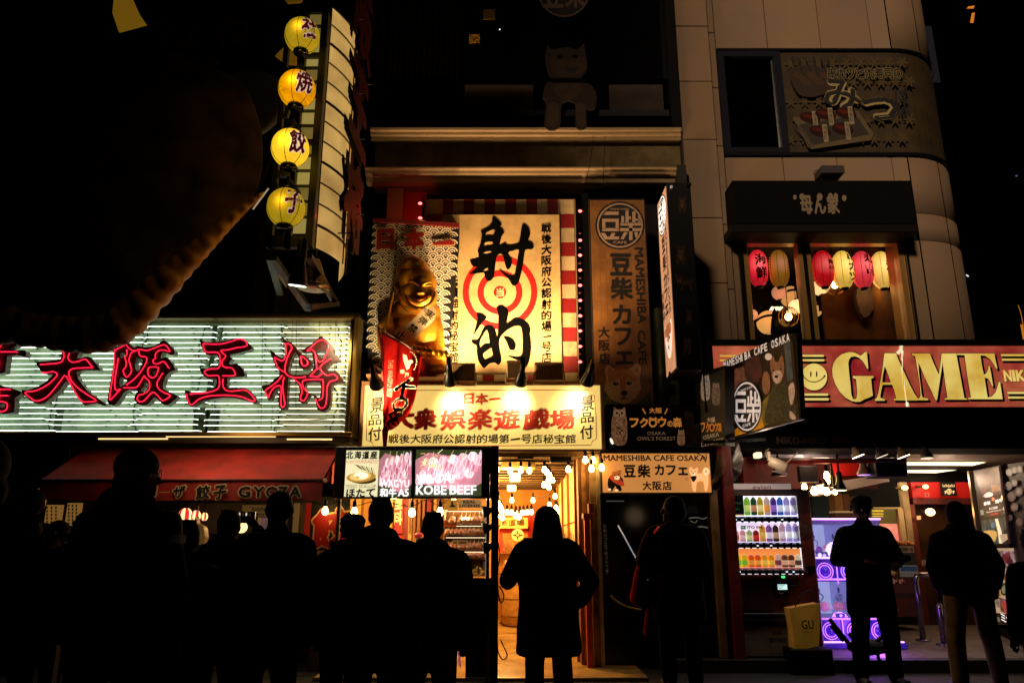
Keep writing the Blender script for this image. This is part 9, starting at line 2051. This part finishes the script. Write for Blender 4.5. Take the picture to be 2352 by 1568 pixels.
  if hair == 'beanie': m.ball(Hh(0,-.005,.045), (.088*s,.104*s,.092*s), hm, 18, 12, rot=hR); m.cap(Hh(-.04,-.0,.0), Hh(.04,-.0,.0), .062*s, .062*s, m=hm); m.ball(Hh(0,-.03,-.03), (.075*s,.07*s,.07*s), hm, 14, 10)
  elif hair == 'bald': m.ball(Hh(0,-.01,.015), (.0765*s,.094*s,.104*s), hm, 18, 12, rot=hR)
  elif hair == 'long':
    m.ball(Hh(0,-.012,.012), (.112*s,.118*s,.118*s), hm, 20, 14, rot=hR); m.cap(Hh(0,-.05,.0), Hh(0,-.06,-.20), .115*s, .145*s, .7, m=hm); m.cap(Hh(-.055,-.03,-.04), Hh(-.10,-.03,-.26), .05*s, .045*s, m=hm); m.cap(Hh(.055,-.03,-.04), Hh(.125,-.03,-.27), .05*s, .04*s, m=hm)
  elif hair == 'bob': m.ball(Hh(0,-.015,.02), (.092*s,.106*s,.106*s), hm, 20, 14, rot=hR); m.ball(Hh(0,-.045,-.03), (.098*s,.085*s,.085*s), hm, 16, 12, rot=hR)
  elif hair == 'hood': m.ball(Hh(0,-.02,.01), (.115*s,.12*s,.13*s), hm, 18, 12, rot=hR); m.cap(Hh(-.05,-.04,-.1), Hh(.05,-.04,-.1), .09*s, .09*s, m=hm)
  elif hair == 'shaggy':
    m.ball(Hh(0,-.012,.03), (.09*s,.104*s,.1*s), hm, 20, 14, rot=hR); r = random.Random(3)
    for i in range(26):
      a = r.uniform(0, 2*PI); z = r.uniform(-.03,.12); m.cap(Hh(.06*math.cos(a),.06*math.sin(a)-.02,z), Hh(.092*math.cos(a),.10*math.sin(a)-.03,z-.03), .022*s, .014*s, m=hm, n=7)
  else:
    m.ball(Hh(0,-.014,.026), (.083*s,.100*s,.100*s), hm, 20, 14, rot=hR); m.ball(Hh(0,-.05,-.01), (.072*s,.06*s,.075*s), hm, 14, 10, rot=hR); r = random.Random(int(H*100))
    for i in range(14):
      a = r.uniform(0, 2*PI); m.cap(Hh(.04*math.cos(a),.05*math.sin(a)-.02,.1), Hh(.062*math.cos(a),.072*math.sin(a)-.02,.118), .018*s, .008*s, m=hm, n=6)
  o = remesh(m, 'hat' if hair in ('beanie',) else 'hood' if hair == 'hood' else 'hair', T, hm, .011, 2)
  if extra: extra(T, W, Hh, s, V)
  return T
def at_ground(xc, y_top, Y, H=None):
  """figure whose head top shows at (xc, y_top) at distance Y: returns feet point and height"""
  p = at(xc, y_top, Y); return (p.x, Y), p.z
def people():
  blk = ('#060607', '#0a0a0b')
  def mk(xc, yt, Y, lab, xbody=None, **k):
    f, h = at_ground(xc, yt, Y); H = h;
    return person(lab, (f[0], Y), H*1.0, **k)
  # far left edge, partly outside
  mk(-38, 1010, 3.2, 'person cut by the left photo edge, black hooded silhouette beside the brass plate', hair='hood', jacket=blk, width=1.1)
  # small dim face further back
  mk(138, 1196, 5.6, 'person with a dim warm-lit face, facing the camera between the left silhouettes', hair='bob', jacket=('#0a0807','#120e0c'), yaw=PI, bulk=.9)
  mk(82, 1125, 6.6, 'person in the dark farther back at the left beside the notices', hair='short', jacket=blk, yaw=.5, bulk=.95)
  # tall broad figure with pale stripe
  def stripe(T, W, Hh, s, V):
    pale = cloth('#e0e0ea', '#c0c0cc')
    m = MB(); n = 18; pts = []
    for k, (dz, r0) in enumerate(((0.0, 1.0), (.035, .98))):
      for i in range(n+1):
        t = PI*(1.0+i/n); pts.append(V((.27*math.cos(t)*(1.03), .155*math.sin(t)*1.12, 1.30+dz-.03*abs(math.cos(t)))))
    m.add(pts, [(i, i+1, n+2+i, n+1+i) for i in range(n)], pale, True); m.build('pale_stripe', T)
    m = MB(); pts = []
    for dz in (0, .016):
      for i in range(n+1): t = PI*(1.0+i/n); pts.append(V((.25*math.cos(t), .15*math.sin(t)*1.1, 1.37+dz-.02*abs(math.cos(t)))))
    m.add(pts, [(i, i+1, n+2+i, n+1+i) for i in range(n)], cloth('#1a1c20'), True); m.build('thin_stripe', T)
    m = MB();
    for e in (-1, 1): m.tube([Hh(.034*e+.024*math.cos(t*PI/8), .098, .012+.019*math.sin(t*PI/8)) for t in range(16)], .0025, mt('#8a7a60', rough=.2, metal=.8), 5, closed=True); m.tube([Hh(.06*e,.096,.015), Hh(.084*e,.02,.012)], .0025, mt('#8a7a60', rough=.2, metal=.8), 5)
    m.build('glasses', T)
  f, h = at_ground(316, 1035, 3.7); person('person in a knitted cap, tallest left silhouette, with a pale stripe across the back', f, h, hair='beanie', jacket=blk, width=.92, bulk=.95, extra=stripe, head_yaw=-.9, coat=.12, hood=True)
  # figure holding up a phone
  def phone(T, W, Hh, s, V):
    c = V((.02,.30,1.66)); m = MB(); m.bar(c-Vector((.04*1.6,0,0)), c+Vector((.04*1.6,0,0)), .012, .075, mt('#0a0a0a', rough=.2)); m.build('phone', T)
    m = MB(); m.ball(c+Vector((-.03,-.04,.02)), (.006,.004,.012), mt('#e8d0b8', e=.8), 8, 6); m.ball(c+Vector((.015,-.04,.02)), (.006,.004,.012), mt('#e8d0b8', e=.8), 8, 6); m.build('rings', T)
  f, h = at_ground(528, 1172, 5.0); person('person with both arms raised holding a phone under the gyoza awning', f, h, hair='short', jacket=blk, arms=(((-.2,0,1.37),(-.30,.14,1.30),(-.09,.27,1.56)), ((.2,0,1.37),(.31,.14,1.32),(.12,.27,1.58))), extra=phone, width=1.0)
  f, h = at_ground(430, 1195, 4.2); person('person with rounded shoulders, lower dark silhouette between the tall man and the phone holder', f, h, hair='short', jacket=blk, width=1.05, bulk=1.0, arms=(((-.2,0,1.37),(-.3,.10,1.12),(-.20,.24,1.0)), ((.2,0,1.37),(.3,.1,1.12),(.2,.24,1.0))))
  def strap(T, W, Hh, s, V):
    m = MB(); m.tube(catmull([V((.12,-.09,1.43)), V((.06,-.16,1.34)), V((-.05,-.175,1.2)), V((-.16,-.14,1.02))], 6), .006, cloth('#2c2824'), 6); m.build('bag_strap', T)
  f, h = at_ground(643, 1133, 5.0); person('person in a smooth skull cap with a thin diagonal bag strap under the awning', f, h, hair='beanie', jacket=blk, width=1.1, bulk=1.05, extra=strap, coat=.02)
  # food stall customers
  def fur(T, W, Hh, s, V):
    m = MB(); r = random.Random(8); fm = mt('#3a2412', rough=.95, c2='#6a4420', ns=60)
    for i in range(130):
      t = r.uniform(0, 2*PI); a = V((.125*math.cos(t), .10*math.sin(t)-.02, 1.44+r.uniform(-.03,.05))); d = Vector((math.cos(t)*.04, math.sin(t)*.03, r.uniform(-.01,.05))); m.tube([a, a+d], .008, fm, 4, taper=(1,.2))
    m.build('fur_trim', T)
  f, h = at_ground(812, 1182, 5.2); person('person with brown ruffled hair and a fur trimmed hood at the food stall', f, h, hair='shaggy', hairc='#3a2010', jacket=('#0c0a08','#141009'), width=1.1, bulk=1.15, extra=fur, hood=True)
  def ears(T, W, Hh, s, V): pass
  f, h = at_ground(876, 1143, 4.6); person('person, tall broad man with short hair and prominent ears centred below the menu screens', f, h, hair='short', jacket=blk, width=1.15, bulk=1.08, hood=True, coat=.1)
  f, h = at_ground(994, 1176, 5.0); person('person with a rounded short haircut and raised collar at the meat display case', f, h, hair='short', jacket=blk, width=1.1, bulk=1.15, coat=.08, head_yaw=.25, hood=True)
  # long haired woman taking a picture
  def cord(T, W, Hh, s, V):
    m = MB(); m.tube(catmull([V((-.22,-.03,.72)), V((-.235,-.03,.64)), V((-.225,-.02,.56))], 4), .008, BLK, 6); m.build('drawstring', T)
    m = MB(); c = V((-.13,.26,1.40)); m.bar(c-Vector((.06,0,0)), c+Vector((.06,0,0)), .05, .09, mt('#0a0a0a', rough=.4)); m.lathe(c, [(.03,0),(.03,.07)], BLK, 12, axis=(0,1,0)); m.build('camera', T)
  f, h = at_ground(1256, 1164, 6.0); person('person with long hair and a wide black parka raising a camera in the gallery doorway', f, h, hair='long', jacket=blk, trousers=('#070607','#0a0809'), width=1.08, bulk=1.16, coat=.30, extra=cord, arms=(((-.2,0,1.37),(-.33,.10,1.10),(-.16,.24,1.36)), ((.2,0,1.37),(.36,.03,1.10),(.27,.12,.92))), legs=(((-.10,0,.90),(-.11,.02,.48),(-.12,-.01,.08)), ((.10,0,.90),(.11,.02,.48),(.13,-.01,.08))))
  # worker in red happi coat with pale stick, profile lit from the left
  def happi(T, W, Hh, s, V):
    rm = cloth('#7a0c08', '#5c0806')
    m = MB(); hp = V((-.28,.16,1.0)); tip = at(912, 588, hp.y-.05, 'K'); m.tube([hp-(tip-hp)*.15, tip], .006, mt('#c8d0d8', rough=.25, metal=.7, e=.35), 6); m.build('thin_stick', T)
    for x0, z0, x1, z1, w_ in ((-.33,1.02,-.36,.78,.10), (-.27,.66,-.28,.48,.06)):
      m = MB(); m.cap(V((x0,.02,z0)), V((x1,.04,z1)), w_*.55*s, w_*.8*s, m=rm); m.build('sleeve_flap', T)
    m = MB(); m.tube(catmull([V((-.16,-.10,1.42)), V((-.22,-.06,1.34)), V((-.29,-.04,1.2)), V((-.31,-.02,1.05))], 5), .010, mt('#b01410', rough=.6, e=.15, ec=(.8,.03,.02)), 6); m.build('red_piping', T)
  f, h = at_ground(1545, 1140, 7.4); person('person in a dark red happi coat looking left and holding a thin pale stick', f, h, yaw=0, hair='bob', jacket=('#1c0606','#120404'), width=1.08, bulk=1.12, coat=.25, extra=happi, head_yaw=PI*.5, arms=(((-.2,0,1.37),(-.31,-.02,1.12),(-.28,.14,.98)), ((.2,0,1.37),(.28,0,1.1),(.24,.12,.9))), fine=.009)
  light('POINT', 'doorway_spill', Vector(at(1482, 1180, 8.25)), .5, (1,.65,.35), bpy.data.objects['cafe_lightbox'], .1)
  # young man in long coat looking down
  f, h = at_ground(1974, 1141, 7.6); person('person in a knee-length dark coat, head bowed, standing before the claw machine', f, h, yaw=PI, hair='shaggy', jacket=('#050506','#08080a'), width=1.05, bulk=1.02, coat=.22, head_tilt=-.35, arms=(((-.2,0,1.37),(-.29,.02,1.12),(-.16,.24,1.08)), ((.2,0,1.37),(.29,.02,1.12),(.14,.24,1.1))), legs=(((-.10,0,.90),(-.13,.02,.48),(-.15,.0,.08)), ((.10,0,.90),(.14,.02,.48),(.17,0,.08))))
  # fleece jacket and beige trousers
  f, h = at_ground(2192, 1152, 7.2); person('person in a dark fleece jacket and loose beige trousers at the arcade step', f, h, yaw=-.15, hair='bob', jacket=('#0d0f14','#14161c'), trousers=('#a08a70','#857058'), width=1.05, bulk=1.08, coat=-.02, hood=True, arms=(((-.2,0,1.37),(-.27,-.02,1.10),(-.2,.12,.92)), ((.2,0,1.37),(.30,.02,1.12),(.34,.22,.92))), legs=(((-.10,0,.90),(-.15,.02,.48),(-.17,-.01,.08)), ((.10,0,.90),(.15,.02,.48),(.17,-.01,.08))))
  f, h = at_ground(2366, 1215, 5.5); person('person cut by the right photo edge, black silhouette beside the menu posters', f, h, hair='short', jacket=blk)
people()
